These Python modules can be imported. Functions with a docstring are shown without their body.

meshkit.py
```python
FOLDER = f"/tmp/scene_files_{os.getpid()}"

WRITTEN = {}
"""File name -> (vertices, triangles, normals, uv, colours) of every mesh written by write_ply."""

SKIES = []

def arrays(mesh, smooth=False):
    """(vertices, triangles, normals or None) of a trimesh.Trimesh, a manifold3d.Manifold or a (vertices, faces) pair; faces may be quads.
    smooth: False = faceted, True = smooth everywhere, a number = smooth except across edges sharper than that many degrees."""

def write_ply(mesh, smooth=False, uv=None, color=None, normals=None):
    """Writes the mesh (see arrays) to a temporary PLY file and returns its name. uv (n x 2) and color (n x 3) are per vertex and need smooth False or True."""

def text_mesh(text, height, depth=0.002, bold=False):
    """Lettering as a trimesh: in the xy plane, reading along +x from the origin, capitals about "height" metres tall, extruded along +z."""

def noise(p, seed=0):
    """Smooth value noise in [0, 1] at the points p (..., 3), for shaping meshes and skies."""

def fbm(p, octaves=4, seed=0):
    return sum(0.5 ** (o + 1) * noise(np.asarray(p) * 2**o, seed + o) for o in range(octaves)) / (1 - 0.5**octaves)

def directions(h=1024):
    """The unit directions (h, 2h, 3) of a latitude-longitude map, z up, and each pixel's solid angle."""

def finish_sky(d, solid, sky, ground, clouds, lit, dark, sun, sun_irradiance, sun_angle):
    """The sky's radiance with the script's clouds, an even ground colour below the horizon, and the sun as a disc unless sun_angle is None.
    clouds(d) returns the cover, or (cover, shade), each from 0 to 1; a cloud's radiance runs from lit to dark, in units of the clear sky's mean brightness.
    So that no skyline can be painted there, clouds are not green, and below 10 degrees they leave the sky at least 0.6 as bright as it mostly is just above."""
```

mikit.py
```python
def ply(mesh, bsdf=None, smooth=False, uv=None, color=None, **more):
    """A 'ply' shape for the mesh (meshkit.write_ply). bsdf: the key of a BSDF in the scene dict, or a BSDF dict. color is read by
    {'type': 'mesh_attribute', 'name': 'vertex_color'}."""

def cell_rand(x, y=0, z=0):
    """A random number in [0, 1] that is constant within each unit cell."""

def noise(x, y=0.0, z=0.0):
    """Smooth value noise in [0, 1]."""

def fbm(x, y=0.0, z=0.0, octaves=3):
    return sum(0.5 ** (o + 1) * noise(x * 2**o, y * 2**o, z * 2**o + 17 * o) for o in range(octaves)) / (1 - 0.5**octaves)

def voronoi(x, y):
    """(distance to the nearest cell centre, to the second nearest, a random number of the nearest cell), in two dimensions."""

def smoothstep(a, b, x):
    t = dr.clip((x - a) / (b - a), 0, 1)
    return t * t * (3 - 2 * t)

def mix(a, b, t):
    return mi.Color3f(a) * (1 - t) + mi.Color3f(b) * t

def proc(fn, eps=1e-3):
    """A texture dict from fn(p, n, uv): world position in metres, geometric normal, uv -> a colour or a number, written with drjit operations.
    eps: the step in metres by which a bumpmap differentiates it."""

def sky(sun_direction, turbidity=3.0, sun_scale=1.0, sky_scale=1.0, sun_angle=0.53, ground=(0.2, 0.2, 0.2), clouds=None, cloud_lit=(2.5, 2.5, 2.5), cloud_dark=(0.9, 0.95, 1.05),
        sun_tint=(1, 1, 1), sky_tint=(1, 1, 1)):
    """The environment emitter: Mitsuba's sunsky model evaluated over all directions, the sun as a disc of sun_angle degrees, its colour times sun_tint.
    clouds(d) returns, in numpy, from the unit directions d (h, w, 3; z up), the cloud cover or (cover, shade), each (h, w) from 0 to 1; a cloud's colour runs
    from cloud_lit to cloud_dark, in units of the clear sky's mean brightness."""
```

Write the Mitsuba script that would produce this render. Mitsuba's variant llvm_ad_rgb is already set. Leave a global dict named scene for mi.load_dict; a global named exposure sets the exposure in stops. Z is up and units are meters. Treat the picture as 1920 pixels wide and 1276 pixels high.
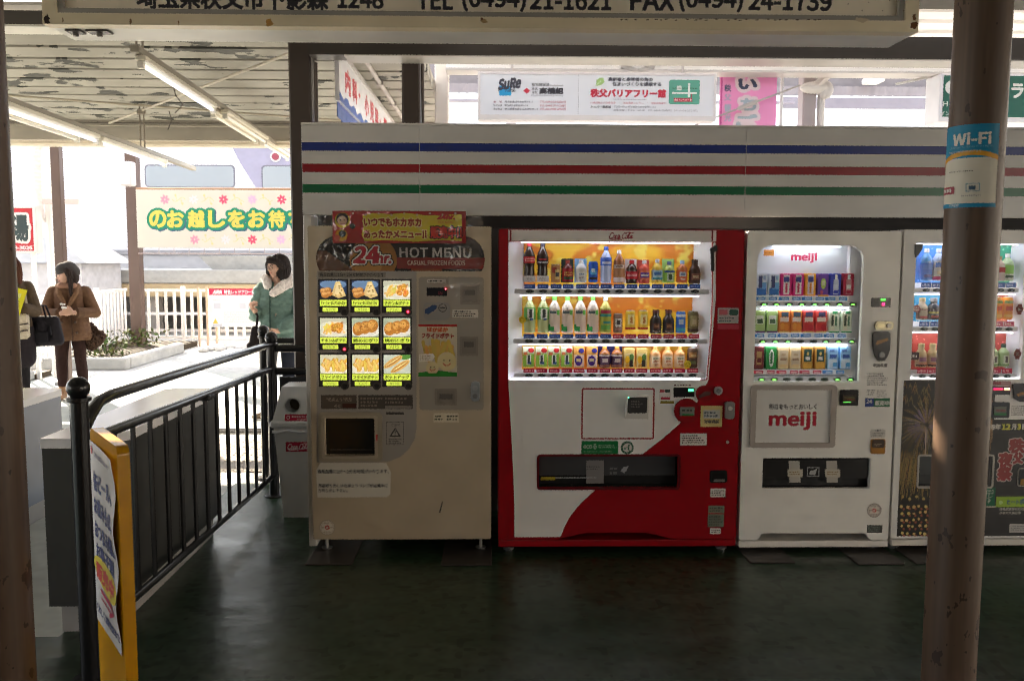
import math, glob, random
import numpy as np, trimesh, drjit as dr, mitsuba as mi, mikit
from mikit import noise, fbm, smoothstep, mix
from scipy.interpolate import PchipInterpolator
from shapely import affinity, union_all, box as sbox
from shapely.geometry import Polygon, LineString, Point, MultiPolygon
from PIL import Image, ImageDraw, ImageFont
import manifold3d as m3

T = mi.ScalarTransform4f
scene, labels = {}, {}
rng = np.random.default_rng(7)

# ------------------------------------------------------------------ camera, sky, exposure
FOCAL, PITCH, YAW, ROLL, EYE = 1618.7, .0938, .0215, .0036, np.array([0, 0, 1.6675])   # focal length in pixels of the 1920 wide photograph
_r = np.array([math.cos(YAW), -math.sin(YAW), 0])
FWD = np.array([math.sin(YAW) * math.cos(PITCH), math.cos(YAW) * math.cos(PITCH), -math.sin(PITCH)])
_u = np.cross(_r, FWD)
RIGHT, UP = math.cos(ROLL) * _r + math.sin(ROLL) * _u, -math.sin(ROLL) * _r + math.cos(ROLL) * _u
scene['camera'] = {'type': 'perspective', 'fov': math.degrees(2 * math.atan(960 / FOCAL)), 'fov_axis': 'x', 'near_clip': .05, 'far_clip': 500,
                   'to_world': T().look_at(EYE.tolist(), (EYE + FWD).tolist(), UP.tolist())}
scene['daylight'] = mikit.sky((-.50, .66, .50), turbidity=3, clouds=lambda d: .75, cloud_lit=(1.9, 1.85, 1.8), sun_tint=(.93, 1, 1.13))
exposure = 4.1


def at(px, py, Y):
    """The point of the plane y = Y that the photograph shows at pixel (px, py)."""
    d = FWD + (px - 960) / FOCAL * RIGHT - (py - 638) / FOCAL * UP
    return EYE + d * (Y / d[1])


# ------------------------------------------------------------------ materials: one BSDF per finish, the plain paint colour of each piece is carried by the mesh
def paint(p, n, uv):
    k = dr.floor(uv.x * .25)
    return mi.Color3f(k / 255., (uv.x * .25 - k - .004) / .99, uv.y)


def grained(amount, scale):
    return lambda p, n, uv: paint(p, n, uv) * (1 - amount + amount * 2 * fbm(p.x * scale, p.y * scale, p.z * scale, 3))


def pr(color, rough, **more):
    return {'type': 'twosided', 'bsdf': {'type': 'principled', 'base_color': color, 'roughness': rough, **more}}


def rgb(*c):
    return {'type': 'rgb', 'value': list(c)}


scene['matte'] = pr(mikit.proc(grained(.16, 9.)), .75, specular=.3)
scene['satin'] = pr(mikit.proc(grained(.10, 5.)), .38)
scene['panel'] = pr(mikit.proc(grained(.06, 3.)), .28)
scene['gloss'] = pr(mikit.proc(paint), .16)
scene['print'] = pr(mikit.proc(paint), .45, specular=.3)
scene['steel'] = pr(mikit.proc(paint), .3, metallic=.85)
scene['cloth'] = pr(mikit.proc(grained(.3, 40.)), .9, specular=.15, sheen=.3)
scene['glass'] = {'type': 'thindielectric', 'int_ior': 1.2}
scene['clear_plastic'] = {'type': 'thindielectric', 'int_ior': 1.5}


def floor_color(p, n, uv):
    wear = smoothstep(.45, .75, fbm(p.x * 1.1, p.y * 2.3, 3., 4))
    grit = fbm(p.x * 28., p.y * 28., 0., 3)
    scuff = smoothstep(.62, .72, fbm(p.x * 6., p.y * 15., 8., 3))
    c = mix([.013, .034, .017], [.026, .044, .027], wear)
    speck = smoothstep(.78, .80, noise(p.x * 21., p.y * 21., 5.))                       # gum and trodden dirt
    return c * (.7 + .6 * grit) * (1 - .2 * scuff) * (1 - .3 * speck)


def floor_rough(p, n, uv):
    return .19 + .24 * fbm(p.x * 5., p.y * 9., 1., 3)


scene['floor_paint'] = {'type': 'twosided', 'bsdf': {'type': 'bumpmap', 'arbitrary': mikit.proc(lambda p, n, uv: fbm(p.x * 7., p.y * 11., 0., 4), eps=4e-3), 'scale': .0022,
                        'bsdf': {'type': 'principled', 'base_color': mikit.proc(floor_color), 'roughness': mikit.proc(floor_rough), 'specular': .34}}}


def peeled(p, n, uv):
    lump = fbm(p.x * 4.2, p.y * 6.5, 5., 5) + .34 * (fbm(p.x * .9, p.y * .9, 2., 2) - .5)
    bare = smoothstep(.648, .656, lump)
    stain = fbm(p.x * 1.5, p.y * 3., 9., 3)
    return mix(mi.Color3f(.325, .308, .268) * (.7 + .45 * stain), [.045, .045, .038], bare)


scene['deck_paint'] = pr(mikit.proc(peeled), .6)


def post_color(p, n, uv):
    streak = fbm(p.x * 60., p.y * 60., p.z * .9, 3)
    chip = smoothstep(.695, .71, fbm(p.x * 26., p.y * 26., p.z * 13., 4) + .07 * smoothstep(.9, .2, p.z))                       # paint knocked off, most of it low down
    return mix(mi.Color3f(.095, .060, .040) * (.7 + .6 * streak), [.045, .025, .018], chip)


scene['post_paint'] = pr(mikit.proc(post_color), mikit.proc(lambda p, n, uv: .3 + .2 * fbm(p.x * 50., p.y * 50., p.z * 2., 2)), specular=.35)


def concrete(p, n, uv):
    big, small = fbm(p.x * .8, p.y * .8, p.z * .8, 3), fbm(p.x * 14., p.y * 14., p.z * 14., 3)
    return mi.Color3f(.39, .39, .38) * (.65 + .4 * big + .3 * small)


scene['concrete'] = pr(mikit.proc(concrete), .8, specular=.25)
scene['paving_paint'] = pr(mikit.proc(lambda p, n, uv: concrete(p, n, uv) * mi.Color3f(.95, 1., .95)), .5)

# ------------------------------------------------------------------ helpers
FONT = ImageFont.truetype(glob.glob('/opt/blender-*/*/datafiles/fonts/Noto Sans CJK*')[0], 64)
GLYPHS = {}


def glyph(ch):
    """Outline of one character as a shapely shape, one unit per em, baseline at 0, and its advance."""
    if ch not in GLYPHS:
        im = Image.new('L', (112, 112))
        ImageDraw.Draw(im).text((20, 80), ch, 255, FONT, anchor='ls')
        on = np.pad(np.asarray(im) > 110, ((0, 0), (1, 1))).astype(np.int8)
        rows, a = np.nonzero(np.diff(on, axis=1) == 1)
        e = np.nonzero(np.diff(on, axis=1) == -1)[1]
        g = union_all(sbox(a, -rows - 1, e, -rows)).buffer(.6).buffer(-.6).simplify(.75) if len(rows) else Polygon()
        GLYPHS[ch] = affinity.affine_transform(g, [1 / 64, 0, 0, 1 / 64, -20 / 64, 80 / 64]), FONT.getlength(ch) / 64
    return GLYPHS[ch]


def words(s, bold=0., track=0.):
    x, out = 0., []
    for ch in s:
        g, adv = glyph(ch)
        if not g.is_empty:
            out.append(affinity.translate(g, x))
        x += adv + track
    g = union_all(out)
    return g.buffer(bold) if bold else g


def fit(g, x0, z0, x1, z1):
    """The shape g stretched to the rectangle (x0, z0) - (x1, z1)."""
    a, b, c, d = g.bounds
    sx, sz = (x1 - x0) / (c - a), (z1 - z0) / (d - b)
    return affinity.affine_transform(g, [sx, 0, 0, sz, x0 - a * sx, z0 - b * sz])


def rows_of_print(x0, z0, x1, z1, n, fill=.8, seed=0):
    """Lines of print too small to read: short runs of ink."""
    r, out, h = np.random.default_rng(seed), [], (z1 - z0) / n
    for i in range(n):
        x, z = x0, z0 + h * i
        end = x0 + (x1 - x0) * r.uniform(.65, 1)
        while x < end:
            w = h * r.uniform(.3, .8)
            out.append(sbox(x, z + h * .2, min(x + w, x1), z + h * (.2 + .6 * r.uniform(.7, 1))))
            x += w + h * r.uniform(.12, .3) / fill
    return union_all(out)


def flat(mesh):
    return trimesh.Trimesh(mesh.vertices[mesh.faces].reshape(-1, 3), np.arange(len(mesh.faces) * 3).reshape(-1, 3), process=False)


def box(x0, x1, y0, y1, z0, z1, r=0.):
    x0, x1, y0, y1, z0, z1 = min(x0, x1), max(x0, x1), min(y0, y1), max(y0, y1), min(z0, z1), max(z0, z1)
    if r:
        r = min(r, .49 * (x1 - x0), .49 * (y1 - y0), .49 * (z1 - z0))
        P = [(a, b, c) for X, Y, Z in ((r, 0, 0), (0, r, 0), (0, 0, r)) for a in (x0 + r - X, x1 - r + X) for b in (y0 + r - Y, y1 - r + Y) for c in (z0 + r - Z, z1 - r + Z)]
        return trimesh.Trimesh(P).convex_hull
    b = trimesh.creation.box((x1 - x0, y1 - y0, z1 - z0))
    b.apply_translation(((x0 + x1) / 2, (y0 + y1) / 2, (z0 + z1) / 2))
    return b


def cyl(p0, p1, r, n=14, r1=None):
    """A capped, optionally tapered, cylinder from p0 to p1."""
    p0, p1 = np.array(p0, float), np.array(p1, float)
    return tube([p0, p1], [r, r if r1 is None else r1], n)


def tube(pts, r, n=8, cap=True):
    p = np.asarray(pts, float)
    r = np.broadcast_to(r, (len(p),))
    t = np.gradient(p, axis=0)
    t /= np.linalg.norm(t, axis=1, keepdims=True)
    a = np.cross(t, [0, 0, 1.] if np.abs(t[:, 2]).max() < .9 else [1., .2, 0])
    a /= np.linalg.norm(a, axis=1, keepdims=True)
    b = np.cross(t, a)
    g = np.arange(n) * 2 * np.pi / n
    v = p[:, None] + r[:, None, None] * (np.cos(g)[None, :, None] * a[:, None] + np.sin(g)[None, :, None] * b[:, None])
    f = []
    for i in range(len(p) - 1):
        for j in range(n):
            k = (j + 1) % n
            f += [[i * n + j, i * n + k, (i + 1) * n + k], [i * n + j, (i + 1) * n + k, (i + 1) * n + j]]
    v, m = v.reshape(-1, 3), len(p) * n
    if cap:
        v = np.vstack([v, p[:1], p[-1:]])
        for j in range(n):
            k = (j + 1) % n
            f += [[m, k, j], [m + 1, m - n + j, m - n + k]]
    return trimesh.Trimesh(v, f, process=False)


def lathe(profile, n=16, at_=(0, 0, 0)):
    """Profile [(radius, z)] turned about z."""
    pr_, g = np.asarray(profile, float), np.arange(n) * 2 * np.pi / n
    v = np.stack([pr_[:, :1] * np.cos(g), pr_[:, :1] * np.sin(g), np.repeat(pr_[:, 1:], n, 1)], -1).reshape(-1, 3)
    f = []
    for i in range(len(pr_) - 1):
        for j in range(n):
            k = (j + 1) % n
            f += [[i * n + j, i * n + k, (i + 1) * n + k], [i * n + j, (i + 1) * n + k, (i + 1) * n + j]]
    return trimesh.Trimesh(v + np.array(at_), f, process=False)


def ball(c, r, sub=2, scale=(1, 1, 1)):
    s = trimesh.creation.icosphere(subdivisions=sub, radius=r)
    s.apply_scale(scale)
    s.apply_translation(c)
    return s


def geoms(g):
    return [x for x in getattr(g, 'geoms', [g]) if x.geom_type == 'Polygon' and x.area > 1e-9] if not g.is_empty else []


def sheet(g, Y):
    """A shape in (x, z) as a sheet on the plane y = Y that faces the camera side (-y)."""
    out = []
    for q in geoms(g):
        try:
            v, f = trimesh.creation.triangulate_polygon(q, engine='earcut')
        except Exception:
            continue
        if len(f):
            m = trimesh.Trimesh(np.c_[v[:, 0], np.full(len(v), Y), v[:, 1]], f, process=False)
            if m.face_normals[:, 1].sum() > 0:
                m.invert()
            out.append(m)
    return trimesh.util.concatenate(out) if out else None


def plate(g, Y0, Y1):
    """A shape in (x, z) as a solid plate between the planes y = Y0 and y = Y1."""
    out = []
    for q in geoms(g):
        m = trimesh.creation.extrude_polygon(q, abs(Y1 - Y0), engine='earcut')
        v = np.c_[m.vertices[:, 0], max(Y0, Y1) - m.vertices[:, 2], m.vertices[:, 1]]
        out.append(trimesh.Trimesh(v, m.faces, process=False))
    return trimesh.util.concatenate(out)


def rbox(x0, z0, x1, z1, r):
    x0, x1, z0, z1 = min(x0, x1), max(x0, x1), min(z0, z1), max(z0, z1)
    r = min(r, .49 * (x1 - x0), .49 * (z1 - z0))
    return sbox(x0 + r, z0 + r, x1 - r, z1 - r).buffer(r, quad_segs=5)


def pxr(a, b, c, d, Y):
    """Photograph rectangle (left, top, right, bottom) on the plane y = Y as (x0, z0, x1, z1)."""
    return at(a, (b + d) / 2, Y)[0], at((a + c) / 2, d, Y)[2], at(c, (b + d) / 2, Y)[0], at((a + c) / 2, b, Y)[2]


def numbered(key):
    if key not in scene and key not in USED:
        USED.add(key)
        return key
    k = 1
    while f'{key}_{k:03d}' in scene or f'{key}_{k:03d}' in USED:
        k += 1
    USED.add(f'{key}_{k:03d}')
    return f'{key}_{k:03d}'


USED = set()
TURN = None                                    # set while a figure is built that faces another way


def put(key, pieces, mat='satin', emit=None, smooth=35, own=False, **more):
    """One entry of the scene from coloured pieces [(mesh, (r, g, b)), ...]; own: the material has its own colour."""
    key = numbered(key)
    vs, fs, cs, k = [], [], [], 0
    for m, c in pieces if isinstance(pieces, list) else [(pieces, (1, 1, 1))]:
        if m is None:
            continue
        if hasattr(m, 'to_mesh'):
            q = m.to_mesh()
            m = trimesh.Trimesh(q.vert_properties[:, :3], q.tri_verts, process=False)
        m = trimesh.graph.smooth_shade(m, angle=math.radians(smooth), facet_minarea=None) if smooth and len(m.faces) > 12 else flat(m)
        vs.append(np.array(m.vertices)), fs.append(np.array(m.faces) + k), cs.append(np.tile(c, (len(m.vertices), 1)).astype(float))
        k += len(m.vertices)
    v, f, c = np.vstack(vs), np.vstack(fs), np.clip(np.vstack(cs), 0, 1)
    if TURN is not None:
        v = v @ TURN[:3, :3].T + TURN[:3, 3]
    uv = None if own else np.c_[4 * (np.round(c[:, 0] * 255) + .004 + .985 * c[:, 1]), c[:, 2]]
    d = mikit.ply(trimesh.Trimesh(v, f, process=False), mat, smooth=True, uv=uv, **more)
    if emit:
        d['emitter'] = {'type': 'area', 'radiance': EMIT[emit] if isinstance(emit, str) else rgb(*emit)}
    scene[key] = d
    return key


EMIT = {'backlit': mikit.proc(lambda p, n, uv: paint(p, n, uv) * 1.0)}


def thing(name, label, category, group=None):
    key = numbered(name)
    labels[key] = {'label': label, 'category': category, **({'group': group} if group else {})}
    return key


def tag(key, label, category, group=None):
    labels[key] = {'label': label, 'category': category, **({'group': group} if group else {})}
    return key


def struct(key, *a, **k):
    key = put(key, *a, **k)
    labels[key] = {'kind': 'structure'}
    return key

# ------------------------------------------------------------------ the setting
BACK_X0, BACK_X1, BACK_Z = -9.5, 6.6, 3.1     # the wall behind the viewer and the foot of the open strip above it
FRONT = 4.78                                   # plane of the machine fronts
WHITE, CREAM, GREY, DARK = (.74, .72, .68), (.66, .60, .46), (.33, .33, .32), (.045, .042, .04)
BROWN, BLACK = (.052, .037, .031), (.018, .018, .02)
struct('ground', box(-150, 150, -60, 180, -.6, -.03), 'concrete', own=True)
struct('floor', [(box(-1.92, 11, -5.2, 6.35, -.2, 0), (1, 1, 1)), (box(-9.6, -1.92, -5.2, 3.72, -.2, 0), (1, 1, 1))], 'floor_paint', own=True)
struct('passage_floor', box(-9.6, -1.92, 3.72, 12.6, -.2, -.004), 'paving_paint', own=True)
struct('pavement', [(box(-16, 12, 12.6, 17, -.2, -.008), (1, 1, 1)), (box(-1.92, 12, 6.35, 12.6, -.2, -.008), (1, 1, 1)), (box(-30, -9.6, 3, 12.6, -.2, -.012), (1, 1, 1))], 'concrete', own=True)

# the concourse roof, the wall behind the viewer, open on both flanks to the sunlit forecourt
t = thing('concourse_roof', 'dark flat concourse ceiling above the machines and the hanging address sign', 'roof')
put(t + '__ceiling', [(box(-9.5, 11, -5, 5.4, 3.2, 3.3), (.20, .19, .17))], 'matte')
put(t + '__roofing', [(box(-9.7, 11.2, -5.2, 5.6, 3.302, 3.5), (.3, .3, .3))], 'matte')
t = thing('station_wall', 'unseen dark plaster wall added behind the viewer to limit light and reflections', 'wall')  # unseen wall, its extent set to hold down light and mirror images
put(t + '__plaster', [(box(BACK_X0, BACK_X1, -5.2, -5, 0, BACK_Z), (.20, .19, .18))], 'matte')
for x in (-6., -2., 2., 6.):
    put(t + '__pillar', [(box(x, x + .2, -5.19, -5.01, BACK_Z + .001, 3.2), (.20, .19, .18))], 'matte')
for x, y, w in ((-9.3, -4.9, 'rear left'), (10.6, -4.9, 'rear right'), (10.6, 4.9, 'front right')):
    t = thing('roof_pier', 'plain plaster pier at the ' + w + ' corner of the concourse roof', 'pier', 'piers of the concourse roof')
    put(t + '__plaster', [(box(x, x + .3, y, y + .3, 0, 3.2, .02), (.42, .40, .36))], 'matte')
for lab, r in (('unseen rendered building right of the station, added to bounce sunlight in', (19, 27, -20, 16)), ('unseen rendered building across the forecourt, added to bounce sunlight onto the machines', (-26, 16, -28, -21))):
    t = thing('shop_building', lab, 'building')  # unseen blocks added as sunlit bouncers for the machine fronts
    put(t + '__wall', [(box(*r, -.1, 7.5), (.57, .56, .545))], 'matte')
    put(t + '__roof', [(box(r[0] - .4, r[1] + .4, r[2] - .4, r[3] + .4, 7.502, 7.9), (.2, .18, .17))], 'matte')
    for i in range(5):
        u = r[2] + 4 + 6 * i if r[1] - r[0] < 10 else r[0] + 4 + 8 * i
        put(t + '__window', [(box(r[0] - .04, r[0], u, u + 2.2, 1., 2.6, .01) if r[1] - r[0] < 10 else box(u, u + 2.2, r[3], r[3] + .04, 1., 2.6, .01), (.05, .06, .07))], 'gloss')

beam = thing('lintel_beam', 'long dark brown steel beam crossing above the striped fascia', 'beam')
z0 = at(900, 105, 5.95)[2]
put(beam + '__web', [(box(-1.24, 8.8, 5.95, 6.12, z0, z0 + .15), (.045, .036, .031))], 'satin')
put(beam + '__flange', [(box(-1.0, 8.8, 5.93, 6.16, z0 - .009, z0 - .001), (.40, .38, .35))], 'satin')
beam = thing('lintel_beam', 'pale steel beam at the near end of the peeling passage ceiling', 'beam')
put(beam + '__web', [(box(-6, -1.46, 5.58, 5.64, 3.10, 3.19), (.09, .08, .07))], 'satin')
put(beam + '__flange', [(box(-6, -1.46, 5.55, 5.74, 3.085, 3.099), (.7, .68, .62))], 'satin')


def square_post(x0, x1, Y, d, ztop, label, base=.0):
    k = thing('steel_post', label, 'post')
    put(k + '__shaft', [(box(x0, x1, Y, Y + d, base, ztop, .012), BROWN)], 'satin')
    put(k + '__base', [(box(x0 - .03, x1 + .03, Y - .03, Y + d + .03, base, base + .05, .01), DARK)], 'matte')
    return k


a, b = at(536, 400, 6.02)[0], at(579, 400, 6.02)[0]
k = square_post(a, b, 6.17, .17, z0 + .15, 'dark brown square post at the left end of the striped fascia, behind the grey bin')
put(k + '__pipe', [(cyl((b + .03, 6.19, .6), (b + .03, 6.19, z0), .013, 8), (.09, .07, .06))], 'satin')
put(k + '__clip', [(box(b - .01, b + .05, 6.165, 6.188, 2.55, 2.58), GREY)], 'steel')
a, b = at(749, 200, 6.02)[0], at(785, 200, 6.02)[0]
k = square_post(a, b, 6.17, .15, z0 + .15, 'dark brown square post rising behind the fascia, left of the platform advertisement')
put(k + '__pipe', [(cyl((b + .014, 6.19, 1.), (b + .014, 6.19, z0), .011, 8), (.09, .07, .06))], 'satin')
a, b = at(1890, 200, 6.02)[0], at(1912, 200, 6.02)[0]
square_post(a, b, 6.17, .15, z0 + .15, 'dark square post behind the fascia at the right edge of the picture')

# peeling folded deck of the passage: one panel per rib
deck = thing('passage_roof', 'cream ribbed passage ceiling with peeling paint over the ticket gates', 'roof')
for i in range(10):
    y = 6.16 + .377 * i
    g = Polygon([(y, 3.29), (y + .03, 3.235), (y + .04, 3.20), (y + .28, 3.185), (y + .29, 3.22), (y + .30, 3.29), (y + .377, 3.29), (y + .377, 3.31), (y, 3.31)])
    m = trimesh.creation.extrude_polygon(g, 5.45, engine='earcut')
    v = np.c_[m.vertices[:, 2] - 6.0, m.vertices[:, 0], m.vertices[:, 1]]
    put(deck + '__panel', [(trimesh.Trimesh(v, m.faces, process=False), (1, 1, 1))], 'deck_paint', own=True, smooth=0)
put(deck + '__flashing', [(box(-6, -.3, 5.66, 6.15, 3.245, 3.265), (.36, .34, .30))], 'satin')  # added strip that stops a sunbeam slipping through the roof gap
put(deck + '__edge_beam', [(box(-6, -.55, 9.94, 10.02, 2.98, 3.3), (.36, .33, .28))], 'satin')
put(deck + '__gutter', [(box(-6.2, -.5, 10.03, 10.2, 2.93, 3.02, .02), (.62, .55, .44))], 'satin')
put(deck + '__conduit', [(cyl((-6, 9.86, 3.15), (-.56, 9.86, 3.15), .014, 8), (.2, .18, .16))], 'satin')
put(deck + '__conduit', [(cyl((-6, 9.80, 3.12), (-.56, 9.80, 3.12), .01, 8), (.3, .27, .22))], 'satin')
for (xa, ya, xb, yb) in ((-1.42, 6.4, -4.2, 9.7), (-5.6, 7.7, -1.2, 9.6)):
    put(deck + '__tie_rod', [(cyl((xa, ya, 3.15), (xb, yb, 3.13), .011, 6), (.42, .38, .30))], 'satin')
put(deck + '__side_beam', [(box(-6.12, -6.0, 6.1, 9.94, 3.02, 3.3), (.5, .46, .38))], 'satin')
for s, pts in enumerate(([(-4.75, 7.05, 3.2), (-4.72, 7.0, 3.05), (-4.82, 7.0, 2.92), (-4.85, 7., 2.86)], [(-2.75, 7.6, 3.2), (-2.72, 7.6, 3.05), (-2.66, 7.6, 2.97), (-2.73, 7.6, 2.90)], [(-3.4, 9.3, 3.2), (-3.38, 9.3, 3.1), (-3.42, 9.3, 3.0)])):
    put(deck + '__loose_wire', [(tube(pts, .005, 5), (.1, .09, .08))], 'satin')


def lamp_row(label, x, slope, y0, y1, z, tubes, hook_y):
    """A hanging steel channel that carries fluorescent tubes, seen along its length; the row runs at a small angle to the passage."""
    k = thing('fluorescent_lamp', label, 'lamp')

    def sk(m):
        v = np.array(m.vertices)
        v[:, 0] += x + slope * (v[:, 1] - y0)
        return trimesh.Trimesh(v, m.faces, process=False)

    put(k + '__channel', [(sk(box(-.03, .03, y0, y1, z, z + .05, .006)), (.30, .27, .22))], 'satin')
    for ya, yb, dx, lit in tubes:
        put(k + '__housing', [(sk(box(dx - .035, dx + .035, ya, yb, z - .04, z - .002, .008)), (.62, .58, .48))], 'satin')
        if lit:
            put(k + '__tube', [(sk(cyl((dx, ya + .05, z - .06), (dx, yb - .05, z - .06), .014, 10)), (1, 1, 1))], 'matte', emit=LAMP, own=True)
        else:
            put(k + '__tube', [(sk(cyl((dx, ya + .05, z - .06), (dx, yb - .05, z - .06), .014, 10)), (.8, .78, .7))], 'gloss')
        for yy in (ya + .02, yb - .02):
            put(k + '__lamp_holder', [(sk(box(dx - .02, dx + .02, yy - .015, yy + .015, z - .085, z - .041)), (.75, .72, .65))], 'satin')
    for yy in hook_y:
        put(k + '__hanger', [(sk(m), (.25, .22, .18)) for m in (cyl((-.02, yy, z + .05), (-.02, yy, 3.2), .008, 6), cyl((.02, yy, z + .05), (.02, yy, 3.2), .008, 6), box(-.04, .04, yy - .02, yy + .02, 3.1, 3.14))], 'satin')


LAMP = (.085, .084, .08)
lamp_row('hanging lamp channel with one lit tube near the dark post, its farther tubes unlit', -2.26, -.055, 5.62, 10.97, 2.95, [(5.66, 7.4, .02, 1), (7.6, 9.3, -.04, 0), (7.65, 9.35, .05, 0), (9.4, 10.9, 0, 0)], [5.72])
lamp_row('hanging lamp channel with bright lit tubes at the far left of the passage', -3.33, -.06, 5.6, 10.69, 2.72, [(5.7, 7.6, .05, 1), (7.7, 9.5, .03, 1), (5.9, 7.5, -.07, 0)], [8.9])

# ------------------------------------------------------------------ the striped enclosure round the machines
t = thing('machine_enclosure', 'white fascia with a blue, a red and a green stripe above the row of machines', 'fascia')
F = 4.83
zt, zb = at(900, 236, F)[2], at(900, 404, F)[2]
xs = [at(566, 320, F)[0], at(787, 320, F)[0], at(1398, 320, F)[0], at(1398, 320, F)[0] + 1.82, 6.2]
for a, b in zip(xs, xs[1:]):
    put(t + '__panel', [(box(a + .0006, b - .0006, F, F + .035, zb, zt, .001), (.53, .52, .50))], 'panel')
    for y0, y1, c in ((267.5, 283.5, (.008, .022, .16)), (307.5, 323.5, (.22, .006, .012)), (346, 362, (0., .10, .035))):
        put(t + '__stripe', [(sheet(sbox(a + .002, at(700, y1, F)[2], b - .002, at(700, y0, F)[2]), F - .0012), c)], 'panel')
put(t + '__top_cap', [(box(xs[0], 6.2, F - .004, F + .06, zt + .001, zt + .012), (.6, .58, .54))], 'satin')
a = xs[0]
put(t + '__side_board', [(box(a, a + .045, F + .002, 5.40, .03, zb - .002, .004), (.60, .58, .54))], 'panel')
put(t + '__back_board', [(box(a + .3, 6.2, 5.62, 5.66, .0, zt), (.10, .10, .10))], 'matte')
put(t + '__head_rail', [(box(a + .05, 6.2, 5.0, 5.05, zb - .06, zb + .05), (.03, .03, .03))], 'matte')

# ------------------------------------------------------------------ the machines
class Face:
    """A plane y = Y on which things measured in the photograph are laid out."""

    def __init__(self, Y):
        self.Y = Y

    def r(self, a, b, c, d, rad=0):
        q = pxr(a, b, c, d, self.Y)
        return rbox(*q, rad * self.Y / FOCAL) if rad else sbox(min(q[0], q[2]), q[1], max(q[0], q[2]), q[3])

    def p(self, pts):
        return Polygon([at(x, y, self.Y)[[0, 2]] for x, y in pts]).buffer(0)

    def t(self, s, a, b, c, d, bold=0.):
        return fit(words(s, bold), *pxr(a, b, c, d, self.Y))

    def rows(self, a, b, c, d, n, seed=0):
        return rows_of_print(*pxr(a, b, c, d, self.Y), n, seed=seed)

    def c(self, x, y, rad, segs=8):
        q = at(x, y, self.Y)
        return Point(q[0], q[2]).buffer(rad * self.Y / FOCAL, quad_segs=segs)

    def line(self, pts, w):
        return LineString([at(x, y, self.Y)[[0, 2]] for x, y in pts]).buffer(w * self.Y / FOCAL / 2)

    def on(self, shape, level, color):
        return sheet(shape, self.Y - .0008 * level), color


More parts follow.
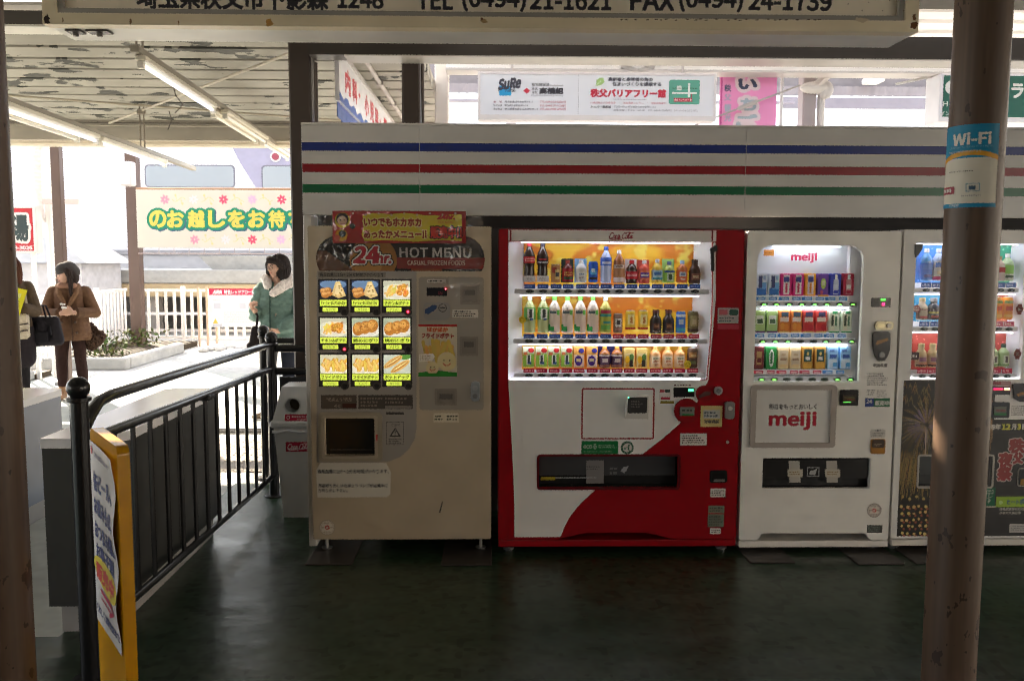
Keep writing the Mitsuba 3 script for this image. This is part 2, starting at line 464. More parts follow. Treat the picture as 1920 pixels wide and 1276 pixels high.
def oval(x, y, Y, w, h, d, color):
    q = at(x, y, Y)
    return ball((q[0], Y, q[2]), 1, 2, (w / 2 * Y / FOCAL, d, h / 2 * Y / FOCAL)), color


def oval(x, y, Y, w, h, d, color):
    q, s = at(x, y, Y), Y / FOCAL
    b = trimesh.creation.icosphere(subdivisions=2)
    b.apply_scale((w / 2 * s, d, h / 2 * s))
    b.apply_translation((q[0], Y, q[2]))
    return b, color


FR = Face(FRONT)
INK, PAPER = (.03, .03, .03), (.72, .70, .66)
RED, LOGO_RED = (.27, .005, .010), (.40, .008, .02)
scene['lit_paper'] = pr(mikit.proc(paint), .5)


def display(t, a, b, c, d, depth, wall, back=None):
    """The recessed box behind a machine's window: floor, ceiling, two slanted side walls, a rear wall."""
    x0, z0, x1, z1 = pxr(a, b, c, d, FRONT)
    Y = FRONT + depth
    inset = .085 if depth > .13 else .03
    put(t + '__display_box', [(box(x0 - .02, x1 + .02, Y + .005, Y + .02, z0 - .02, z1 + .02), wall), (box(x0 - .02, x1 + .02, FRONT + .02, Y + .004, z1 + .002, z1 + .02), wall),
        (box(x0 - .02, x1 + .02, FRONT + .02, Y + .004, z0 - .02, z0 - .002), wall)], 'satin')
    for s, xa in ((1, x0), (-1, x1)):
        v = np.array([(xa, FRONT + .03, z0), (xa + s * inset, Y, z0), (xa + s * inset, Y, z1), (xa, FRONT + .03, z1)], float)
        put(t + '__side_wall', [(trimesh.Trimesh(v, [(0, 1, 2), (0, 2, 3)], process=False), wall)], 'satin')
    return x0, z0, x1, z1


def led(t, x0, x1, z, Y, power, th=.006):
    put(t + '__led_strip', [(box(x0, x1, Y, Y + .018, z - th, z), (1, 1, 1))], 'matte', emit=power, own=True)


def cabinet(t, a, b, c, d, depth, color, holes, mat='gloss', rad=6, base=None):
    """A machine: a door plate with its openings and the body behind it; returns the door's outline."""
    outline = FR.r(a, b, c, d, rad)
    door = outline
    for h in holes:
        door = door.difference(h)
    put(t + '__door', [(plate(door, FRONT, FRONT + .03), color)], mat)
    x0, z0, x1, z1 = outline.bounds
    e = .012
    put(t + '__body', [(box(x0, x0 + e, FRONT + .032, FRONT + depth, z0, z1), color), (box(x1 - e, x1, FRONT + .032, FRONT + depth, z0, z1), color), (box(x0 + e, x1 - e, FRONT + .032, FRONT + depth, z1 - e, z1), color),
        (box(x0 + e, x1 - e, FRONT + .26, FRONT + depth, z0, z1 - e), color)], mat)
    for sx in (x0 + .06, x1 - .06):
        for sy in (FRONT + .09, FRONT + depth - .08):
            put(t + '__foot', [(cyl((sx, sy, .0), (sx, sy, .012), .032, 12), GREY), (cyl((sx, sy, .012), (sx, sy, z0), .009, 8), (.5, .5, .5))], 'steel')
    return outline


def script(FC, x0, y0, x1, y1, level, color):
    """The flowing two word lettering of the red machine: strokes of a broad pen."""
    def C(cx, s=1.):
        return [(cx + .62 * s, .78), (cx + .50 * s, .95), (cx + .22 * s, .86), (cx + .02 * s, .45), (cx + .10 * s, .10), (cx + .38 * s, .03), (cx + .60 * s, .20)]
    def o(cx):
        return [(cx + .16 + .15 * math.cos(k), .30 + .26 * math.sin(k)) for k in np.linspace(0, 6.28, 13)]
    strokes = [C(0), o(.66), [(1.34, .50), (1.2, .56), (1.06, .34), (1.14, .06), (1.38, .16)], [(1.72, .5), (1.58, .56), (1.46, .3), (1.5, .05), (1.66, .16), (1.78, .54), (1.74, .1), (1.95, .14)],
               C(2.15), o(2.80), [(3.14, .2), (3.30, .95), (3.42, .9), (3.24, .3), (3.28, .05), (3.46, .2)], [(3.82, .5), (3.66, .56), (3.54, .3), (3.58, .05), (3.74, .16), (3.86, .54), (3.82, .1), (4.05, .2)],
               [(.2, -.02), (.9, -.16), (1.5, -.04), (2.2, -.12)], [(2.7, .95), (3.1, 1.04), (3.7, .92), (4.0, 1.02)]]
    g = union_all([LineString(s).buffer(.075, quad_segs=3) for s in strokes])
    return FC.on(fit(affinity.skew(g, xs=12), *pxr(x0, y0, x1, y1, FC.Y)), level, color)


# --- machine 1: hot food
hot = thing('food_vending_machine', 'beige hot food vending machine with nine lit meal pictures, leftmost of the row', 'vending machine')
BEIGE, PANEL_GREY = (.455, .37, .262), (.30, .27, .24)
hatch = FR.r(609.5, 783, 703, 853, 3)
cabinet(hot, 582, 424, 921, 1010, .62, BEIGE, [hatch], 'satin', 4)
x0, z0, x1, z1 = hatch.bounds
put(hot + '__hatch_door', [(box(x0 - .01, x1 + .01, FRONT + .034, FRONT + .04, z0 - .01, z1 + .01), (.008, .008, .008)), (box(x0 + .02, x1 - .02, FRONT + .028, FRONT + .034, z0 + .02, z0 + .03), (.03, .03, .03))], 'gloss')
put(hot + '__hatch_frame', [(plate(FR.r(598, 772, 717, 864, 8).difference(hatch), FRONT - .014, FRONT), (.30, .255, .19)), (plate(FR.r(604, 778, 709, 858, 5).difference(hatch), FRONT - .018, FRONT - .0135), (.36, .30, .22)), FR.on(FR.r(705.5, 813, 709, 824), 24, (.45, .03, .03))], 'satin')
g1 = FR.p([(594, 508), (781, 508), (781, 803), (778, 822), (768, 840), (752, 855), (728, 865), (700, 866.5), (594, 866.5)])
put(hot + '__grey_panel', [FR.on(g1.difference(FR.r(598, 772, 717, 864, 8)), 1, PANEL_GREY)], 'satin')
put(hot + '__control_panel', [(plate(FR.r(786, 519, 907, 768, 6), FRONT - .004, FRONT - .0005), (.30, .262, .215))], 'satin')
H = Face(FRONT - .004)
head = FR.r(592.5, 442, 909, 508, 0)
head = rbox(head.bounds[0], head.bounds[1] - .06, head.bounds[2], head.bounds[3], .17).intersection(sbox(-9, head.bounds[1], 9, 9))
band = FR.r(744, 483, 909, 504).intersection(head)
bun = [FR.c(700, 487, 44).intersection(head), FR.c(800, 512, 30).intersection(head), FR.p([(640, 508), (660, 492), (700, 500), (745, 508)])]
put(hot + '__header_picture', [FR.on(head, 1, (.016, .013, .012)), FR.on(bun[0], 2, (.30, .13, .03)), FR.on(FR.c(690, 496, 26).intersection(head), 3, (.42, .21, .06)), FR.on(bun[1], 2, (.22, .06, .02)), FR.on(band, 3, (.20, .02, .016)),
    FR.on(FR.p([(592, 508), (592, 470), (612, 470), (640, 490), (668, 508)]).intersection(head), 2, (.10, .05, .03))], 'gloss')
logo = affinity.skew(union_all([FR.t('24', 664, 461, 712, 494, .05), FR.t('hr.', 707, 474, 736, 494, .06)]), xs=8)
put(hot + '__header_lettering', [FR.on(logo.buffer(.012), 4, (.01, .01, .01)), FR.on(logo.buffer(.007), 5, (.66, .62, .58)), FR.on(logo, 6, (.36, .02, .03)), FR.on(FR.t('HOT MENU', 749, 464, 884, 483, .02), 4, (.42, .40, .38)), FR.on(FR.t('CASUAL FROZEN FOODS', 764, 488, 872, 497, .03), 5, (.5, .36, .3))], 'gloss')
put(hot + '__notice_strip', [FR.on(FR.r(597, 510, 723, 520), 2, (.20, .175, .14)), FR.on(FR.t('商品加熱に1分〜2分お時間がかかります', 600, 511.5, 720, 518.5, .02), 3, (.03, .03, .03))], 'satin')

BK = .17


def lit(c, k=1.0):
    return tuple(min(1., v * k) for v in c)


def food_picture(kind, fr, seed):
    """A backlit photograph of a dish as flat coloured shapes: plate, food pieces, garnish."""
    r = np.random.default_rng(seed)
    x0, z0, x1, z1 = fr.bounds
    w, h = x1 - x0, z1 - z0
    P = lambda u, v: (x0 + u * w, z0 + v * h)
    def el(u, v, a, b, rot=0):
        return affinity.rotate(affinity.scale(Point(*P(u, v)).buffer(1, quad_segs=5), a * w, b * h), rot).intersection(fr)
    out = []
    add = lambda g, lvl, c: out.append((sheet(g, FRONT - .003 - .0007 * lvl), c)) if not g.is_empty else None
    if kind == 'rice':
        add(fr, 0, (.03, .05, .10)); add(sbox(x0, z0, x1, z0 + .3 * h), 1, (.02, .02, .02)); add(el(.5, .8, .5, .25), 1, (.16, .26, .42))
        add(Polygon([P(.42, .25), P(.6, .95), P(.75, .97), P(.98, .2), P(.7, .06)]), 2, (.80, .58, .24)); add(Polygon([P(.55, .3), P(.64, .85), P(.74, .88), P(.9, .25)]), 3, (.92, .74, .38))
        for k in range(9): add(el(r.uniform(.58, .85), r.uniform(.2, .75), .035, .04), 4, (.45, .26, .06))
        for u, v, a in ((.15, .45, .15), (.3, .5, .14), (.2, .25, .16), (.36, .3, .12)): add(el(u, v, a, a * 1.1), 5, (.55, .22, .05)); add(el(u - .03, v + .06, a * .6, a * .5), 6, (.78, .42, .14))
    elif kind == 'chicken':
        add(fr, 0, (.62, .62, .46)); add(el(.5, .4, .62, .42), 1, (.86, .84, .66))
        for k in range(22):
            u, v = r.uniform(.02, .34), r.uniform(.22, .6); add(affinity.rotate(sbox(*P(u, v), *P(u + .26, v + .075)), r.uniform(20, 80)).intersection(fr), 2 + k % 4, (r.uniform(.72, .95), r.uniform(.46, .72), r.uniform(.06, .2)))
        for k in range(9): add(el(r.uniform(.5, .85), r.uniform(.3, .72), r.uniform(.09, .15), r.uniform(.11, .17), r.uniform(0, 90)), 5 + k % 4, (r.uniform(.6, .85), r.uniform(.22, .40), .04))
        for k in range(46): add(el(r.uniform(.42, .92), r.uniform(.24, .8), r.uniform(.015, .04), r.uniform(.015, .045)), 10, ((.98, .62, .2), (.48, .16, .02), (.9, .5, .1))[k % 3])
    elif kind == 'grilled':
        add(fr, 0, (.50, .56, .40)); add(el(.5, .35, .6, .38), 1, (.85, .84, .72))
        for i, u in enumerate((.24, .5, .76)): add(el(u, .42 + .08 * i, .22, .36, -18), 2 + 2 * i, (.55, .22, .04)); add(el(u - .03, .5 + .08 * i, .13, .2, -18), 3 + 2 * i, (.80, .42, .10))
        for k in range(60): add(el(r.uniform(.08, .92), r.uniform(.2, .82), r.uniform(.012, .035), r.uniform(.015, .04)).intersection(affinity.scale(fr, .86, .6)), 9, ((.34, .12, .02), (.9, .55, .16), (.5, .2, .03))[k % 3])
    elif kind == 'fries':
        add(fr, 0, (.70, .68, .48)); add(el(.5, .25, .6, .3), 1, (.90, .86, .66))
        for k in range(26):
            u, v, q = r.uniform(.08, .84), r.uniform(.08, .36), r.uniform(-55, 55)
            bar = affinity.rotate(sbox(*P(u, v), *P(u + .11, v + r.uniform(.38, .6))), q).intersection(fr)
            add(bar, 2 + k % 7, (r.uniform(.62, .84), r.uniform(.34, .48), .04)); add(affinity.scale(bar, .66, .92), 3 + k % 7, (r.uniform(.86, .98), r.uniform(.56, .72), r.uniform(.10, .22)))
    else:
        add(fr, 0, (.66, .70, .56)); add(el(.8, .9, .22, .16), 1, (.10, .28, .05))
        for i, (u, v) in enumerate(((.35, .62), (.62, .38))): add(el(u, v, .42, .17, 33), 2 + 3 * i, (.80, .50, .14)); add(el(u, v, .36, .09, 33), 3 + 3 * i, (.60, .24, .06)); add(el(u, v + .02, .33, .035, 33), 4 + 3 * i, (.94, .78, .3))
    return out


names = [['チャーシューおにぎり&からあげ', 'チャーシューおにぎり&からあげ', 'チキン&ポテト'], ['チキン&ポテト', '焼おにぎり', '焼おにぎり'], ['フライドポテト', 'フライドポテト', 'ホットドッグ']]
kinds = [['rice', 'rice', 'chicken'], ['chicken', 'grilled', 'grilled'], ['fries', 'fries', 'dog']]
LIME = (.74, .88, .10)
EMIT['meal'] = mikit.proc(lambda p, n, uv: paint(p, n, uv) * .040 * (.55 + .9 * fbm(p.x * 150., p.z * 150., 4., 3)))   # backlit photographic print with its grain
for i in range(3):
    for j in range(3):
        a, b = (600, 659.8, 719)[j] + .3 * i, (526, 596, 664.6)[i]
        put(hot + '__picture_frame', [(plate(FR.r(a - 3, b - 3, a + 53, b + 60, 1), FRONT - .002, FRONT - .0004), (.03, .028, .025))], 'satin')
        fr = FR.r(a, b, a + 50, b + 35)
        pk = hot + '__meal_picture'
        k = put(pk, food_picture(kinds[i][j], fr, i * 3 + j // (2 if i == 2 else 1)) + [(sheet(FR.r(a, b + 36, a + 50, b + 47.5), FRONT - .003), LIME), (sheet(FR.t(names[i][j], a + 2, b + 38.5, a + 48, b + 45, .03), FRONT - .0038), (.04, .07, .0)), (sheet(FR.rows(a + 4, b + 45.6, a + 30, b + 47, 1, i), FRONT - .0038), (.2, .3, .02))], 'lit_paper', emit='meal', smooth=0)
        labels[k] = {'label': {'rice': 'lit picture of rice balls with fried chicken', 'chicken': 'lit picture of fried chicken with chips', 'grilled': 'lit picture of grilled rice balls', 'fries': 'lit picture of chips', 'dog': 'lit picture of hot dogs'}[kinds[i][j]]}
        put(hot + '__price_tag', [(sheet(FR.r(a + 5, b + 50, a + 34, b + 58, 1), FRONT - .003), LIME), (sheet(FR.t('¥370', a + 12, b + 51.5, a + 28, b + 56.5, .01), FRONT - .0038), (.3, .4, .05))], 'lit_paper', emit='meal', smooth=0)
        bx, by = a + 46.3, b + 58
        on_ = (i, j) in ((0, 2), (1, 0))
        q = at(bx, by, FRONT)
        put(hot + '__button', [(cyl((q[0], FRONT, q[2]), (q[0], FRONT - .010, q[2]), .0225, 16), (.05, .045, .04)), (cyl((q[0], FRONT - .010, q[2]), (q[0], FRONT - .014, q[2]), .013, 14), (.35, .02, .02) if on_ else (.016, .015, .015))], 'satin')
        if on_:
            put(hot + '__button_lamp', [(cyl((q[0], FRONT - .0142, q[2]), (q[0], FRONT - .016, q[2]), .007, 10), (1, .1, .1))], 'matte', emit=(.2, .01, .016), own=True)
put(hot + '__dark_plate', [FR.on(FR.r(602, 740, 669, 766), 2, (.075, .062, .052)), FR.on(FR.t('"出来上り"表示', 612, 745, 660, 752), 3, (.28, .24, .2)), FR.on(FR.t('あと', 627, 757, 639, 763), 3, (.28, .24, .2)), FR.on(FR.r(642, 756, 668, 764), 3, (.05, .015, .015))], 'gloss')
put(hot + '__dark_plate', [FR.on(FR.r(672, 740, 774, 766), 2, (.075, .062, .052)), FR.on(FR.rows(676, 743, 719, 763, 3, 2), 3, (.2, .16, .13)), FR.on(FR.rows(722, 743, 770, 757, 2, 3), 3, (.2, .16, .13)), FR.on(FR.r(722, 760, 772, 765), 3, (.24, .21, .18))], 'gloss')
put(hot + '__warning_heading', [FR.on(FR.r(724, 772, 757, 776.5), 2, (.05, .045, .04))], 'satin')
put(hot + '__warning_print', [FR.on(FR.r(724, 790, 757.5, 833).difference(FR.r(725, 791, 756.5, 832)), 2, (.10, .09, .08)), FR.on(FR.p([(741, 801), (752, 818), (730, 818)]).difference(FR.p([(741, 805), (748, 816), (734, 816)])), 2, (.05, .045, .04)),
    FR.on(FR.t('!', 740, 808, 742, 815), 2, (.05, .045, .04)), FR.on(FR.t('ご注意', 733, 793, 750, 798), 2, (.08, .07, .06)), FR.on(FR.rows(729, 821, 753, 831, 3, 4), 2, (.10, .09, .08))], 'satin')
put(hot + '__led_display', [H.on(H.r(800, 539, 838, 554.5), 1, (.012, .011, .014)), H.on(H.t('370', 821, 547, 830, 552), 2, (.4, .03, .05)), H.on(H.r(801, 523.5, 836, 530), 1, (.5, .45, .4)), H.on(H.rows(803, 524.5, 834, 529, 1, 6), 2, INK)], 'gloss')
q = at(835.5, 541.5, FRONT - .005)
put(hot + '__display_lamp', [(ball((q[0], FRONT - .006, q[2]), .004, 1), (1, 0, 0))], 'matte', emit=(.8, .05, .05), own=True)
put(hot + '__coin_plate', [(plate(H.r(794, 566.5, 844, 600, 9), FRONT - .009, FRONT - .0045), (.26, .24, .22)), (sheet(H.p([(797, 580), (812, 571), (820, 573), (818, 579), (803, 589), (797, 587)]), FRONT - .0098), (.03, .06, .14)), (sheet(H.c(830, 577, 8), FRONT - .0098), (.10, .09, .08)), (sheet(H.c(830, 577, 6.4), FRONT - .0106), (.24, .22, .2)), (sheet(H.r(825, 575.5, 835, 577.5), FRONT - .0114), (.02, .02, .02))], 'satin')
for rct in ((863, 533, 899, 570.5), (862, 630.5, 896.5, 666.5), (815.5, 728, 856.5, 759)):
    a, b, c, d = rct
    put(hot + '__recess_frame', [(plate(H.r(a, b, c, d, 2).difference(H.r(a + 4, b + 4, c - 4, d - 4)), FRONT - .010, FRONT - .0045), (.24, .205, .165)), (sheet(H.r(a + 4, b + 4, c - 4, d - 4), FRONT - .005), (.21, .18, .145)), (box(*np.array(pxr(a + 8, b + 10, c - 8, b + 20, FRONT - .004))[[0, 2]], FRONT - .0075, FRONT - .0052, *np.array(pxr(a + 8, b + 10, c - 8, b + 20, FRONT - .004))[[1, 3]]), (.12, .105, .09))], 'satin')
put(hot + '__sticker', [H.on(H.r(848.5, 580, 896.5, 595), 1, (.55, .50, .42)), H.on(H.rows(850.5, 581.5, 894, 594, 3, 7), 2, INK)], 'print')
put(hot + '__sticker', [FR.on(FR.r(813, 774, 860, 791), 1, (.62, .54, .40)), FR.on(FR.rows(815, 777, 833, 788, 2, 8), 2, INK), FR.on(FR.rows(838, 777, 858, 788, 2, 9), 2, INK)], 'print')
pot = [H.on(H.r(784.5, 608, 857, 705.5), 1, (.55, .47, .34)), H.on(H.r(784.5, 608, 857, 612), 2, (.35, .02, .02)), H.on(H.p([(784.5, 698), (820, 694), (857, 698), (857, 705.5), (784.5, 705.5)]), 2, (.03, .22, .03))]
r_ = np.random.default_rng(3)
for k in range(20):
    u, v = r_.uniform(788, 850), r_.uniform(636, 655)
    pot.append(H.on(H.line([(u, v), (u + r_.uniform(-10, 10), v + r_.uniform(16, 32))], 6.5).intersection(H.r(784.5, 630, 857, 690)), 3 + k % 6, (r_.uniform(.5, .68), r_.uniform(.32, .42), .08)))
for cx, cy, rd in ((838, 677, 18), (811, 689, 12)):
    pot += [H.on(H.c(cx, cy, rd).intersection(H.r(784.5, 608, 857, 699)), 10, (.62, .50, .26)), H.on(union_all([H.c(cx - rd * .3, cy - rd * .1, 1.3), H.c(cx + rd * .3, cy - rd * .1, 1.3)]), 11, INK), H.on(H.line([(cx - rd * .4, cy + rd * .2), (cx - rd * .15, cy + rd * .42), (cx + rd * .15, cy + rd * .42), (cx + rd * .4, cy + rd * .2)], 1.6), 11, (.5, .06, .03))]
pot += [H.on(H.p([(786, 664), (812, 662), (816, 668), (810, 676), (786, 678)]), 10, (.72, .66, .55)), H.on(H.rows(788, 665, 808, 675, 3, 12), 11, (.4, .3, .2)), H.on(H.t('フライドポテト', 790, 624, 851, 634, .05), 5, (.30, .03, .02)), H.on(H.t('ほかほか', 801, 613, 840, 622, .05), 5, (.5, .10, .03))]
k = put(hot + '__poster', pot, 'print', smooth=0)
labels[k] = {'label': 'small poster of chips with two smiling potatoes'}
put(hot + '__lock', [(plate(H.r(883, 714, 900, 751, 7), FRONT - .02, FRONT - .004), (.62, .64, .66)), (cyl((*at(891, 726, FRONT)[[0]], FRONT - .02, at(891, 726, FRONT)[2]), (at(891, 726, FRONT)[0], FRONT - .03, at(891, 726, FRONT)[2]), .016, 14), (.75, .76, .78)), (cyl((at(891, 741, FRONT)[0], FRONT - .02, at(891, 741, FRONT)[2]), (at(891, 741, FRONT)[0], FRONT - .027, at(891, 741, FRONT)[2]), .014, 14), (.35, .35, .36))], 'steel')
put(hot + '__paper_notice', [FR.on(FR.p([(593, 880), (601, 867), (724, 867), (733, 884), (732, 925), (726, 931), (595, 932)]), 2, (.62, .58, .50)), FR.on(FR.t('商品加熱に1分〜2分お時間がかかります。', 596, 879, 729, 887, .02), 3, INK), FR.on(FR.t('商品取り出しは出来上りランプが点滅中に', 597, 906, 727, 913, .03), 3, INK), FR.on(FR.t('お取り出し下さい。', 597, 915, 652, 922, .02), 3, INK)], 'print')


def seal(FC, x, y, rad, ink):
    ring = FC.c(x, y, rad).difference(FC.c(x, y, rad * .86))
    return [FC.on(FC.c(x, y, rad), 2, (.62, .56, .48)), FC.on(ring, 3, ink), FC.on(FC.c(x, y, rad * .78).difference(FC.c(x, y, rad * .73)), 3, ink), FC.on(FC.r(x - rad * .7, y - 1, x - rad * .35, y + 1), 3, ink), FC.on(FC.r(x + rad * .35, y - 1, x + rad * .7, y + 1), 3, ink), FC.on(FC.c(x, y, rad * .3, 2).difference(FC.c(x, y, rad * .14)), 3, (.5, .05, .04)),
            FC.on(FC.rows(x - rad * .4, y - rad * .65, x + rad * .4, y - rad * .4, 1, 3), 3, ink), FC.on(FC.rows(x - rad * .4, y + rad * .4, x + rad * .4, y + rad * .65, 1, 4), 3, ink)]


put(hot + '__round_seal', seal(FR, 613.7, 988, 15.5, (.40, .33, .25)), 'print')
put(hot + '__scratch', [FR.on(FR.p([(829, 939), (830.5, 940), (826, 960), (823, 960), (826, 950)]), 1, (.06, .05, .04))], 'matte')

# the banner over the machine and its crumpled clear wrapper
ban = thing('shop_banner', 'yellow and red paper banner taped over the top of the food machine', 'banner')
BN = Face(FRONT - .022)
bp = [(plate(BN.r(623.5, 395.5, 873.5, 456), BN.Y, BN.Y + .002), (.30, .022, .02)), BN.on(BN.p([(680, 404), (700, 399), (730, 402), (760, 399), (800, 404), (866, 402), (866, 452), (830, 450), (780, 453), (720, 450), (684, 452), (678, 440), (682, 424)]), 1, (.50, .40, .025))]
for s, a, b, c, d in (('いつでもホカホカ', 682, 408, 790, 425), ('あったかメニュー!!', 682, 431, 800, 447), ('販売中!!', 807, 424, 866, 447)):
    g = BN.t(s, a, b, c, d, .05)
    bp += [BN.on(g.buffer(.005), 2, (.62, .5, .2) if s[0] != '販' else (.02, .02, .02)), BN.on(g, 3, (.25, .02, .02) if s[0] != '販' else (.45, .03, .02))]
bp += [BN.on(affinity.skew(BN.t('24hr.', 820, 401, 854, 412, .08), xs=10), 4, (.36, .02, .03)), BN.on(BN.t('HOT MENU', 822, 414, 850, 419, .05), 4, (.5, .2, .03)), BN.on(BN.c(642, 413, 14), 2, (.55, .40, .03)), BN.on(BN.c(642, 411, 11.5), 3, (.03, .02, .02)), BN.on(BN.c(642, 414, 9), 4, (.50, .31, .22)), BN.on(BN.line([(638, 419), (642, 420.5), (646, 419)], 1.2), 5, (.3, .03, .03)),
       BN.on(union_all([BN.c(638.5, 412.5, 1.3), BN.c(645.5, 412.5, 1.3)]), 5, INK), BN.on(BN.c(640, 441, 11), 2, (.5, .28, .03)), BN.on(BN.c(642, 438, 6.5), 3, (.015, .03, .035)), BN.on(BN.c(661, 424, 5), 2, (.02, .03, .02)), BN.on(BN.c(632, 446, 6), 3, (.42, .08, .06))]
for k in range(9):
    bp.append(BN.on(BN.c(662 + 24 * k, 400 + (k % 2) * 3, 2.2, 2), 3, (.45, .34, .30)))
put(ban + '__print', bp, 'gloss', smooth=0)
xs_, zs_ = np.linspace(at(594, 470, FRONT)[0], at(910, 470, FRONT)[0], 90), np.linspace(at(750, 565, FRONT)[2], at(750, 398, FRONT)[2], 54)
gx, gz = np.meshgrid(xs_, zs_)
from meshkit import fbm as nfbm
e_ = np.abs((gx - gx.mean()) / np.ptp(xs_) * 2)
gy = FRONT - .034 - .05 * (nfbm(np.stack([gx * 6, gz * 9, gx * 0 + 3], -1), 4, 5) - .35) * (.12 + e_ ** 2) - (.010) * np.abs(np.sin(gx * 37 + gz * 21)) * e_ ** 3 - .028 * (np.sin(gx * 70 + 3 * np.sin(gz * 40)) + np.sin(gz * 80 + 2 * np.sin(gx * 60))) * np.clip((e_ - .52) / .35, 0, 1)
top, low = np.maximum(0, (gz - zs_[-1]) + .05), np.maximum(0, e_ - .80)
ok = ~((gz < at(750, 508, FRONT)[2]) & (gx < at(840, 470, FRONT)[0])) & (e_ ** 6 + np.abs((gz - at(0, 470, FRONT)[2]) / .30) ** 4 < 1.0)
idx = np.arange(gx.size).reshape(gx.shape)
q4 = np.stack([idx[:-1, :-1], idx[:-1, 1:], idx[1:, 1:], idx[1:, :-1]], -1)[ok[:-1, :-1] & ok[1:, 1:] & ok[:-1, 1:] & ok[1:, :-1]].reshape(-1, 4)
w_ = trimesh.Trimesh(np.stack([gx, gy, gz], -1).reshape(-1, 3), np.vstack([q4[:, [0, 1, 2]], q4[:, [0, 2, 3]]]), process=False)
w_.remove_unreferenced_vertices()
tag(put('plastic_cover', w_, 'clear_plastic', own=True, smooth=80), 'crumpled clear plastic sheet hanging over the banner and the food machine header', 'cover')

# --- drinks
def sector(r0, z0, z1, a0, a1, cx, cy, r1=None, n=8):
    """A patch of a turned surface, from angle a0 to a1 (0 faces the viewer)."""
    v, f = [], []
    for i in range(n + 1):
        a = a0 + (a1 - a0) * i / n
        for z, r in ((z0, r0), (z1, r0 if r1 is None else r1)):
            v.append((cx + r * math.sin(a), cy - r * math.cos(a), z))
    for i in range(n):
        f += [(2 * i, 2 * i + 2, 2 * i + 3), (2 * i, 2 * i + 3, 2 * i + 1)]
    return trimesh.Trimesh(v, f, process=False)


def marks(x, y, z0, z1, r, spec, seed):
    """Label print wrapped on a bottle or can: spec = [(u0, u1, v0, v1, colour)] with u across the seen half and v up the label."""
    return [(sector(r + .0006 + .0004 * i, z0 + (z1 - z0) * v0, z0 + (z1 - z0) * v1, u0 * 1.4, u1 * 1.4, x, y), c) for i, (u0, u1, v0, v1, c) in enumerate(spec)]


def cartouche(c, ink, seed):
    """A generic label: a panel with two short blocks of ink."""
    return [(-.62, .62, .18, .86, c), (-.42, .42, .60, .78, ink), (-.30, .32, .42, .52, ink), (-.36, .2, .26, .33, ink)]


def bottle(label, x, y, z, h, r, liquid, capc, lab, labc, art, group, shape='pet', cat='bottle'):
    t = thing('drink_bottle', label, cat, group)
    H_ = h - .016
    if shape == 'contour':
        pf = [(0, 0), (.80, 0), (.92, .015), (.90, .16), (.82, .27), (.88, .36), (1, .44), (1, .62), (.94, .70), (.70, .82), (.46, .92), (.36, .965), (.36, 1)]
    elif shape == 'flask':                     # aluminium bottle can
        pf = [(0, 0), (.90, 0), (1, .03), (1, .60), (.93, .70), (.72, .80), (.56, .86), (.56, 1)]
    else:
        pf = [(0, 0), (.86, 0), (.98, .025), (1, .06), (.95, .10), (1, .14), (1, .60), (.97, .66), (1, .70), (.88, .78), (.60, .88), (.40, .94), (.36, .955), (.36, 1)]
    L0, L1 = lab
    put(t + '__body', [(lathe([(a * r, b * H_) for a, b in pf], 18, (x, y, z)), liquid)], 'drink')
    put(t + '__cap', [(lathe([(0, h), (.40 * r if shape != 'flask' else .58 * r, h), (.42 * r if shape != 'flask' else .6 * r, h - .003), (.42 * r if shape != 'flask' else .6 * r, H_ - .004), (0, H_ - .004)][::-1], 14, (x, y, z)), capc)], 'satin')
    rp = PchipInterpolator([p[1] + i * 1e-6 for i, p in enumerate(pf)][1:], [p[0] for p in pf][1:])
    zz = np.linspace(L0, L1, 7)
    prof = [(float(rp(q)) * r + .0012, q * H_) for q in zz]
    put(t + '__label', [(lathe(prof, 20, (x, y, z)), labc)] + marks(x, y, z + L0 * H_, z + L1 * H_, max(p[0] for p in prof), art, 0), 'print')


def can(label, x, y, z, h, r, color, art, group, rim=(.55, .55, .55), cat='can'):
    t = thing('drink_can', label, cat, group)
    put(t + '__body', [(lathe([(0, .002), (.86 * r, 0), (r, .010), (r, h - .014), (.86 * r, h - .002)], 20, (x, y, z)), color)] + marks(x, y, z + .01, z + h - .014, r, art, 0), 'print')
    put(t + '__lid', [(lathe([(.86 * r, h - .003), (.88 * r, h), (.80 * r, h), (.78 * r, h - .004), (0, h - .004)], 18, (x, y, z)), rim)], 'steel')


def carton(label, x, y, z, h, w, color, art, group, d=.04, top=None):
    """A paper drink carton; art = [(u0, u1, v0, v1, colour)] on its front, u and v from 0 to 1."""
    t = thing('drink_carton', label, 'carton', group)
    pcs = [(box(x - w / 2, x + w / 2, y - d / 2, y + d / 2, z, z + h, .003), color)]
    for i, a in enumerate(art):
        u0, u1, v0, v1, c = a[:5]
        g = sbox(x - w / 2 + u0 * w, z + v0 * h, x - w / 2 + u1 * w, z + v1 * h)
        if len(a) > 5:
            g = affinity.scale(Point(g.centroid.x, g.centroid.y).buffer(1, quad_segs=4), (u1 - u0) * w / 2, (v1 - v0) * h / 2)
        pcs.append((sheet(g, y - d / 2 - .0007 * (i + 1)), c))
    put(t + '__pack', pcs, 'print', smooth=0)
    if top:
        put(t + '__straw_flap', [(box(x - w * .44, x + w * .44, y - d * .3, y + d * .5, z + h, z + h + .008), top)], 'print')


def card(t, x0, x1, z0, z1, Y, color, art=()):
    put(t + '__backing_card', [(box(x0, x1, Y, Y + .003, z0, z1), color)] + [(sheet(g, Y - .0008 * (i + 1)), c) for i, (g, c) in enumerate(art)], 'print', smooth=0)


scene['drink'] = pr(mikit.proc(paint), .12, clearcoat=.4)


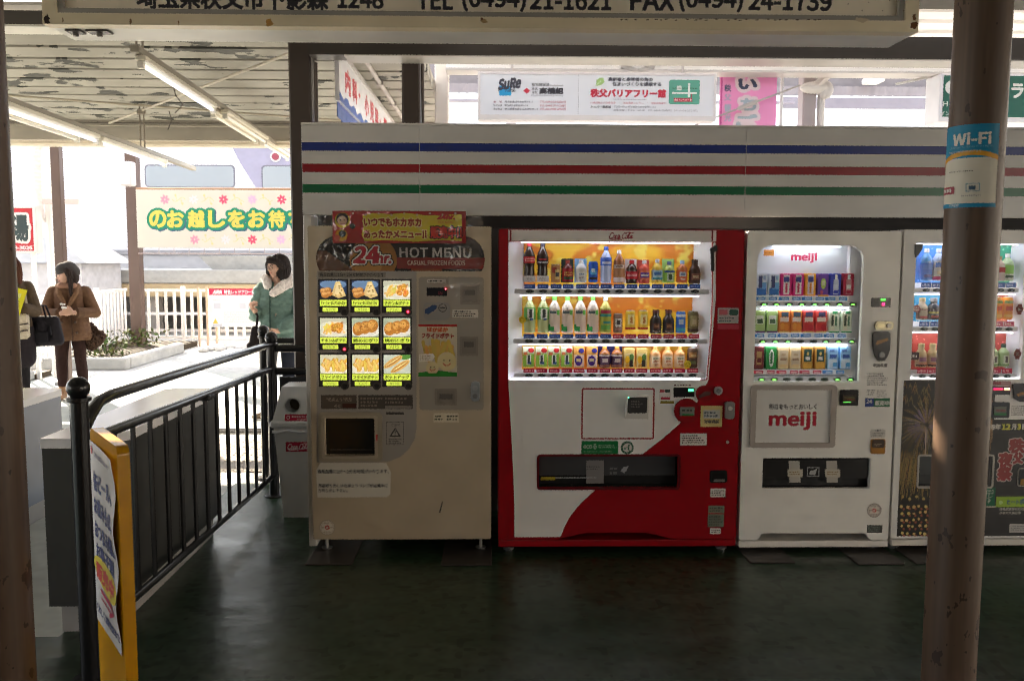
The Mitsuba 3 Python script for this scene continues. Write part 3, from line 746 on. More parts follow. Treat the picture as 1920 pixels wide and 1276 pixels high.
def swirl(p, n, uv):
    a = fbm(p.x * 5. + 2. * noise(p.z * 9., p.x * 4.), p.z * 7., 2., 4)
    b = fbm(p.x * 13., p.z * 15., 6., 3)
    return mix(mix([.85, .50, .03], [.72, .22, .015], smoothstep(.42, .62, a)), [.90, .70, .12], smoothstep(.55, .75, b))


scene['orange_print'] = pr(mikit.proc(swirl), .5)


def shelf(t, a, b, ytags, yrail0, yrail1, Y, tags, tagh):
    """A shelf front: the clear tag holder with its price tags, and the grey rail that carries the buttons."""
    S = Face(Y)
    x0, z0, x1, z1 = pxr(a, yrail0, b, yrail1, Y)
    put(t + '__shelf_rail', [(box(x0, x1, Y, Y + .03, z0, z1, .004), (.46, .46, .46))], 'satin')
    for i, (x, w, c, c2) in enumerate(tags):
        g = S.r(x - w / 2, ytags, x + w / 2, ytags + tagh)
        put(t + '__price_tag', [(sheet(g, Y - .001), c), (sheet(S.rows(x - w * .4, ytags + tagh * .15, x + w * .4, ytags + tagh * .85, 1, i), Y - .0018), c2)], 'print', smooth=0)


# --- machine 2: red and white drinks machine
coke = thing('drink_vending_machine', 'red and white soft drink machine with three lit shelves, second in the row', 'vending machine')
win, slot = FR.p([(953, 453), (1337, 453), (1337, 560), (1333, 640), (1326.5, 712), (953, 712)]), FR.r(1010, 854, 1272, 914, 4)
win = win.buffer(-.004).buffer(.004)
KICK2 = FR.p([(1040, 1016), (1046, 1009.5), (1075, 1003), (1100, 998), (1210, 998), (1232, 1002), (1262, 1009.5), (1268, 1016)])
out = cabinet(coke, 935, 430, 1388, 1010, .72, RED, [win, slot, KICK2], 'gloss', 5)
x0, z0, x1, z1 = out.bounds
put(coke + '__plinth', [(box(x0, x1, FRONT - .002, FRONT + .7, at(1100, 1024, FRONT)[2], at(1100, 1011.5, FRONT)[2], .004), RED)], 'gloss')
wp = FR.p([(953, 455), (953, 716), (958, 800), (963, 900), (964.5, 960), (964.5, 1006), (1049, 1006), (1052, 1003), (1058, 988), (1066, 972), (1080, 953), (1092, 940), (1120, 914), (1160, 885), (1200, 854), (1242, 822), (1275, 793), (1300, 765), (1318, 735), (1328, 712), (1335, 640), (1342, 560), (1342, 455)])
put(coke + '__white_front', [FR.on(wp.difference(win).difference(slot.buffer(.006)).difference(KICK2), 1, (.71, .69, .66))], 'gloss')
put(coke + '__header_panel', [FR.on(FR.r(953, 431.5, 1343, 452), 1, (.62, .58, .55))] + [FR.on(FR.r(a, 431.5, a + 3, 452), 2, (.22, .01, .02)) for a in (956, 1334)] + [script(FR, 1142, 434.5, 1189, 450.5, 2, (.26, .015, .03))], 'gloss')
D2 = .16
X0, Z0, X1, Z1 = display(coke, 953, 453, 1337, 712, D2, (.72, .74, .76))
YB = FRONT + D2
for a, b, c, d in ((982, 455, 1309, 536), (979, 556, 1305, 630), (979, 646, 1303, 692)):
    q = pxr(a, b, c, d, YB)
    put(coke + '__orange_backing', [(box(q[0], q[2], YB - .006, YB - .001, q[1], q[3]), (1, 1, 1))], 'orange_print', own=True)
    qx, qz = at(c - 6, b + 12, YB)[0], at(c - 6, b + 12, YB)[2]
    put(coke + '__fixing_screw', [(cyl((qx, YB - .006, qz), (qx, YB - .010, qz), .008, 10), (.7, .68, .6))], 'satin')
PW = (.50, .52, .57)
for y, a, b in ((454, 978, 1312), (553.5, 976, 1310), (645.5, 974, 1306)):
    led(coke, at(a, y, FRONT + .03)[0], at(b, y, FRONT + .03)[0], at(1100, y, FRONT + .03)[2], FRONT + .03, PW)
led(coke, X0 + .01, X1 - .06, Z0 + .006, FRONT + .01, PW, .004)
SY = FRONT + .012
BLUE_TAG, RED_TAG = (.03, .09, .36), (.50, .015, .06)
TX1 = [268, 367, 465, 555, 655, 745, 840, 937, 1032, 1125, 1222, 1312, 1408, 1502]
TX2 = [262, 362, 455, 552, 648, 742, 835, 930, 1022, 1117, 1213, 1306, 1402, 1495]
TX3 = [262, 358, 450, 545, 637, 735, 830, 922, 1012, 1105, 1207, 1300, 1390, 1485]
cv = lambda u: 925 + u / 3.987
tagset = lambda xs, n: [(cv(x) + 1, 20, BLUE_TAG if i < n else RED_TAG, (.25, .35, .7) if i < n else (.75, .4, .42)) for i, x in enumerate(xs)]
shelf(coke, 965, 1330, 532.5, 541.5, 551, SY, tagset(TX1, 14), 8)
shelf(coke, 963, 1327, 626, 635.5, 644, SY, tagset(TX2, 7), 8)
shelf(coke, 964, 1323, 690.5, 699, 708.5, SY, tagset(TX3, 0), 7.5)
for xs, by in ((TX1, 546), (TX2, 639), (TX3, 703.5)):
    for x in xs:
        put(coke + '__button', [oval(cv(x) + 1.2, by, SY, 15.5, 7.5, .008, (.014, .022, .018))], 'gloss')
PY = FRONT + .075
PF = Face(PY)


def spot(u, v, tops):
    """World x, shelf z and height of a product whose middle, foot and top are given in enlarged photograph units."""
    return at(cv(u), 420 + v / 3.987, PY)[0], at(cv(u), 420 + v / 3.987, PY)[2], at(cv(u), 420 + tops / 3.987, PY)[2] - at(cv(u), 420 + v / 3.987, PY)[2]


W1, K, Y1, G1, BR = (.75, .75, .75), (.02, .015, .015), (.80, .55, .06), (.16, .42, .05), (.25, .09, .02)
COLA = (.025, .010, .006)
rd = FR.Y / FOCAL
# top row
for i, (nm, cap, lc, art) in enumerate((('cola bottle with red cap and red label at the left end of the top shelf', (.5, .02, .03), (.55, .02, .02), [(-.6, .7, .3, .75, (.75, .6, .55)), (-.5, .6, .38, .66, (.55, .02, .02))]), ('dark cola bottle with black cap and black label beside the red capped one', (.015, .012, .03), (.02, .012, .012), [(-.7, .7, .05, .22, (.5, .5, .5)), (-.5, .5, .45, .7, (.35, .02, .03))]))):
    x, z, h = spot(TX1[i], 432, 140)
    z1_ = spot(TX1[i], 386, 140)[1]
    card(coke, x - .034, x + .034, z, z1_, PY - .03, (.72, .70, .70), [(rows_of_print(x - .02, z + .006, x + .022, z1_ - .008, 3, seed=i), (.3, .25, .25))])
    bottle(nm, x, PY, z1_, spot(TX1[i], 386, 140)[2], .032, COLA, cap, (.42, .64), lc, art, None, 'contour')
x, z, h = spot(465, 437, 300)
can('short tan and maroon can on the top shelf, third from left', x, PY, z, h, .027, (.42, .20, .07), [(-.6, .1, .55, .95, (.30, .03, .02)), (-.1, .6, .1, .8, (.60, .42, .18)), (-.05, .45, .3, .6, (.04, .04, .05))], None)
x, z, h = spot(555, 437, 258)
card(coke, x - .034, x + .034, z, z + h, PY + .034, (.03, .04, .03))
bottle('dark bottle with a red and gold label on a black card, top shelf', x, PY, z, h * .94, .030, (.10, .01, .01), (.3, .03, .02), (.08, .72), (.30, .015, .02), [(-.6, .75, .15, .35, (.04, .08, .03)), (-.5, .6, .45, .72, (.62, .45, .10)), (-.45, .55, .5, .66, (.32, .03, .02))], None)
x, z, h = spot(655, 437, 258)
card(coke, x - .034, x + .034, z, z + h, PY + .034, (.22, .42, .62))
bottle('white milky drink bottle on a pale blue card, top shelf', x, PY, z, h * .96, .030, (.62, .64, .62), W1, (.10, .68), (.60, .60, .52), [(-.5, .5, .35, .75, (.70, .68, .58)), (-.35, .35, .5, .6, (.2, .28, .4)), (-.3, .3, .25, .32, (.3, .2, .2))], None)
x, z, h = spot(745, 434, 278)
can('short blue can with a mountain picture on the top shelf', x, PY, z, h, .026, (.015, .09, .42), [(-.7, .7, .05, .20, (.03, .02, .02)), (-.5, .5, .35, .6, (.10, .36, .60)), (-.3, .2, .5, .72, (.60, .70, .75))], None)
x, z, h = spot(840, 440, 168)
bottle('tall clear water bottle with blue cap and blue label, tallest on the top shelf', x, PY, z, h, .031, (.40, .48, .70), (.03, .09, .35), (.52, .76), (.05, .12, .48), [(-.6, .6, .2, .5, (.5, .56, .72))], None)
x, z, h = spot(937, 440, 195)
bottle('brown tea bottle with white cap and pale foot, top shelf', x, PY, z, h, .030, (.30, .10, .03), (.72, .70, .66), (.03, .62), (.42, .20, .09), [(-.9, .9, .02, .28, (.75, .62, .58)), (-.8, .8, .78, .98, (.5, .42, .36)), (-.5, .4, .85, .93, (.2, .1, .06))], None)
x, z, h = spot(1032, 443, 270)
card(coke, x - .034, x + .034, z, z + h * 1.05, PY + .034, (.62, .58, .55))
bottle('small cola bottle with red cap and red script label, top shelf', x, PY, z, h, .031, COLA, (.55, .015, .03), (.22, .60), (.48, .015, .03), [(-.7, .7, .35, .62, (.7, .5, .48)), (-.6, .6, .42, .55, (.5, .015, .03))], None)
x, z, h = spot(1125, 443, 270)
card(coke, x - .034, x + .034, z, z + h * 1.02, PY + .034, (.50, .08, .06))
bottle('red fruit soda bottle with white cap and purple emblem, top shelf', x, PY, z, h, .031, (.55, .07, .04), W1, (.18, .62), (.60, .14, .08), [(-.6, .6, .25, .8, (.10, .04, .26)), (-.45, .45, .4, .62, (.7, .6, .6))], None)
x, z, h = spot(1222, 440, 262)
bottle('yellow drink bottle with white cap and pale blue label, top shelf', x, PY, z, h, .030, (.62, .44, .05), W1, (.16, .62), (.30, .46, .50), [(-.7, .7, .02, .22, (.03, .20, .26)), (-.5, .5, .5, .8, (.05, .14, .34))], None)
x, z, h = spot(1312, 440, 268)
card(coke, x - .034, x + .034, z, z + h * 1.04, PY + .034, (.34, .55, .18))
bottle('green tea bottle with a blue leaf tag on a green card, top shelf', x, PY, z, h * .94, .030, (.40, .50, .12), (.10, .16, .30), (.05, .68), (.28, .48, .08), [(-.35, .45, .1, .8, (.62, .66, .5)), (-.2, .3, .2, .7, (.06, .10, .04)), (-.8, .8, .82, .98, (.03, .08, .22))], None)
x, z, h = spot(1408, 440, 270)
bottle('orange red tea bottle with pale blue cap and white round emblem, top shelf', x, PY, z, h, .030, (.52, .16, .04), (.30, .46, .62), (.08, .64), (.58, .11, .03), [(-.45, .45, .45, .85, (.55, .58, .55)), (-.28, .28, .55, .75, (.2, .25, .4)), (-.3, .3, .15, .3, (.7, .5, .4))], None)
x, z, h = spot(1502, 445, 265)
bottle('dark brown coffee bottle can at the right end of the top shelf', x, PY, z, h, .031, (.05, .022, .012), (.04, .02, .015), (.05, .60), (.055, .022, .014), [(-.5, .6, .25, .8, (.16, .07, .04)), (-.3, .4, .4, .62, (.45, .32, .2))], None, 'flask')
# middle row
for i in range(2):
    x, z, h = spot(TX2[i] + 10, 810, 540)
    bottle('green tea bottle with a white label panel, ' + ('leftmost', 'second')[i] + ' on the red machine\'s middle shelf', x, PY, z, h, .032, (.48, .52, .22), (.70, .70, .62), (.40, .76), (.14, .40, .08), [(-.35, .5, .05, .9, (.72, .72, .60)), (-.1, .25, .15, .85, (.05, .06, .05)), (.0, .35, -.05, .1, (.04, .09, .26))], 'green tea bottles on the middle shelf')
for i in range(2, 6):
    x, z, h = spot(TX2[i], 812, 540)
    bottle(('first', 'second', 'third', 'fourth')[i - 2] + ' from left of the four clear water bottles with green caps, middle shelf', x, PY, z, h, .033, (.68, .60, .50), (.18, .55, .08), (.05, .72), (.74, .60, .48), [(-.95, -.1, .02, .22, (.03, .34, .07)), (-.95, -.55, .2, .32, (.03, .34, .07)), (-.6, .2, .80, .92, (.08, .10, .10)), (.25, .6, .74, .95, (.12, .44, .05))], 'clear water bottles on the middle shelf')
x, z, h = spot(835, 812, 545)
bottle('lemon bottle with white cap and green label, middle of the middle shelf', x, PY, z, h, .032, (.62, .55, .14), W1, (.04, .74), (.36, .40, .05), [(-.9, .9, .66, .78, (.04, .22, .18)), (-.7, .7, .80, .95, (.35, .03, .05)), (-.6, .6, .1, .3, (.12, .36, .06)), (-.3, .6, .36, .46, (.05, .25, .2))], None)
x, z, h = spot(930, 812, 668)
can('slim brown can with a white panel, middle shelf', x, PY, z, h, .026, (.22, .13, .09), [(-.5, .5, .3, .85, (.62, .58, .52)), (-.3, .3, .45, .75, (.06, .05, .05)), (-.5, .5, .1, .2, (.42, .20, .15))], None)
for i in (8, 9):
    x, z, h = spot(TX2[i], 790, 645)
    can(('left', 'right')[i - 8] + ' of the two yellow cans with a red foot, middle shelf', x, PY, z, h, .028, (.74, .50, .05), [(-.45, .55, .25, .9, (.80, .66, .28)), (-.1, .25, .35, .75, (.5, .20, .03)), (-1, 1, -.06, .06, (.5, .05, .02))], 'yellow cans on the middle shelf')
for i in (10, 11):
    x, z, h = spot(TX2[i], 814, 640)
    bottle(('left', 'right')[i - 10] + ' of the two black coffee bottle cans with a round emblem, middle shelf', x, PY, z, h, .032, (.018, .012, .012), (.08, .015, .012), (.04, .62), (.02, .014, .014), [(-.4, .4, .3, .8, (.09, .035, .02)), (-.25, .25, .45, .66, (.32, .16, .08)), (-.5, .5, .08, .14, (.4, .34, .25))], 'black coffee bottle cans on the middle shelf', 'flask')
x, z, h = spot(1398, 812, 652)
can('blue and white can near the right end of the middle shelf', x, PY, z, h, .027, (.03, .14, .52), [(-.9, .9, .84, 1.0, (.66, .70, .74)), (-.9, .9, .0, .2, (.03, .34, .45)), (-.4, .3, .4, .7, (.5, .6, .7))], None)
x, z, h = spot(1490, 812, 650)
can('olive coffee can at the right end of the middle shelf', x, PY, z, h, .030, (.16, .13, .05), [(-.5, .5, .3, .9, (.34, .28, .12)), (-.25, .3, .4, .7, (.5, .42, .25)), (-.9, .9, .0, .15, (.06, .03, .02))], None)
# bottom row
for i in range(4):
    x, z, h = spot(TX3[i], 1065, 915)
    carton(('first', 'second', 'third', 'fourth')[i] + ' from left of the green tea cartons with a red round mark, bottom shelf', x, PY, z, h, .064, (.62, .66, .44), [(.02, .98, .02, .66, (.30, .52, .06)), (.32, .72, .12, .62, (.76, .74, .62)), (.42, .62, .25, .6, (.06, .07, .06)), (.40, .75, .15, .26, (.03, .10, .22)), (.46, .98, .72, .96, (.55, .03, .03), 1), (.05, .4, .6, .75, (.60, .16, .06))], 'green tea cartons on the bottom shelf')
for i in (4, 5):
    x, z, h = spot(TX3[i], 1067, 915)
    carton(('left', 'right')[i - 4] + ' of the two orange cartons with a purple panel, bottom shelf', x, PY, z, h, .062, (.70, .34, .08), [(.05, .95, .02, .62, (.72, .52, .40)), (.12, .80, .08, .58, (.07, .03, .22), 1), (.25, .68, .28, .44, (.62, .5, .3)), (.45, .95, .70, .94, (.05, .04, .24), 1)], 'purple and orange cartons on the bottom shelf')
for i in (6, 7):
    x, z, h = spot(TX3[i], 1070, 890)
    card(coke, x - .034, x + .034, z + h * .1, z + h * 1.02, PY + .033, (.04, .03, .16))
    bottle(('left', 'right')[i - 6] + ' of the two dark purple tea bottles on navy cards, bottom shelf', x, PY, z, h * .93, .031, (.34, .12, .03), (.70, .36, .06), (.03, .68), (.06, .025, .05), [(-.5, .5, .25, .85, (.10, .05, .10)), (-.35, .35, .4, .7, (.6, .5, .45)), (-.9, .9, .02, .2, (.30, .12, .08)), (-.9, .9, .86, .97, (.62, .52, .45))], 'dark tea bottles on the bottom shelf')
for i in (8, 9):
    x, z, h = spot(TX3[i], 1070, 925)
    carton(('left', 'right')[i - 8] + ' of the two yellow citrus cartons with a lemon picture, bottom shelf', x, PY, z, h, .060, (.74, .52, .16), [(.04, .96, .04, .74, (.76, .60, .28)), (.08, .52, .22, .62, (.82, .48, .02), 1), (.5, .9, .35, .72, (.10, .22, .05), 1), (.50, .82, .06, .4, (.05, .04, .03)), (.15, .5, .05, .2, (.60, .30, .04))], 'yellow citrus cartons on the bottom shelf')
for i in (10, 11, 12):
    x, z, h = spot(TX3[i], 1072, 905)
    bottle(('left', 'middle', 'right')[i - 10] + ' of the three orange milk tea bottles with cream labels, bottom shelf', x, PY, z, h, .031, (.72, .36, .12), (.75, .40, .12), (.04, .66), (.72, .48, .26), [(-.5, .5, .3, .9, (.76, .62, .42)), (-.35, .35, .68, .8, (.25, .25, .15)), (-.3, .3, .45, .56, (.5, .12, .05)), (-.2, .3, .2, .28, (.5, .2, .1))], 'orange milk tea bottles on the bottom shelf')
x, z, h = spot(1485, 1073, 922)
can('dark brown can with an orange picture at the right end of the bottom shelf', x, PY, z, h, .029, (.09, .05, .03), [(-.6, .6, .55, .9, (.34, .16, .05)), (-.5, .5, .15, .35, (.14, .16, .06)), (-.3, .4, .62, .74, (.5, .34, .16))], None)
for u, v in ((217, 715), (1453, 1047)):
    q = at(cv(u), 420 + v / 3.987, FRONT + .025)
    put(coke + '__round_tag', [(cyl((q[0], FRONT + .03, q[2]), (q[0], FRONT + .027, q[2]), .020, 18), (.70, .52, .03)), (sheet(Point(q[0], q[2]).buffer(.012).difference(Point(q[0], q[2]).buffer(.009)), FRONT + .0262), (.4, .3, .02))], 'print')
q = pxr(1331, 462, 1341, 510, FRONT - .006)
put(coke + '__window_latch', [(plate(FR.p([(1330, 466), (1343, 459), (1344, 470), (1338, 473), (1338, 508), (1333, 508), (1332, 474)]), FRONT - .012, FRONT - .001), (.012, .012, .012))], 'satin')
gl = win.buffer(-.001)
put(coke + '__window_pane', [(sheet(gl, FRONT + .004), (1, 1, 1))], 'glass', own=True)
# lower front
fr_ = FR.r(1090, 727, 1227, 823, 4)
put(coke + '__red_outline', [FR.on(fr_.difference(fr_.buffer(-.0085)), 2, (.27, .012, .02))], 'gloss')
put(coke + '__card_reader', [(plate(FR.p([(1176, 741), (1213, 741), (1213, 782), (1170, 782)]), FRONT - .045, FRONT - .001), (.55, .52, .48)), (plate(FR.r(1175, 742, 1210, 771, 2), FRONT - .052, FRONT - .045), (.03, .028, .028)), (sheet(Face(FRONT - .053).rows(1183, 750, 1205, 764, 3, 2), FRONT - .0535), (.12, .11, .10))], 'satin')
q = at(1178.5, 745, FRONT - .054)
put(coke + '__reader_lamp', [(ball((q[0], FRONT - .053, q[2]), .004, 1), (0, 1, .3))], 'matte', emit=(0.0275, 0.385, 0.138), own=True)
put(coke + '__eco_sticker', [FR.on(FR.r(1090, 826, 1159, 850.5, 2), 2, (.004, .125, .03)), FR.on(FR.t('ecoる', 1094, 831, 1119, 841, .02), 3, (.36, .44, .36)), FR.on(FR.rows(1122, 832, 1156, 840, 2, 4), 3, (.25, .36, .26)), FR.on(FR.rows(1094, 844, 1150, 847, 1, 5), 3, (.2, .3, .2))], 'print')
put(coke + '__eco_badge', [FR.on(FR.c(1176, 838.5, 12.6), 2, (.006, .08, .035)), FR.on(FR.c(1176, 838.5, 8.8), 3, (.55, .52, .48)), FR.on(union_all([FR.c(1179, 834.5, 1.8), FR.line([(1179, 837), (1178, 841), (1180, 845)], 2.2), FR.line([(1174, 838), (1179, 838)], 1.5)]), 4, (.01, .10, .05)), FR.on(FR.c(1171.5, 840, 2.4, 3), 4, (.15, .25, .2))] + [FR.on(FR.c(1176 + 10.7 * math.cos(k), 838.5 + 10.7 * math.sin(k), .9, 2), 3, (.4, .45, .4)) for k in np.arange(0, 6.28, .52)], 'print')
sx0, sz0, sx1, sz1 = slot.bounds
put(coke + '__slot_recess', [(box(sx0 - .02, sx1 + .02, FRONT + .10, FRONT + .11, sz0 - .02, sz1 + .02), (.012, .012, .012)), (box(sx0 - .02, sx1 + .02, FRONT + .032, FRONT + .10, sz0 - .015, sz0 - .002), (.02, .02, .02)), (box(sx0 - .02, sx1 + .02, FRONT + .032, FRONT + .10, sz1 + .002, sz1 + .015), (.02, .02, .02))], 'satin')
put(coke + '__slot_frame', [(plate(slot.buffer(.010, quad_segs=3).difference(slot.buffer(-.002)), FRONT - .006, FRONT - .0008), (.11, .006, .01))], 'gloss')
SB = Face(FRONT + .06)
put(coke + '__slot_flap', [(plate(FR.r(1012, 857, 1270, 895), FRONT + .055, FRONT + .06), (.05, .052, .055))], 'gloss')
put(coke + '__slot_sticker', [(sheet(SB.r(1099, 862, 1132, 905), FRONT + .0535), (.20, .19, .185)), (sheet(SB.rows(1101, 872, 1129, 880, 2, 3), FRONT + .0527), (.1, .1, .1))], 'print')
put(coke + '__slot_sticker', [(sheet(SB.r(1014, 893, 1041, 899), FRONT + .0535), (.40, .30, .02))], 'print')
put(coke + '__slot_bar', [(box(*np.array(pxr(1041, 894, 1118, 896, FRONT + .05))[[0, 2]], FRONT + .048, FRONT + .052, *np.array(pxr(1041, 894, 1118, 896, FRONT + .05))[[1, 3]]), (.3, .3, .3)), (sheet(SB.p([(1163, 882), (1168, 875), (1179, 872), (1175, 880), (1170, 886)]), FRONT + .0535), (.32, .32, .33)), (sheet(SB.rows(1143, 872, 1161, 890, 2, 6), FRONT + .0535), (.13, .13, .13))], 'satin')
put(coke + '__led_display', [FR.on(FR.r(1262.5, 726, 1302, 744, 2), 3, (.010, .010, .012)), FR.on(FR.rows(1264, 719, 1299, 724, 1, 5), 3, (.10, .03, .03))], 'gloss')
q = pxr(1290, 728.5, 1300, 733.5, FRONT)
put(coke + '__display_lamp', [(sheet(sbox(*q), FRONT - .0035), (0, 1, 0))], 'matte', emit=(0.0165, 0.22, 0.055), own=True)
put(coke + '__coin_entry', [(plate(FR.c(1320, 737.5, 16), FRONT - .012, FRONT - .001), (.22, .008, .012)), (plate(FR.p([(1309, 741), (1322, 732), (1332, 734), (1330, 739), (1311, 745)]), FRONT - .018, FRONT - .012), (.10, .05, .045))], 'gloss')
q = at(1346, 731.5, FRONT)
put(coke + '__return_knob', [(cyl((q[0], FRONT, q[2]), (q[0], FRONT - .016, q[2]), .024, 18), (.5, .5, .5)), (cyl((q[0], FRONT - .016, q[2]), (q[0], FRONT - .021, q[2]), .013, 14), (.25, .25, .25))], 'steel')
put(coke + '__bill_entry', [(plate(FR.c(1287, 769.5, 24, 12), FRONT - .010, FRONT - .001), (.22, .008, .012)), (plate(FR.r(1274, 762, 1301, 778), FRONT - .016, FRONT - .010), (.16, .17, .15)), (sheet(FR.r(1278, 774.5, 1299, 778), FRONT - .0168), (.02, .20, .06)), (sheet(FR.rows(1278, 764, 1298, 771, 1, 8), FRONT - .0168), (.05, .06, .05))], 'gloss')
put(coke + '__sticker', [FR.on(FR.r(1313.5, 760, 1354, 799.5), 2, (.52, .40, .17)), FR.on(FR.r(1318.5, 768, 1350, 784), 3, (.40, .40, .36)), FR.on(FR.rows(1320, 770, 1348, 782, 2, 9), 4, (.10, .12, .14)), FR.on(FR.t('対象商品', 1320, 786, 1348, 793, .03), 4, (.10, .09, .08))], 'print')
put(coke + '__sticker', [FR.on(FR.r(1275.5, 812, 1325, 834), 2, (.62, .58, .54)), FR.on(FR.rows(1279, 814, 1322, 831, 4, 10), 3, INK)], 'print')
put(coke + '__sticker', [FR.on(FR.r(1345.5, 577, 1385, 606, 1), 2, (.34, .30, .29)), FR.on(FR.r(1348, 580, 1364, 590), 3, (.42, .10, .12)), FR.on(FR.r(1367, 580, 1384, 591, 4), 3, (.03, .08, .06)), FR.on(FR.rows(1348, 593, 1382, 604, 2, 11), 3, (.1, .14, .14)), FR.on(FR.r(1345.5, 608, 1385, 617), 2, (.36, .03, .05))], 'print')
put(coke + '__sticker', [FR.on(FR.r(1236, 729, 1257.5, 749), 2, (.62, .56, .54)), FR.on(FR.r(1237, 730, 1246, 735), 3, (.42, .06, .08)), FR.on(FR.r(1247, 730, 1256, 735), 3, (.04, .06, .05)), FR.on(FR.r(1239, 744, 1256, 748.5), 3, (.38, .03, .06)), FR.on(FR.r(1238, 751, 1264, 756), 3, (.25, .2, .03))], 'print')
for a, b, c, d, col in ((1332, 915, 1360, 931, (.60, .56, .52)), (1328, 947, 1358, 961, (.16, .17, .12)), (1327, 963, 1357, 987, (.14, .16, .12)), (1331, 989, 1351, 1000, (.62, .58, .54))):
    put(coke + '__sticker', [FR.on(FR.r(a, b, c, d), 2, col), FR.on(FR.rows(a + 2, b + 2, c - 2, d - 2, max(1, int((d - b) / 5)), int(a)), 3, (.08, .08, .07))], 'print')
put(coke + '__lock', [(plate(FR.r(1358, 752, 1376, 784, 5), FRONT - .020, FRONT - .001), (.34, .33, .31)), (cyl((at(1367, 764, FRONT)[0], FRONT - .02, at(1367, 764, FRONT)[2]), (at(1367, 764, FRONT)[0], FRONT - .028, at(1367, 764, FRONT)[2]), .012, 12), (.7, .68, .62))], 'steel')
q = at(1364, 828, FRONT)
put(coke + '__screw', [(cyl((q[0], FRONT, q[2]), (q[0], FRONT - .006, q[2]), .009, 12), (.6, .58, .55))], 'steel')
put(coke + '__change_tray', [(plate(FR.r(1331, 881, 1363, 904, 4), FRONT - .004, FRONT - .001), (.012, .010, .010)), (plate(FR.r(1338, 897, 1358, 902), FRONT - .008, FRONT - .004), (.16, .15, .14))], 'gloss')

# --- machine 3: white dairy drink machine
dairy = thing('drink_vending_machine', 'white dairy drink machine with carton drinks under an arched lit window, third in the row', 'vending machine')
mz = lambda u, v: (1380 + u / 3.9875, 420 + v / 3.9875)
wn = FR.r(1417, 459.6, 1616, 715.5)
wn = rbox(wn.bounds[0], wn.bounds[1] - .2, wn.bounds[2], wn.bounds[3], .085).intersection(sbox(-9, wn.bounds[1], 9, 9))
sl = FR.r(1430, 858, 1632, 915, 3)
KICK3 = FR.p([(1419, 1016), (1420, 1010), (1424, 1008), (1427, 1001), (1432, 999), (1621, 999), (1626, 1001), (1628, 1008), (1632, 1010), (1633, 1016)])
out = cabinet(dairy, 1394, 433, 1678, 1011.5, .66, (.74, .715, .66), [wn, sl, KICK3], 'satin', 5)
x0, z0, x1, z1 = out.bounds
put(dairy + '__plinth', [(box(x0, x1, FRONT - .003, FRONT + .62, at(1530, 1025, FRONT)[2], at(1530, 1013, FRONT)[2], .004), (.72, .69, .63))], 'satin')
wx0, wz0, wx1, wz1 = wn.bounds
YD = FRONT + .10
put(dairy + '__display_box', [(box(wx0 - .02, wx1 + .02, YD, YD + .012, wz0 - .02, wz1 + .02), (.70, .73, .76)), (box(wx0 - .02, wx1 + .02, FRONT + .032, YD - .001, wz1 + .001, wz1 + .015), (.7, .7, .72)), (box(wx0 - .02, wx1 + .02, FRONT + .032, YD - .001, wz0 - .015, wz0 - .001), (.7, .7, .72))], 'satin')
put(dairy + '__side_wall', [(box(wx1 - .055, wx1 + .02, FRONT + .06, YD - .001, wz0, wz1), (.72, .72, .72))], 'satin')
put(dairy + '__side_wall', [(box(wx0 - .02, wx0 - .002, FRONT + .032, YD - .001, wz0, wz1), (.72, .72, .72))], 'satin')
DB = Face(YD)
put(dairy + '__logo', [(sheet(DB.t('meiji', 1483, 474, 1532, 492.5, .045), YD - .001), (.55, .03, .10))], 'print')
put(dairy + '__sticker', [(sheet(DB.r(1432, 468, 1451, 479.5), YD - .001), (.62, .25, .05)), (sheet(DB.rows(1434, 472, 1449, 475, 1, 1), YD - .0018), (.3, .1, .02))], 'print')
for y, xa in ((461.5, 24), (577.5, 4), (646.5, 4)):
    led(dairy, wx0 + xa / 340 + .03, wx1 - .05 - xa / 340, at(1515, y, FRONT + .03)[2], FRONT + .034, (.68, .71, .75), .004)
BX = [210, 303, 397, 492, 588, 680, 775, 873]
cols3 = [[((.66, .70, .78), (.04, .16, .46), 'white and blue milk carton'), ((.66, .70, .78), (.04, .16, .46), 'white and blue milk carton'), ((.62, .03, .20), (.70, .50, .56), 'pink yoghurt drink carton'), ((.62, .03, .20), (.70, .50, .56), 'pink yoghurt drink carton'), ((.76, .34, .03), (.75, .60, .4), 'orange yoghurt drink carton'), ((.16, .06, .36), (.42, .55, .12), 'purple grape drink carton'), ((.05, .07, .46), (.55, .6, .7), 'blue yoghurt drink carton'), ((.42, .015, .05), (.6, .5, .5), 'red yoghurt drink carton')],
         [((.36, .50, .18), (.70, .72, .60), 'green soy drink carton'), ((.36, .50, .18), (.70, .72, .60), 'green soy drink carton'), ((.66, .20, .04), (.05, .08, .12), 'orange juice carton'), ((.66, .20, .04), (.05, .08, .12), 'orange juice carton'), ((.60, .06, .05), (.06, .05, .12), 'red apple juice carton'), ((.60, .06, .05), (.06, .05, .12), 'red apple juice carton'), ((.60, .66, .50), (.05, .07, .04), 'cream and green carton on a blue card'), ((.60, .66, .50), (.05, .07, .04), 'cream and green carton on a blue card')],
         [((.16, .03, .03), (.4, .25, .1), 'dark maroon cocoa carton'), ((.03, .26, .06), (.68, .70, .62), 'dark green tea carton with a white oval'), ((.76, .58, .30), (.62, .50, .34), 'pale cream milk tea carton'), ((.76, .58, .30), (.62, .50, .34), 'pale cream milk tea carton'), ((.50, .26, .05), (.02, .06, .05), 'brown coffee carton with a dark label'), ((.50, .26, .05), (.02, .06, .05), 'brown coffee carton with a dark label'), ((.28, .52, .78), (.04, .10, .36), 'light blue sports drink carton'), ((.28, .52, .78), (.04, .10, .36), 'light blue sports drink carton')]]
PY3 = FRONT + .068
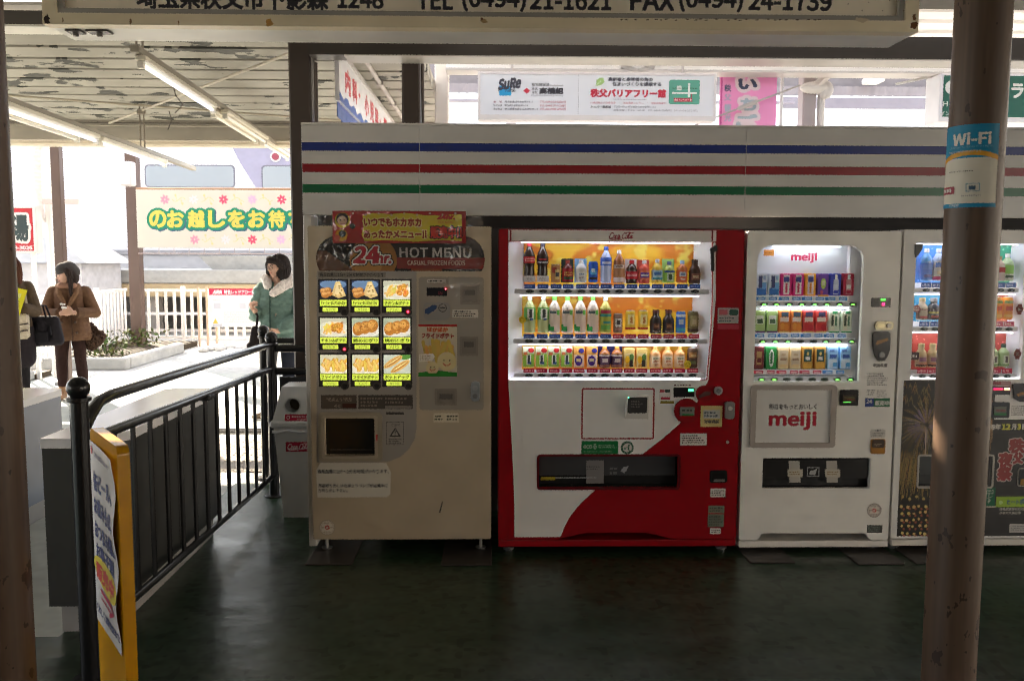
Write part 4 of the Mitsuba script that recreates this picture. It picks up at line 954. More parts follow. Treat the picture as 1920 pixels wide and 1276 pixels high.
for row, (top, foot, tag0, rail, dx, off) in enumerate(((370, 533, 546, (580, 620), -30, ()), (645, 808, 822, (858, 897), -42, (3, 4)), (915, 1080, 1095, (1140, 1180), -48, (2, 3, 4, 5)))):
    S = Face(FRONT + .035)
    qa, qb, qc, qd = pxr(1380 + 128 / 3.9875, 420 + rail[0] / 3.9875, 1380 + 925 / 3.9875 - row * 2, 420 + rail[1] / 3.9875, FRONT + .022)
    qa, qc = max(qa, wx0 - .01), min(qc, wx1 - .012)
    put(dairy + '__shelf_rail', [(box(qa, qc, FRONT + .036, FRONT + .06, qb, qd, .004), (.42, .42, .43))], 'satin')
    qt = pxr(1415, 420 + tag0 / 3.9875, 1600, 420 + (tag0 + 24) / 3.9875, FRONT + .03)
    tz = (qt[1], qt[3])
    xa_, xb_ = wx0 + .004, wx1 - .065
    put(dairy + '__tag_strip', [(box(xa_, xb_, FRONT + .040, FRONT + .044, tz[0] - .004, tz[1] + .004), (.72, .74, .76))], 'print')
    for j in range(8):
        cx = xa_ + (xb_ - xa_) * (j + .5) / 8
        put(dairy + '__price_tag', [(box(cx - .030 + .012 * (j % 2), cx + .026, FRONT + .037, FRONT + .0395, tz[0], tz[1]), (.05, .22, .60) if row < 2 or j > 5 else (.55, .04, .08)), (sheet(sbox(cx - .015, tz[0] + .004, cx + .02, tz[1] - .005), FRONT + .0362), (.5, .6, .75) if row < 2 or j > 5 else (.75, .5, .52))], 'print')
        bx, by = 1380 + (BX[j] - row * 9) / 3.9875, 420 + (rail[0] + rail[1]) / 2 / 3.9875
        lit_ = j not in off
        put(dairy + '__button', [oval(bx, by, FRONT + .036, 15, 7.6, .010, (.010, .020, .010))], 'gloss')
        if lit_:
            qq = at(bx, by + .8, FRONT + .024)
            put(dairy + '__button_lamp', [oval(bx, by + .4, FRONT + .030, 8.5, 3.2, .008, (0, 1, 0))], 'matte', emit=(0.033, 0.121, 0.0055), own=True)
        px_ = (185, 275, 365, 455, 545, 640, 733, 828)[j] + (0, -14, -22)[row] - (4 if j == 0 else 0)
        x, z = at(1380 + px_ / 3.9875, 420 + foot / 3.9875, PY3)[[0, 2]]
        h = at(1380 + px_ / 3.9875, 420 + top / 3.9875, PY3)[2] - z
        x = max(x, wx0 + .028)
        c, c2, nm = cols3[row][j]
        dup = sum(1 for q in cols3[row] if q[2] == nm) > 1
        where = ('upper', 'middle', 'lowest')[row] + ' shelf of the white machine'
        W = .060
        if row == 0 and j < 2: art = [(.05, .95, .02, .35, c2), (.3, .95, .3, .6, (.16, .36, .66)), (.2, .55, .35, .9, (.07, .08, .2)), (.6, .85, .72, .9, (.3, .42, .66))]
        elif row == 0 and j < 5: art = [(.22, .78, .05, .95, (.76, .66, .66)), (.25, .75, .62, .86, (.05, .05, .22)), (.40, .60, .12, .58, (.55, .05, .12) if j < 4 else (.7, .25, .03))]
        elif row == 0 and j == 5: art = [(.25, .75, .3, .8, c2, 1), (.35, .65, .45, .68, (.66, .66, .45)), (.2, .5, .05, .25, (.55, .1, .2), 1), (0, 1, -.06, .04, (.72, .32, .08))]
        elif row == 0: art = [(.26, .76, .05, .74, (.5, .55, .68) if j == 6 else (.52, .22, .24)), (.38, .64, .74, .96, (.72, .74, .76)), (.30, .72, .32, .5, (.62, .66, .75) if j == 6 else (.75, .7, .68)), (.30, .72, .1, .24, c)]
        elif row == 1 and j < 2: art = [(.18, .84, .38, .78, c2), (.25, .78, .42, .62, (.07, .12, .06)), (0, 1, 0, .07, (.12, .05, .2))]
        elif row == 1 and j < 6: art = [(.0, 1, .0, .06, (.66, .5, .2)), (.2, .85, .72, .94, c2), (.1, .9, .50, .70, (.72, .60, .5)), (.1, .55, .12, .44, (.76, .30, .05) if j < 4 else (.58, .03, .03), 1), (.45, .92, .08, .40, (.74, .24, .03) if j < 4 else (.50, .02, .03), 1)]
        elif row == 1: art = [(.18, .55, .1, .84, (.70, .68, .50)), (.24, .46, .3, .8, c2), (.58, .76, .3, .75, (.10, .22, .12)), (.35, .8, .85, .97, (.05, .26, .10)), (0, 1, 0, .05, (.03, .3, .1))]
        elif row == 2 and j == 0: art = [(.3, .8, .2, .8, c2), (.35, .75, .3, .5, (.12, .02, .02))]
        elif row == 2 and j == 1: art = [(.28, .76, .1, .9, c2, 1), (.40, .62, .25, .78, (.04, .16, .06))]
        elif row == 2 and j < 4: art = [(.1, .9, .1, .85, c2), (.2, .8, .40, .5, (.34, .20, .12)), (.3, .7, .6, .7, (.5, .34, .2)), (.15, .85, .12, .22, (.72, .5, .25))]
        elif row == 2 and j < 6: art = [(.15, .85, .34, .9, c2), (.3, .7, .42, .56, (.6, .55, .5)), (.38, .62, .62, .78, (.5, .38, .12), 1), (.1, .9, .05, .28, (.66, .36, .06))]
        else: art = [(.1, .9, .05, .45, (.62, .72, .82)), (.2, .85, .5, .66, c2), (.15, .6, .78, .88, (.10, .2, .5)), (.5, .9, .1, .3, (.10, .34, .66))]
        if row == 1 and j > 5:
            card(dairy, x - .01, x + .042, z, z + h * .99, PY3 + .024, (.05, .12, .42))
        carton(('left hand ' if dup and j + 1 < 8 and cols3[row][j + 1][2] == nm else 'right hand ' if dup else '') + nm + (', ' + where), x, PY3, z, h, W, c, art, (nm + 's') if dup else None)
put(dairy + '__window_pane', [(sheet(wn.buffer(-.001), FRONT + .010), (1, 1, 1))], 'glass', own=True)
put(dairy + '__led_display', [FR.on(FR.r(1633, 558, 1670, 575.5, 1), 2, (.010, .011, .010))], 'gloss')
put(dairy + '__display_lamp', [(sheet(FR.r(1651, 559.5, 1660, 563.5), FRONT - .0028), (0, 1, 0))], 'matte', emit=(0.0165, 0.143, 0.0055), own=True)
put(dairy + '__display_lamp', [(sheet(FR.r(1653, 567, 1659, 573), FRONT - .0028), (1, 0, 0))], 'matte', emit=(0.138, 0.0055, 0.022), own=True)
put(dairy + '__lock', [(plate(FR.r(1639, 602, 1673, 618, 6), FRONT - .016, FRONT - .001), (.42, .37, .24)), (plate(FR.r(1642, 606, 1656, 614, 3), FRONT - .021, FRONT - .016), (.55, .48, .28)), (cyl((at(1664, 610, FRONT)[0], FRONT - .016, at(1664, 610, FRONT)[2]), (at(1664, 610, FRONT)[0], FRONT - .024, at(1664, 610, FRONT)[2]), .013, 14), (.3, .28, .25))], 'steel')
put(dairy + '__coin_entry', [(plate(FR.p([(1638, 621), (1664, 621), (1668, 625), (1667, 655), (1662, 668), (1656, 676), (1645, 676), (1639, 666), (1635, 650), (1635, 625)]), FRONT - .014, FRONT - .001), (.014, .012, .012)), (sheet(FR.p([(1639, 644), (1644, 638), (1662, 633), (1664, 637), (1652, 642), (1642, 646)]), FRONT - .0148), (.34, .14, .015)), (cyl((at(1651, 664.5, FRONT)[0], FRONT - .014, at(1651, 664.5, FRONT)[2]), (at(1651, 664.5, FRONT)[0], FRONT - .022, at(1651, 664.5, FRONT)[2]), .016, 16), (.30, .29, .28))], 'gloss')
put(dairy + '__maker_name', [FR.on(FR.t('明治乳業', 1637, 681, 1664, 688, .06), 1, (.10, .09, .08))], 'satin')
put(dairy + '__small_print', [FR.on(FR.rows(1626, 698, 1667, 723, 6, 21), 1, (.16, .15, .14))], 'satin')
put(dairy + '__small_print', [FR.on(FR.rows(1625, 729, 1641, 741, 3, 22), 1, (.2, .19, .18))], 'satin')
put(dairy + '__small_print', [FR.on(FR.rows(1644, 730, 1664, 744, 4, 23), 1, (.3, .28, .26))], 'satin')
pf = FR.r(1406, 721, 1566, 838, 7)
put(dairy + '__advert_frame', [(plate(pf.difference(FR.r(1416, 730, 1556, 829, 2)), FRONT - .016, FRONT - .001), (.36, .31, .27))], 'satin')
put(dairy + '__advert', [FR.on(FR.r(1416, 730, 1556, 829), 2, (.66, .64, .60)), FR.on(FR.t('明日をもっとおいしく', 1442, 757, 1531, 767, .035), 3, (.05, .04, .04)), FR.on(FR.t('meiji', 1441, 771, 1531, 805.5, .045), 3, (.36, .005, .02))], 'satin', smooth=0)
put(dairy + '__bill_entry', [(plate(FR.r(1574, 730, 1608, 759.5, 2), FRONT - .010, FRONT - .001), (.014, .013, .012)), (plate(FR.r(1578, 739, 1603, 753), FRONT - .016, FRONT - .010), (.05, .035, .025)), (sheet(FR.r(1581, 742, 1600, 746), FRONT - .0168), (.12, .10, .04)), (sheet(FR.r(1581, 747, 1600, 748.5), FRONT - .0168), (.3, .08, .03))], 'gloss')
put(dairy + '__bill_lamp', [(sheet(FR.rows(1579, 751, 1600, 754, 1, 3), FRONT - .0175), (0, 1, 0))], 'matte', emit=(0.022, 0.121, 0.011), own=True)
put(dairy + '__sticker', [FR.on(FR.r(1622, 746, 1668, 762), 2, (.02, .13, .06)), FR.on(FR.r(1622, 746, 1638, 762), 3, (.03, .06, .22)), FR.on(FR.t('24', 1624, 748, 1635, 756, .05), 4, (.5, .5, .52)), FR.on(FR.t('販売中', 1640, 750, 1667, 760, .04), 4, (.55, .58, .52))], 'print')
put(dairy + '__sticker', [FR.on(FR.r(1632, 804, 1660, 820), 1, (.56, .53, .48)), FR.on(FR.t('ご案内', 1640, 805, 1652, 808.5, .03), 2, (.1, .1, .1)), FR.on(FR.rows(1634, 810, 1658, 819, 3, 24), 2, (.2, .2, .19))], 'print')
put(dairy + '__change_tray', [(plate(FR.r(1632, 822, 1659, 850, 4), FRONT - .008, FRONT - .001), (.36, .15, .012)), (plate(FR.r(1634, 823, 1657, 838, 3), FRONT - .012, FRONT - .008), (.06, .03, .015)), (sheet(FR.rows(1636, 830, 1653, 835, 2, 25), FRONT - .0128), (.4, .3, .2))], 'gloss')
sx0, sz0, sx1, sz1 = sl.bounds
put(dairy + '__slot_recess', [(box(sx0 - .02, sx1 + .02, FRONT + .07, FRONT + .08, sz0 - .02, sz1 + .02), (.012, .012, .012)), (box(sx0 - .02, sx1 + .02, FRONT + .032, FRONT + .07, sz0 - .015, sz0 - .002), (.02, .02, .02)), (box(sx0 - .02, sx1 + .02, FRONT + .032, FRONT + .07, sz1 + .002, sz1 + .015), (.02, .02, .02))], 'satin')
put(dairy + '__slot_flap', [(plate(FR.r(1432, 862, 1630, 898), FRONT + .022, FRONT + .028), (.022, .022, .022))], 'gloss')
FL = Face(FRONT + .0215)
for a in (1479, 1549):
    put(dairy + '__taped_notice', [FL.on(FL.p([(a, 863), (a + 20, 863.5), (a + 22, 904), (a + 1, 904)]), 1, (.40, .37, .33)), FL.on(FL.p([(a - 3, 879), (a + 26, 879), (a + 26, 894), (a - 2, 893)]), 2, (.46, .42, .34)), FL.on(FL.rows(a + 1, 882, a + 22, 890, 2, a), 3, (.3, .2, .1))], 'print')
put(dairy + '__slot_sticker', [FL.on(FL.r(1513, 875, 1536, 893).difference(FL.r(1514.5, 876.5, 1534.5, 891.5)), 1, (.3, .3, .3)), FL.on(FL.p([(1517, 889), (1519, 882), (1526, 881), (1533, 876), (1531, 882), (1528, 890)]), 1, (.36, .36, .36))], 'print')
put(dairy + '__round_seal', seal(FR, 1639, 956, 14, (.30, .25, .22)), 'print')
put(dairy + '__sticker', [FR.on(FR.r(1625.5, 983.5, 1654, 998), 1, (.05, .05, .045)), FR.on(FR.rows(1627, 985, 1652, 996, 3, 26), 2, (.16, .20, .17))], 'print')

# --- machine 4: drinks machine with a firework poster, partly behind the post
fest = thing('drink_vending_machine', 'white drink machine with a firework festival poster, rightmost and partly behind the brown post', 'vending machine')
w4 = FR.r(1713, 456, 1921, 710)
s4 = FR.r(1722, 854, 1860, 912, 3)
out = cabinet(fest, 1683, 431, 2010, 1008, .70, (.68, .66, .63), [w4, s4], 'satin', 4)
x0, z0, x1, z1 = out.bounds
put(fest + '__plinth', [(box(x0 + .005, x1, FRONT - .003, FRONT + .66, at(1800, 1022, FRONT)[2], at(1800, 1010, FRONT)[2], .004), (.62, .58, .52))], 'satin')
X0, Z0, X1, Z1 = display(fest, 1713, 456, 1921, 710, .12, (.70, .72, .74), 1)
Y4 = FRONT + .12
ez = [at(1800, y, Y4)[2] for y in (457, 530, 550, 602, 622, 692)]
xa, xb = X0 + .012, at(1903, 580, Y4)[0]
xm1, xm2 = at(1763, 580, Y4)[0], at(1868, 580, Y4)[0]
backs = [(0, xa, xm1, (.05, .24, .62)), (0, xm1, xm2, (.60, .30, .50)), (0, xm2, xb, (.03, .30, .18)), (2, xa, xm1, (.03, .30, .52)), (2, xm1, xm2, (.56, .20, .40)), (2, xm2, xb, (.60, .12, .04)), (4, xa, xm1, (.50, .07, .05)), (4, xm1, xm2, (.50, .07, .05)), (4, xm2, xb, (.52, .08, .06))]
rr_ = np.random.default_rng(5)
for e, a, b, c in backs:
    dots = [(sheet(Point(rr_.uniform(a + .01, b - .01), rr_.uniform(ez[e + 1], ez[e])).buffer(rr_.uniform(.003, .007), quad_segs=2), Y4 - .0075), tuple(min(1, v * 1.5 + .15) for v in c)) for _ in range(14)]
    put(fest + '__shelf_backing', [(box(a + .001, b - .001, Y4 - .006, Y4 - .001, ez[e + 1], ez[e]), c)] + dots, 'print', smooth=0)
for y in (457.5, 551, 623):
    led(fest, X0 + .02, X1 - .04, at(1800, y, FRONT + .03)[2], FRONT + .034, (.58, .60, .64), .005)
led(fest, X0 + .01, X1 - .01, Z0 + .006, FRONT + .010, (.58, .60, .64), .004)
g4 = lambda u, v: (1660 + u / 3.988, 420 + v / 3.988)
S4 = FRONT + .012
for i, (tg, r0, r1, col) in enumerate(((437, 478, 510, BLUE_TAG), (728, 768, 800, BLUE_TAG), (1078, 1122, 1152, RED_TAG))):
    tx = [305, 385, 860, 940] if i == 0 else [290, 372, 845, 925] if i == 1 else [275, 355, 825, 910]
    shelf(fest, 1714 - i * 1.5, 1911 - i * 2, g4(0, tg)[1], g4(0, r0)[1], g4(0, r1)[1], S4, [(g4(u, 0)[0], 19, col if not (i == 1 and u > 700) else RED_TAG, (.4, .5, .8) if col == BLUE_TAG and not (i == 1 and u > 700) else (.8, .5, .5)) for u in tx], 9)
    for u in tx:
        put(fest + '__button', [oval(g4(u, 0)[0], g4(0, (r0 + r1) / 2)[1], S4, 14.5, 7.2, .008, (.014, .022, .018))], 'gloss')
PY4 = FRONT + .062


def spot4(u, v, tops):
    a, b, c = at(*g4(u, v), PY4), at(*g4(u, tops), PY4), 0
    return a[0], a[2], b[2] - a[2]


x, z, h = spot4(300, 425, 185)
bottle('blue sports drink bottle with white cap, top left of the festival machine', x, PY4, z, h, .032, (.10, .34, .70), W1, (.06, .62), (.03, .16, .58), [(-.7, .7, .6, .9, (.05, .20, .6)), (-.5, .5, .1, .3, (.04, .08, .32))], None)
x, z, h = spot4(388, 425, 185)
bottle('clear peach water bottle with a pink foot, beside the blue sports bottle', x, PY4, z, h, .032, (.46, .56, .74), W1, (.04, .66), (.60, .56, .52), [(-.95, .95, .0, .2, (.60, .04, .16)), (-.6, .6, .7, .95, (.06, .16, .5)), (-.4, .5, .3, .5, (.7, .55, .3))], None)
x, z, h = spot4(845, 425, 240)
bottle('milk tea bottle half hidden by the brown post, top right shelf', x, PY4, z, h, .030, (.50, .40, .32), (.40, .20, .06), (.08, .72), (.62, .52, .45), [(-.6, .6, .5, .85, (.40, .03, .03))], None)
x, z, h = spot4(905, 425, 222)
bottle('pale green grape drink bottle with white cap, top right shelf', x, PY4, z, h, .032, (.46, .62, .36), W1, (.06, .66), (.30, .60, .12), [(-.9, .9, .0, .4, (.66, .68, .56)), (-.5, .6, .12, .3, (.06, .10, .05))], None)
x, z, h = spot4(270, 715, 550)
bottle('cream coffee bottle can with gold cap on the blue middle backing', x, PY4, z, h, .029, (.50, .42, .30), (.50, .42, .22), (.05, .58), (.16, .07, .05), [(-.6, .6, .3, .9, (.36, .28, .2)), (-.5, .5, .1, .3, (.4, .05, .05))], None, 'flask')
x, z, h = spot4(355, 715, 552)
bottle('dark coffee bottle can with a gold band on the blue middle backing', x, PY4, z, h, .032, (.03, .035, .05), (.30, .30, .32), (.05, .60), (.035, .025, .03), [(-.9, .9, .55, .72, (.50, .42, .12)), (-.5, .5, .15, .35, (.42, .06, .05))], None, 'flask')
q = at(*g4(232, 632), FRONT + .03)
put(fest + '__red_tag', [(cyl((q[0], FRONT + .03, q[2]), (q[0], FRONT + .027, q[2]), .021, 16), (.22, .03, .03)), (sheet(rows_of_print(q[0] - .012, q[2] - .012, q[0] + .012, q[2] + .012, 2, seed=2), FRONT + .0262), (.6, .5, .45))], 'print')
for u in (825, 905):
    x, z, h = spot4(u, 712, 545)
    can(('left', 'right')[u > 850] + ' of the two orange juice cans on the festival machine\'s red middle backing', x, PY4, z, h, .029, (.78, .28, .02), [(-.5, .5, .4, .65, (.66, .10, .03)), (-.7, .7, .8, .95, (.20, .30, .05)), (-.7, .7, .05, .2, (.75, .45, .05))], 'orange juice cans at the right of the festival machine')
for u in (262, 348):
    x, z, h = spot4(u, 1065, 892)
    bottle(('left', 'right')[u > 300] + ' of the two gold topped latte bottle cans on the red lower backing', x, PY4, z, h, .030, (.58, .44, .22), (.55, .44, .20), (.05, .56), (.52, .36, .22), [(-.5, .5, .45, .85, (.30, .14, .2)), (-.9, .9, .0, .16, (.08, .03, .02)), (-.6, .6, .2, .34, (.6, .2, .12))], 'latte bottle cans at the lower left of the festival machine', 'flask')
q = at(*g4(222, 985), FRONT + .03)
put(fest + '__dark_tag', [(sheet(sbox(q[0] - .022, q[2] - .022, q[0] + .022, q[2] + .022), FRONT + .029), (.05, .02, .02)), (sheet(rows_of_print(q[0] - .015, q[2] - .012, q[0] + .015, q[2] + .012, 1, seed=3), FRONT + .0282), (.6, .55, .5))], 'print')
for u in (795, 875):
    x, z, h = spot4(u, 1062, 895)
    bottle(('left', 'right')[u > 850] + ' of the two green tea bottles on the festival machine\'s red lower backing', x, PY4, z, h, .031, (.42, .55, .26), (.03, .07, .05), (.08, .64), (.48, .62, .30), [(-.3, .45, .15, .9, (.68, .72, .55)), (-.1, .25, .25, .8, (.12, .10, .08)), (-.9, .9, .0, .1, (.15, .3, .08))], 'green tea bottles at the lower right of the festival machine')
for u, v in ((1003, 636), (987, 970)):
    q = at(*g4(u, v), FRONT - .001)
    put(fest + '__bottle_sticker', [FR.on(FR.c(*g4(u, v), 7.2), 2, (.17, .04, .035)), FR.on(FR.r(g4(u, 0)[0] - 4, g4(0, v)[1] - 9.5, g4(u, 0)[0] + 4, g4(0, v)[1] + 10), 2, (.17, .04, .035)), FR.on(FR.c(*g4(u, v), 4), 3, (.10, .02, .02)), FR.on(FR.rows(g4(u, 0)[0] - 3, g4(0, v)[1] - 3, g4(u, 0)[0] + 3, g4(0, v)[1] + 3, 2, int(v)), 4, (.5, .45, .4))], 'print')
put(fest + '__window_pane', [(sheet(w4.buffer(-.001), FRONT + .004), (1, 1, 1))], 'glass', own=True)
put(fest + '__window_latch', [(plate(FR.p([(1715, 458), (1730, 458), (1728, 468), (1718, 482), (1715, 482)]), FRONT - .006, FRONT - .001), (.03, .035, .035))], 'satin')
# firework poster
pr_ = FR.r(1688, 713, 1859, 1004).difference(s4.buffer(.008))
rng4 = np.random.default_rng(11)
po = [FR.on(pr_, 1, (.012, .008, .006))]
cx, cy = 1737, 796
for k in range(150):
    an, r0, r1 = rng4.uniform(0, 6.283), rng4.uniform(4, 14), rng4.uniform(28, 62)
    d = (math.cos(an), math.sin(an))
    sag = .0032 * r1 * r1
    pts = [(cx + d[0] * (r0 + (r1 - r0) * q), cy + d[1] * (r0 + (r1 - r0) * q) + sag * q * q) for q in (0, .5, 1)]
    po.append(FR.on(FR.line(pts, rng4.uniform(.5, 1.1)).intersection(pr_), 3 + k % 4, (.22, .16, .34) if r1 < 38 else (.36, .23, .06) if k % 3 else (.30, .26, .20)))
for k in range(70):
    x_ = rng4.uniform(1690, 1762)
    po.append(FR.on(FR.line([(x_, rng4.uniform(840, 870)), (x_ + (x_ - cx) * .35, rng4.uniform(900, 940))], rng4.uniform(.6, 1.5)).intersection(pr_), 2, (rng4.uniform(.2, .34), .17, .045)))
for k in range(60):
    x_, y_ = rng4.uniform(1690, 1858), rng4.uniform(714, 752)
    po.append(FR.on(FR.line([(x_, y_ + 9), (x_ + 3, y_), (x_ + 6, y_ + 12)], 1.1).intersection(pr_), 2 + k % 2, (rng4.uniform(.16, .34), .15, .045)))
po.append(FR.on(FR.line([(1735, 800), (1734, 852)], 2.2).intersection(pr_), 8, (.5, .38, .3)))
for i in range(5):
    for j in range(6):
        po.append(FR.on(FR.c(1690 + j * 11 + rng4.uniform(-2, 2), 948 + i * 12.5 + rng4.uniform(-2, 2), rng4.uniform(2.4, 3.6), 3).intersection(pr_), 6, (.62, rng4.uniform(.38, .52), .16)))
        po.append(FR.on(FR.c(1694 + j * 11, 953 + i * 12.5, 2.4, 2).intersection(pr_), 5, (.30, .06, .03)))
for j in range(5):
    po.append(FR.on(FR.c(1692 + j * 13, 930 + 4 * (j % 2), 3, 3).intersection(pr_), 6, (.5, .36, .1)))
for k in range(26):
    x_ = rng4.uniform(1842, 1858)
    po.append(FR.on(FR.line([(x_, rng4.uniform(715, 790)), (x_ + rng4.uniform(-6, 10), rng4.uniform(800, 852))], 1.1).intersection(pr_), 2 + k % 3, (.34, .2, .09)))
k = put(fest + '__firework_poster', po, 'satin', smooth=0)
labels[k] = {'label': 'poster of gold fireworks above lantern floats'}
pb = FR.p([(1861, 786), (1990, 786), (1990, 1004), (1850, 1004), (1850, 930)])
g_title = [FR.t('秩', 1892, 822, 1921, 848, .03), FR.t('父', 1900, 848, 1917, 868, .04), FR.t('夜', 1872, 848, 1897, 874, .03), FR.t('祭', 1870, 874, 1896, 900, .03)]
g_title = union_all(g_title)
k = put(fest + '__festival_poster', [FR.on(pb, 1, (.012, .010, .010)), FR.on(FR.t('毎年', 1855, 794, 1876, 805, .05), 3, (.55, .52, .48)), FR.on(FR.t('12', 1878, 794, 1894, 805, .06), 3, (.55, .52, .05)), FR.on(FR.t('月', 1896, 794, 1905, 805, .05), 3, (.55, .52, .48)), FR.on(FR.t('3', 1907, 794, 1914, 805, .06), 3, (.55, .52, .05)), FR.on(FR.t('日', 1916, 794, 1926, 805, .05), 3, (.55, .52, .48)),
    FR.on(g_title.buffer(.008), 3, (.55, .45, .42)), FR.on(g_title.buffer(.003), 4, (.25, .015, .015)), FR.on(FR.t('国指定重要有形民俗文化財', 1874, 951, 1940, 956, .03), 3, (.4, .38, .35)), FR.on(FR.t('日本三大曳山祭', 1874, 958, 1914, 963, .03), 3, (.4, .38, .35))], 'satin', smooth=0)
labels[k] = {'label': 'black festival poster with red brush lettering'}
put(fest + '__heat_sticker', [FR.on(FR.r(1867, 930, 1940, 949.5), 3, (.28, .42, .04)), FR.on(FR.c(1876, 941, 4), 4, (.5, .62, .3)), FR.on(FR.t('ヒートポンプ', 1888, 934, 1936, 945, .04), 4, (.02, .05, .25))], 'print')
put(fest + '__green_sticker', [FR.on(FR.r(1841.5, 913, 1865.5, 948), 3, (.005, .10, .045)), FR.on(FR.r(1840, 948, 1867, 950.5), 3, (.5, .46, .4)), FR.on(FR.t('Green', 1845, 917, 1863, 920.5, .03), 4, (.5, .55, .5)), FR.on(FR.t('Power', 1845, 921.5, 1863, 925, .03), 4, (.5, .55, .5)), FR.on(union_all([FR.line([(1853.5, 926), (1853.5, 942)], 1.4), FR.line([(1848, 934), (1860, 930)], 1.2), FR.line([(1850, 940), (1857, 937)], 1.2)]), 4, (.5, .55, .5))], 'print')
sx0, sz0, sx1, sz1 = s4.bounds
put(fest + '__slot_recess', [(box(sx0 - .02, sx1 + .02, FRONT + .06, FRONT + .07, sz0 - .02, sz1 + .02), (.02, .022, .022)), (box(sx0 - .02, sx1 + .02, FRONT + .032, FRONT + .06, sz0 - .015, sz0 - .002), (.02, .02, .02)), (box(sx0 - .02, sx1 + .02, FRONT + .032, FRONT + .06, sz1 + .002, sz1 + .015), (.02, .02, .02))], 'satin')
put(fest + '__slot_frame', [(plate(s4.buffer(.009, quad_segs=3).difference(s4.buffer(-.001)), FRONT - .006, FRONT - .0008), (.40, .37, .33))], 'satin')
put(fest + '__slot_flap', [(plate(FR.r(1724, 856, 1858, 890), FRONT + .016, FRONT + .022), (.035, .038, .036))], 'gloss')
put(fest + '__led_display', [FR.on(FR.r(1857.5, 724, 1894, 739.5), 2, (.015, .012, .012)), FR.on(FR.r(1857.5, 714, 1895, 723), 2, (.36, .2, .19)), FR.on(FR.t('売切', 1860, 715, 1876, 721, .05), 3, (.3, .02, .03))], 'gloss')
put(fest + '__display_lamp', [(sheet(FR.r(1862, 726.5, 1880, 731), FRONT - .0028), (1, 0, 0))], 'matte', emit=(0.088, 0.0022, 0.0066), own=True)
put(fest + '__display_lamp', [(sheet(FR.r(1882, 726, 1893, 731), FRONT - .0028), (1, .4, .2))], 'matte', emit=(0.385, 0.088, 0.0385), own=True)
put(fest + '__coin_entry', [(plate(FR.p([(1897, 720), (1902, 718), (1950, 718), (1950, 752), (1910, 752), (1900, 746)]), FRONT - .012, FRONT - .001), (.014, .012, .012)), (sheet(FR.p([(1904, 738), (1912, 734), (1945, 730), (1945, 736), (1920, 738), (1906, 742)]), FRONT - .0128), (.30, .13, .02))], 'gloss')
put(fest + '__bill_entry', [(plate(FR.r(1857, 753, 1891, 782.5, 3), FRONT - .010, FRONT - .001), (.012, .011, .011)), (plate(FR.r(1861, 761, 1884, 777), FRONT - .015, FRONT - .010), (.11, .11, .08)), (sheet(FR.r(1861, 773, 1884, 777), FRONT - .0158), (.02, .15, .03)), (sheet(FR.r(1865, 767, 1882, 769.5), FRONT - .0158), (.2, .03, .03))], 'gloss')
put(fest + '__print', [FR.on(FR.rows(1896, 759, 1940, 779, 5, 31), 1, (.15, .14, .13))], 'satin')
put(fest + '__change_tray', [(plate(FR.r(1907, 876, 1945, 911, 6), FRONT - .006, FRONT - .0025), (.42, .38, .33)), (plate(FR.r(1909, 878, 1943, 909, 5), FRONT - .010, FRONT - .006), (.02, .018, .016)), (plate(FR.r(1911, 896, 1942, 908, 3), FRONT - .013, FRONT - .010), (.34, .17, .02))], 'gloss')
put(fest + '__sticker', [FR.on(FR.r(1892, 981, 1940, 997.5), 3, (.42, .40, .38)), FR.on(FR.rows(1896, 984, 1930, 994, 3, 32), 4, (.2, .2, .2))], 'print')

# ------------------------------------------------------------------ things that stand in front of and beside the machines
def wrap(g, cx, cy, r, lvl=0):
    """A flat shape (arc length, z), arc 0 facing the viewer, bent round a pipe."""
    x0, _, x1, _ = g.bounds
    out = []
    for a in np.arange(x0, x1, .008):
        m = sheet(g.intersection(sbox(a, -9, a + .008, 9)), 0)
        if m is not None:
            out.append(m)
    m = trimesh.util.concatenate(out)
    v, R_ = np.array(m.vertices), r + .0006 + .0007 * lvl
    th = v[:, 0] / r - .50                     # turned towards the walkway
    return trimesh.Trimesh(np.c_[cx + R_ * np.sin(th), cy - R_ * np.cos(th), v[:, 2]], m.faces, process=False)


def round_post(px, py, Y, r, label, edge=False):
    c = at(px, py, Y)[0] - (r if edge else 0)
    k = thing('pipe_post', label, 'post')
    pts = [(c, Y, z) for z in np.linspace(0, 3.2, 9)]
    put(k + '__shaft', tube(pts, r, 40), 'post_paint', own=True)
    put(k + '__collar', [(lathe([(r + .002, 0), (r + .03, 0), (r + .03, .012), (r + .002, .016)], 32, (c, Y, 0)), (.10, .07, .05))], 'satin')
    put(k + '__collar', [(lathe([(r + .002, 3.17), (r + .04, 3.17), (r + .04, 3.198), (r + .002, 3.198)], 32, (c, Y, 0)), (.12, .09, .06))], 'satin')
    return k, c


PR, PYY = .083, 2.75
kp, pcx = round_post(1811, 640, PYY, PR, 'thick brown pipe post in the right foreground with a blue notice stuck round it')
zpx = lambda y: at(1820, y, PYY - PR)[2]
AR = lambda th: math.radians(th) * PR
S0, S1, B0, B1 = AR(-100), AR(46), zpx(388), zpx(231)
hgt = B1 - B0
notice = thing('wifi_notice', 'blue, orange and white wireless notice wrapped round the right foreground post', 'notice')
ptop = sbox(S0, B0 + .60 * hgt, S1, B1)
curve = Polygon([(S0, B0 + .56 * hgt), (S0, B0 + .48 * hgt)] + [(S0 + (S1 - S0) * t, B0 + hgt * (.50 + .13 * math.sin(t * 2.6))) for t in np.linspace(0, 1, 9)] + [(S1, B0 + .63 * hgt)] + [(S0 + (S1 - S0) * t, B0 + hgt * (.56 + .13 * math.sin(t * 2.6))) for t in np.linspace(1, 0, 9)]).buffer(0)
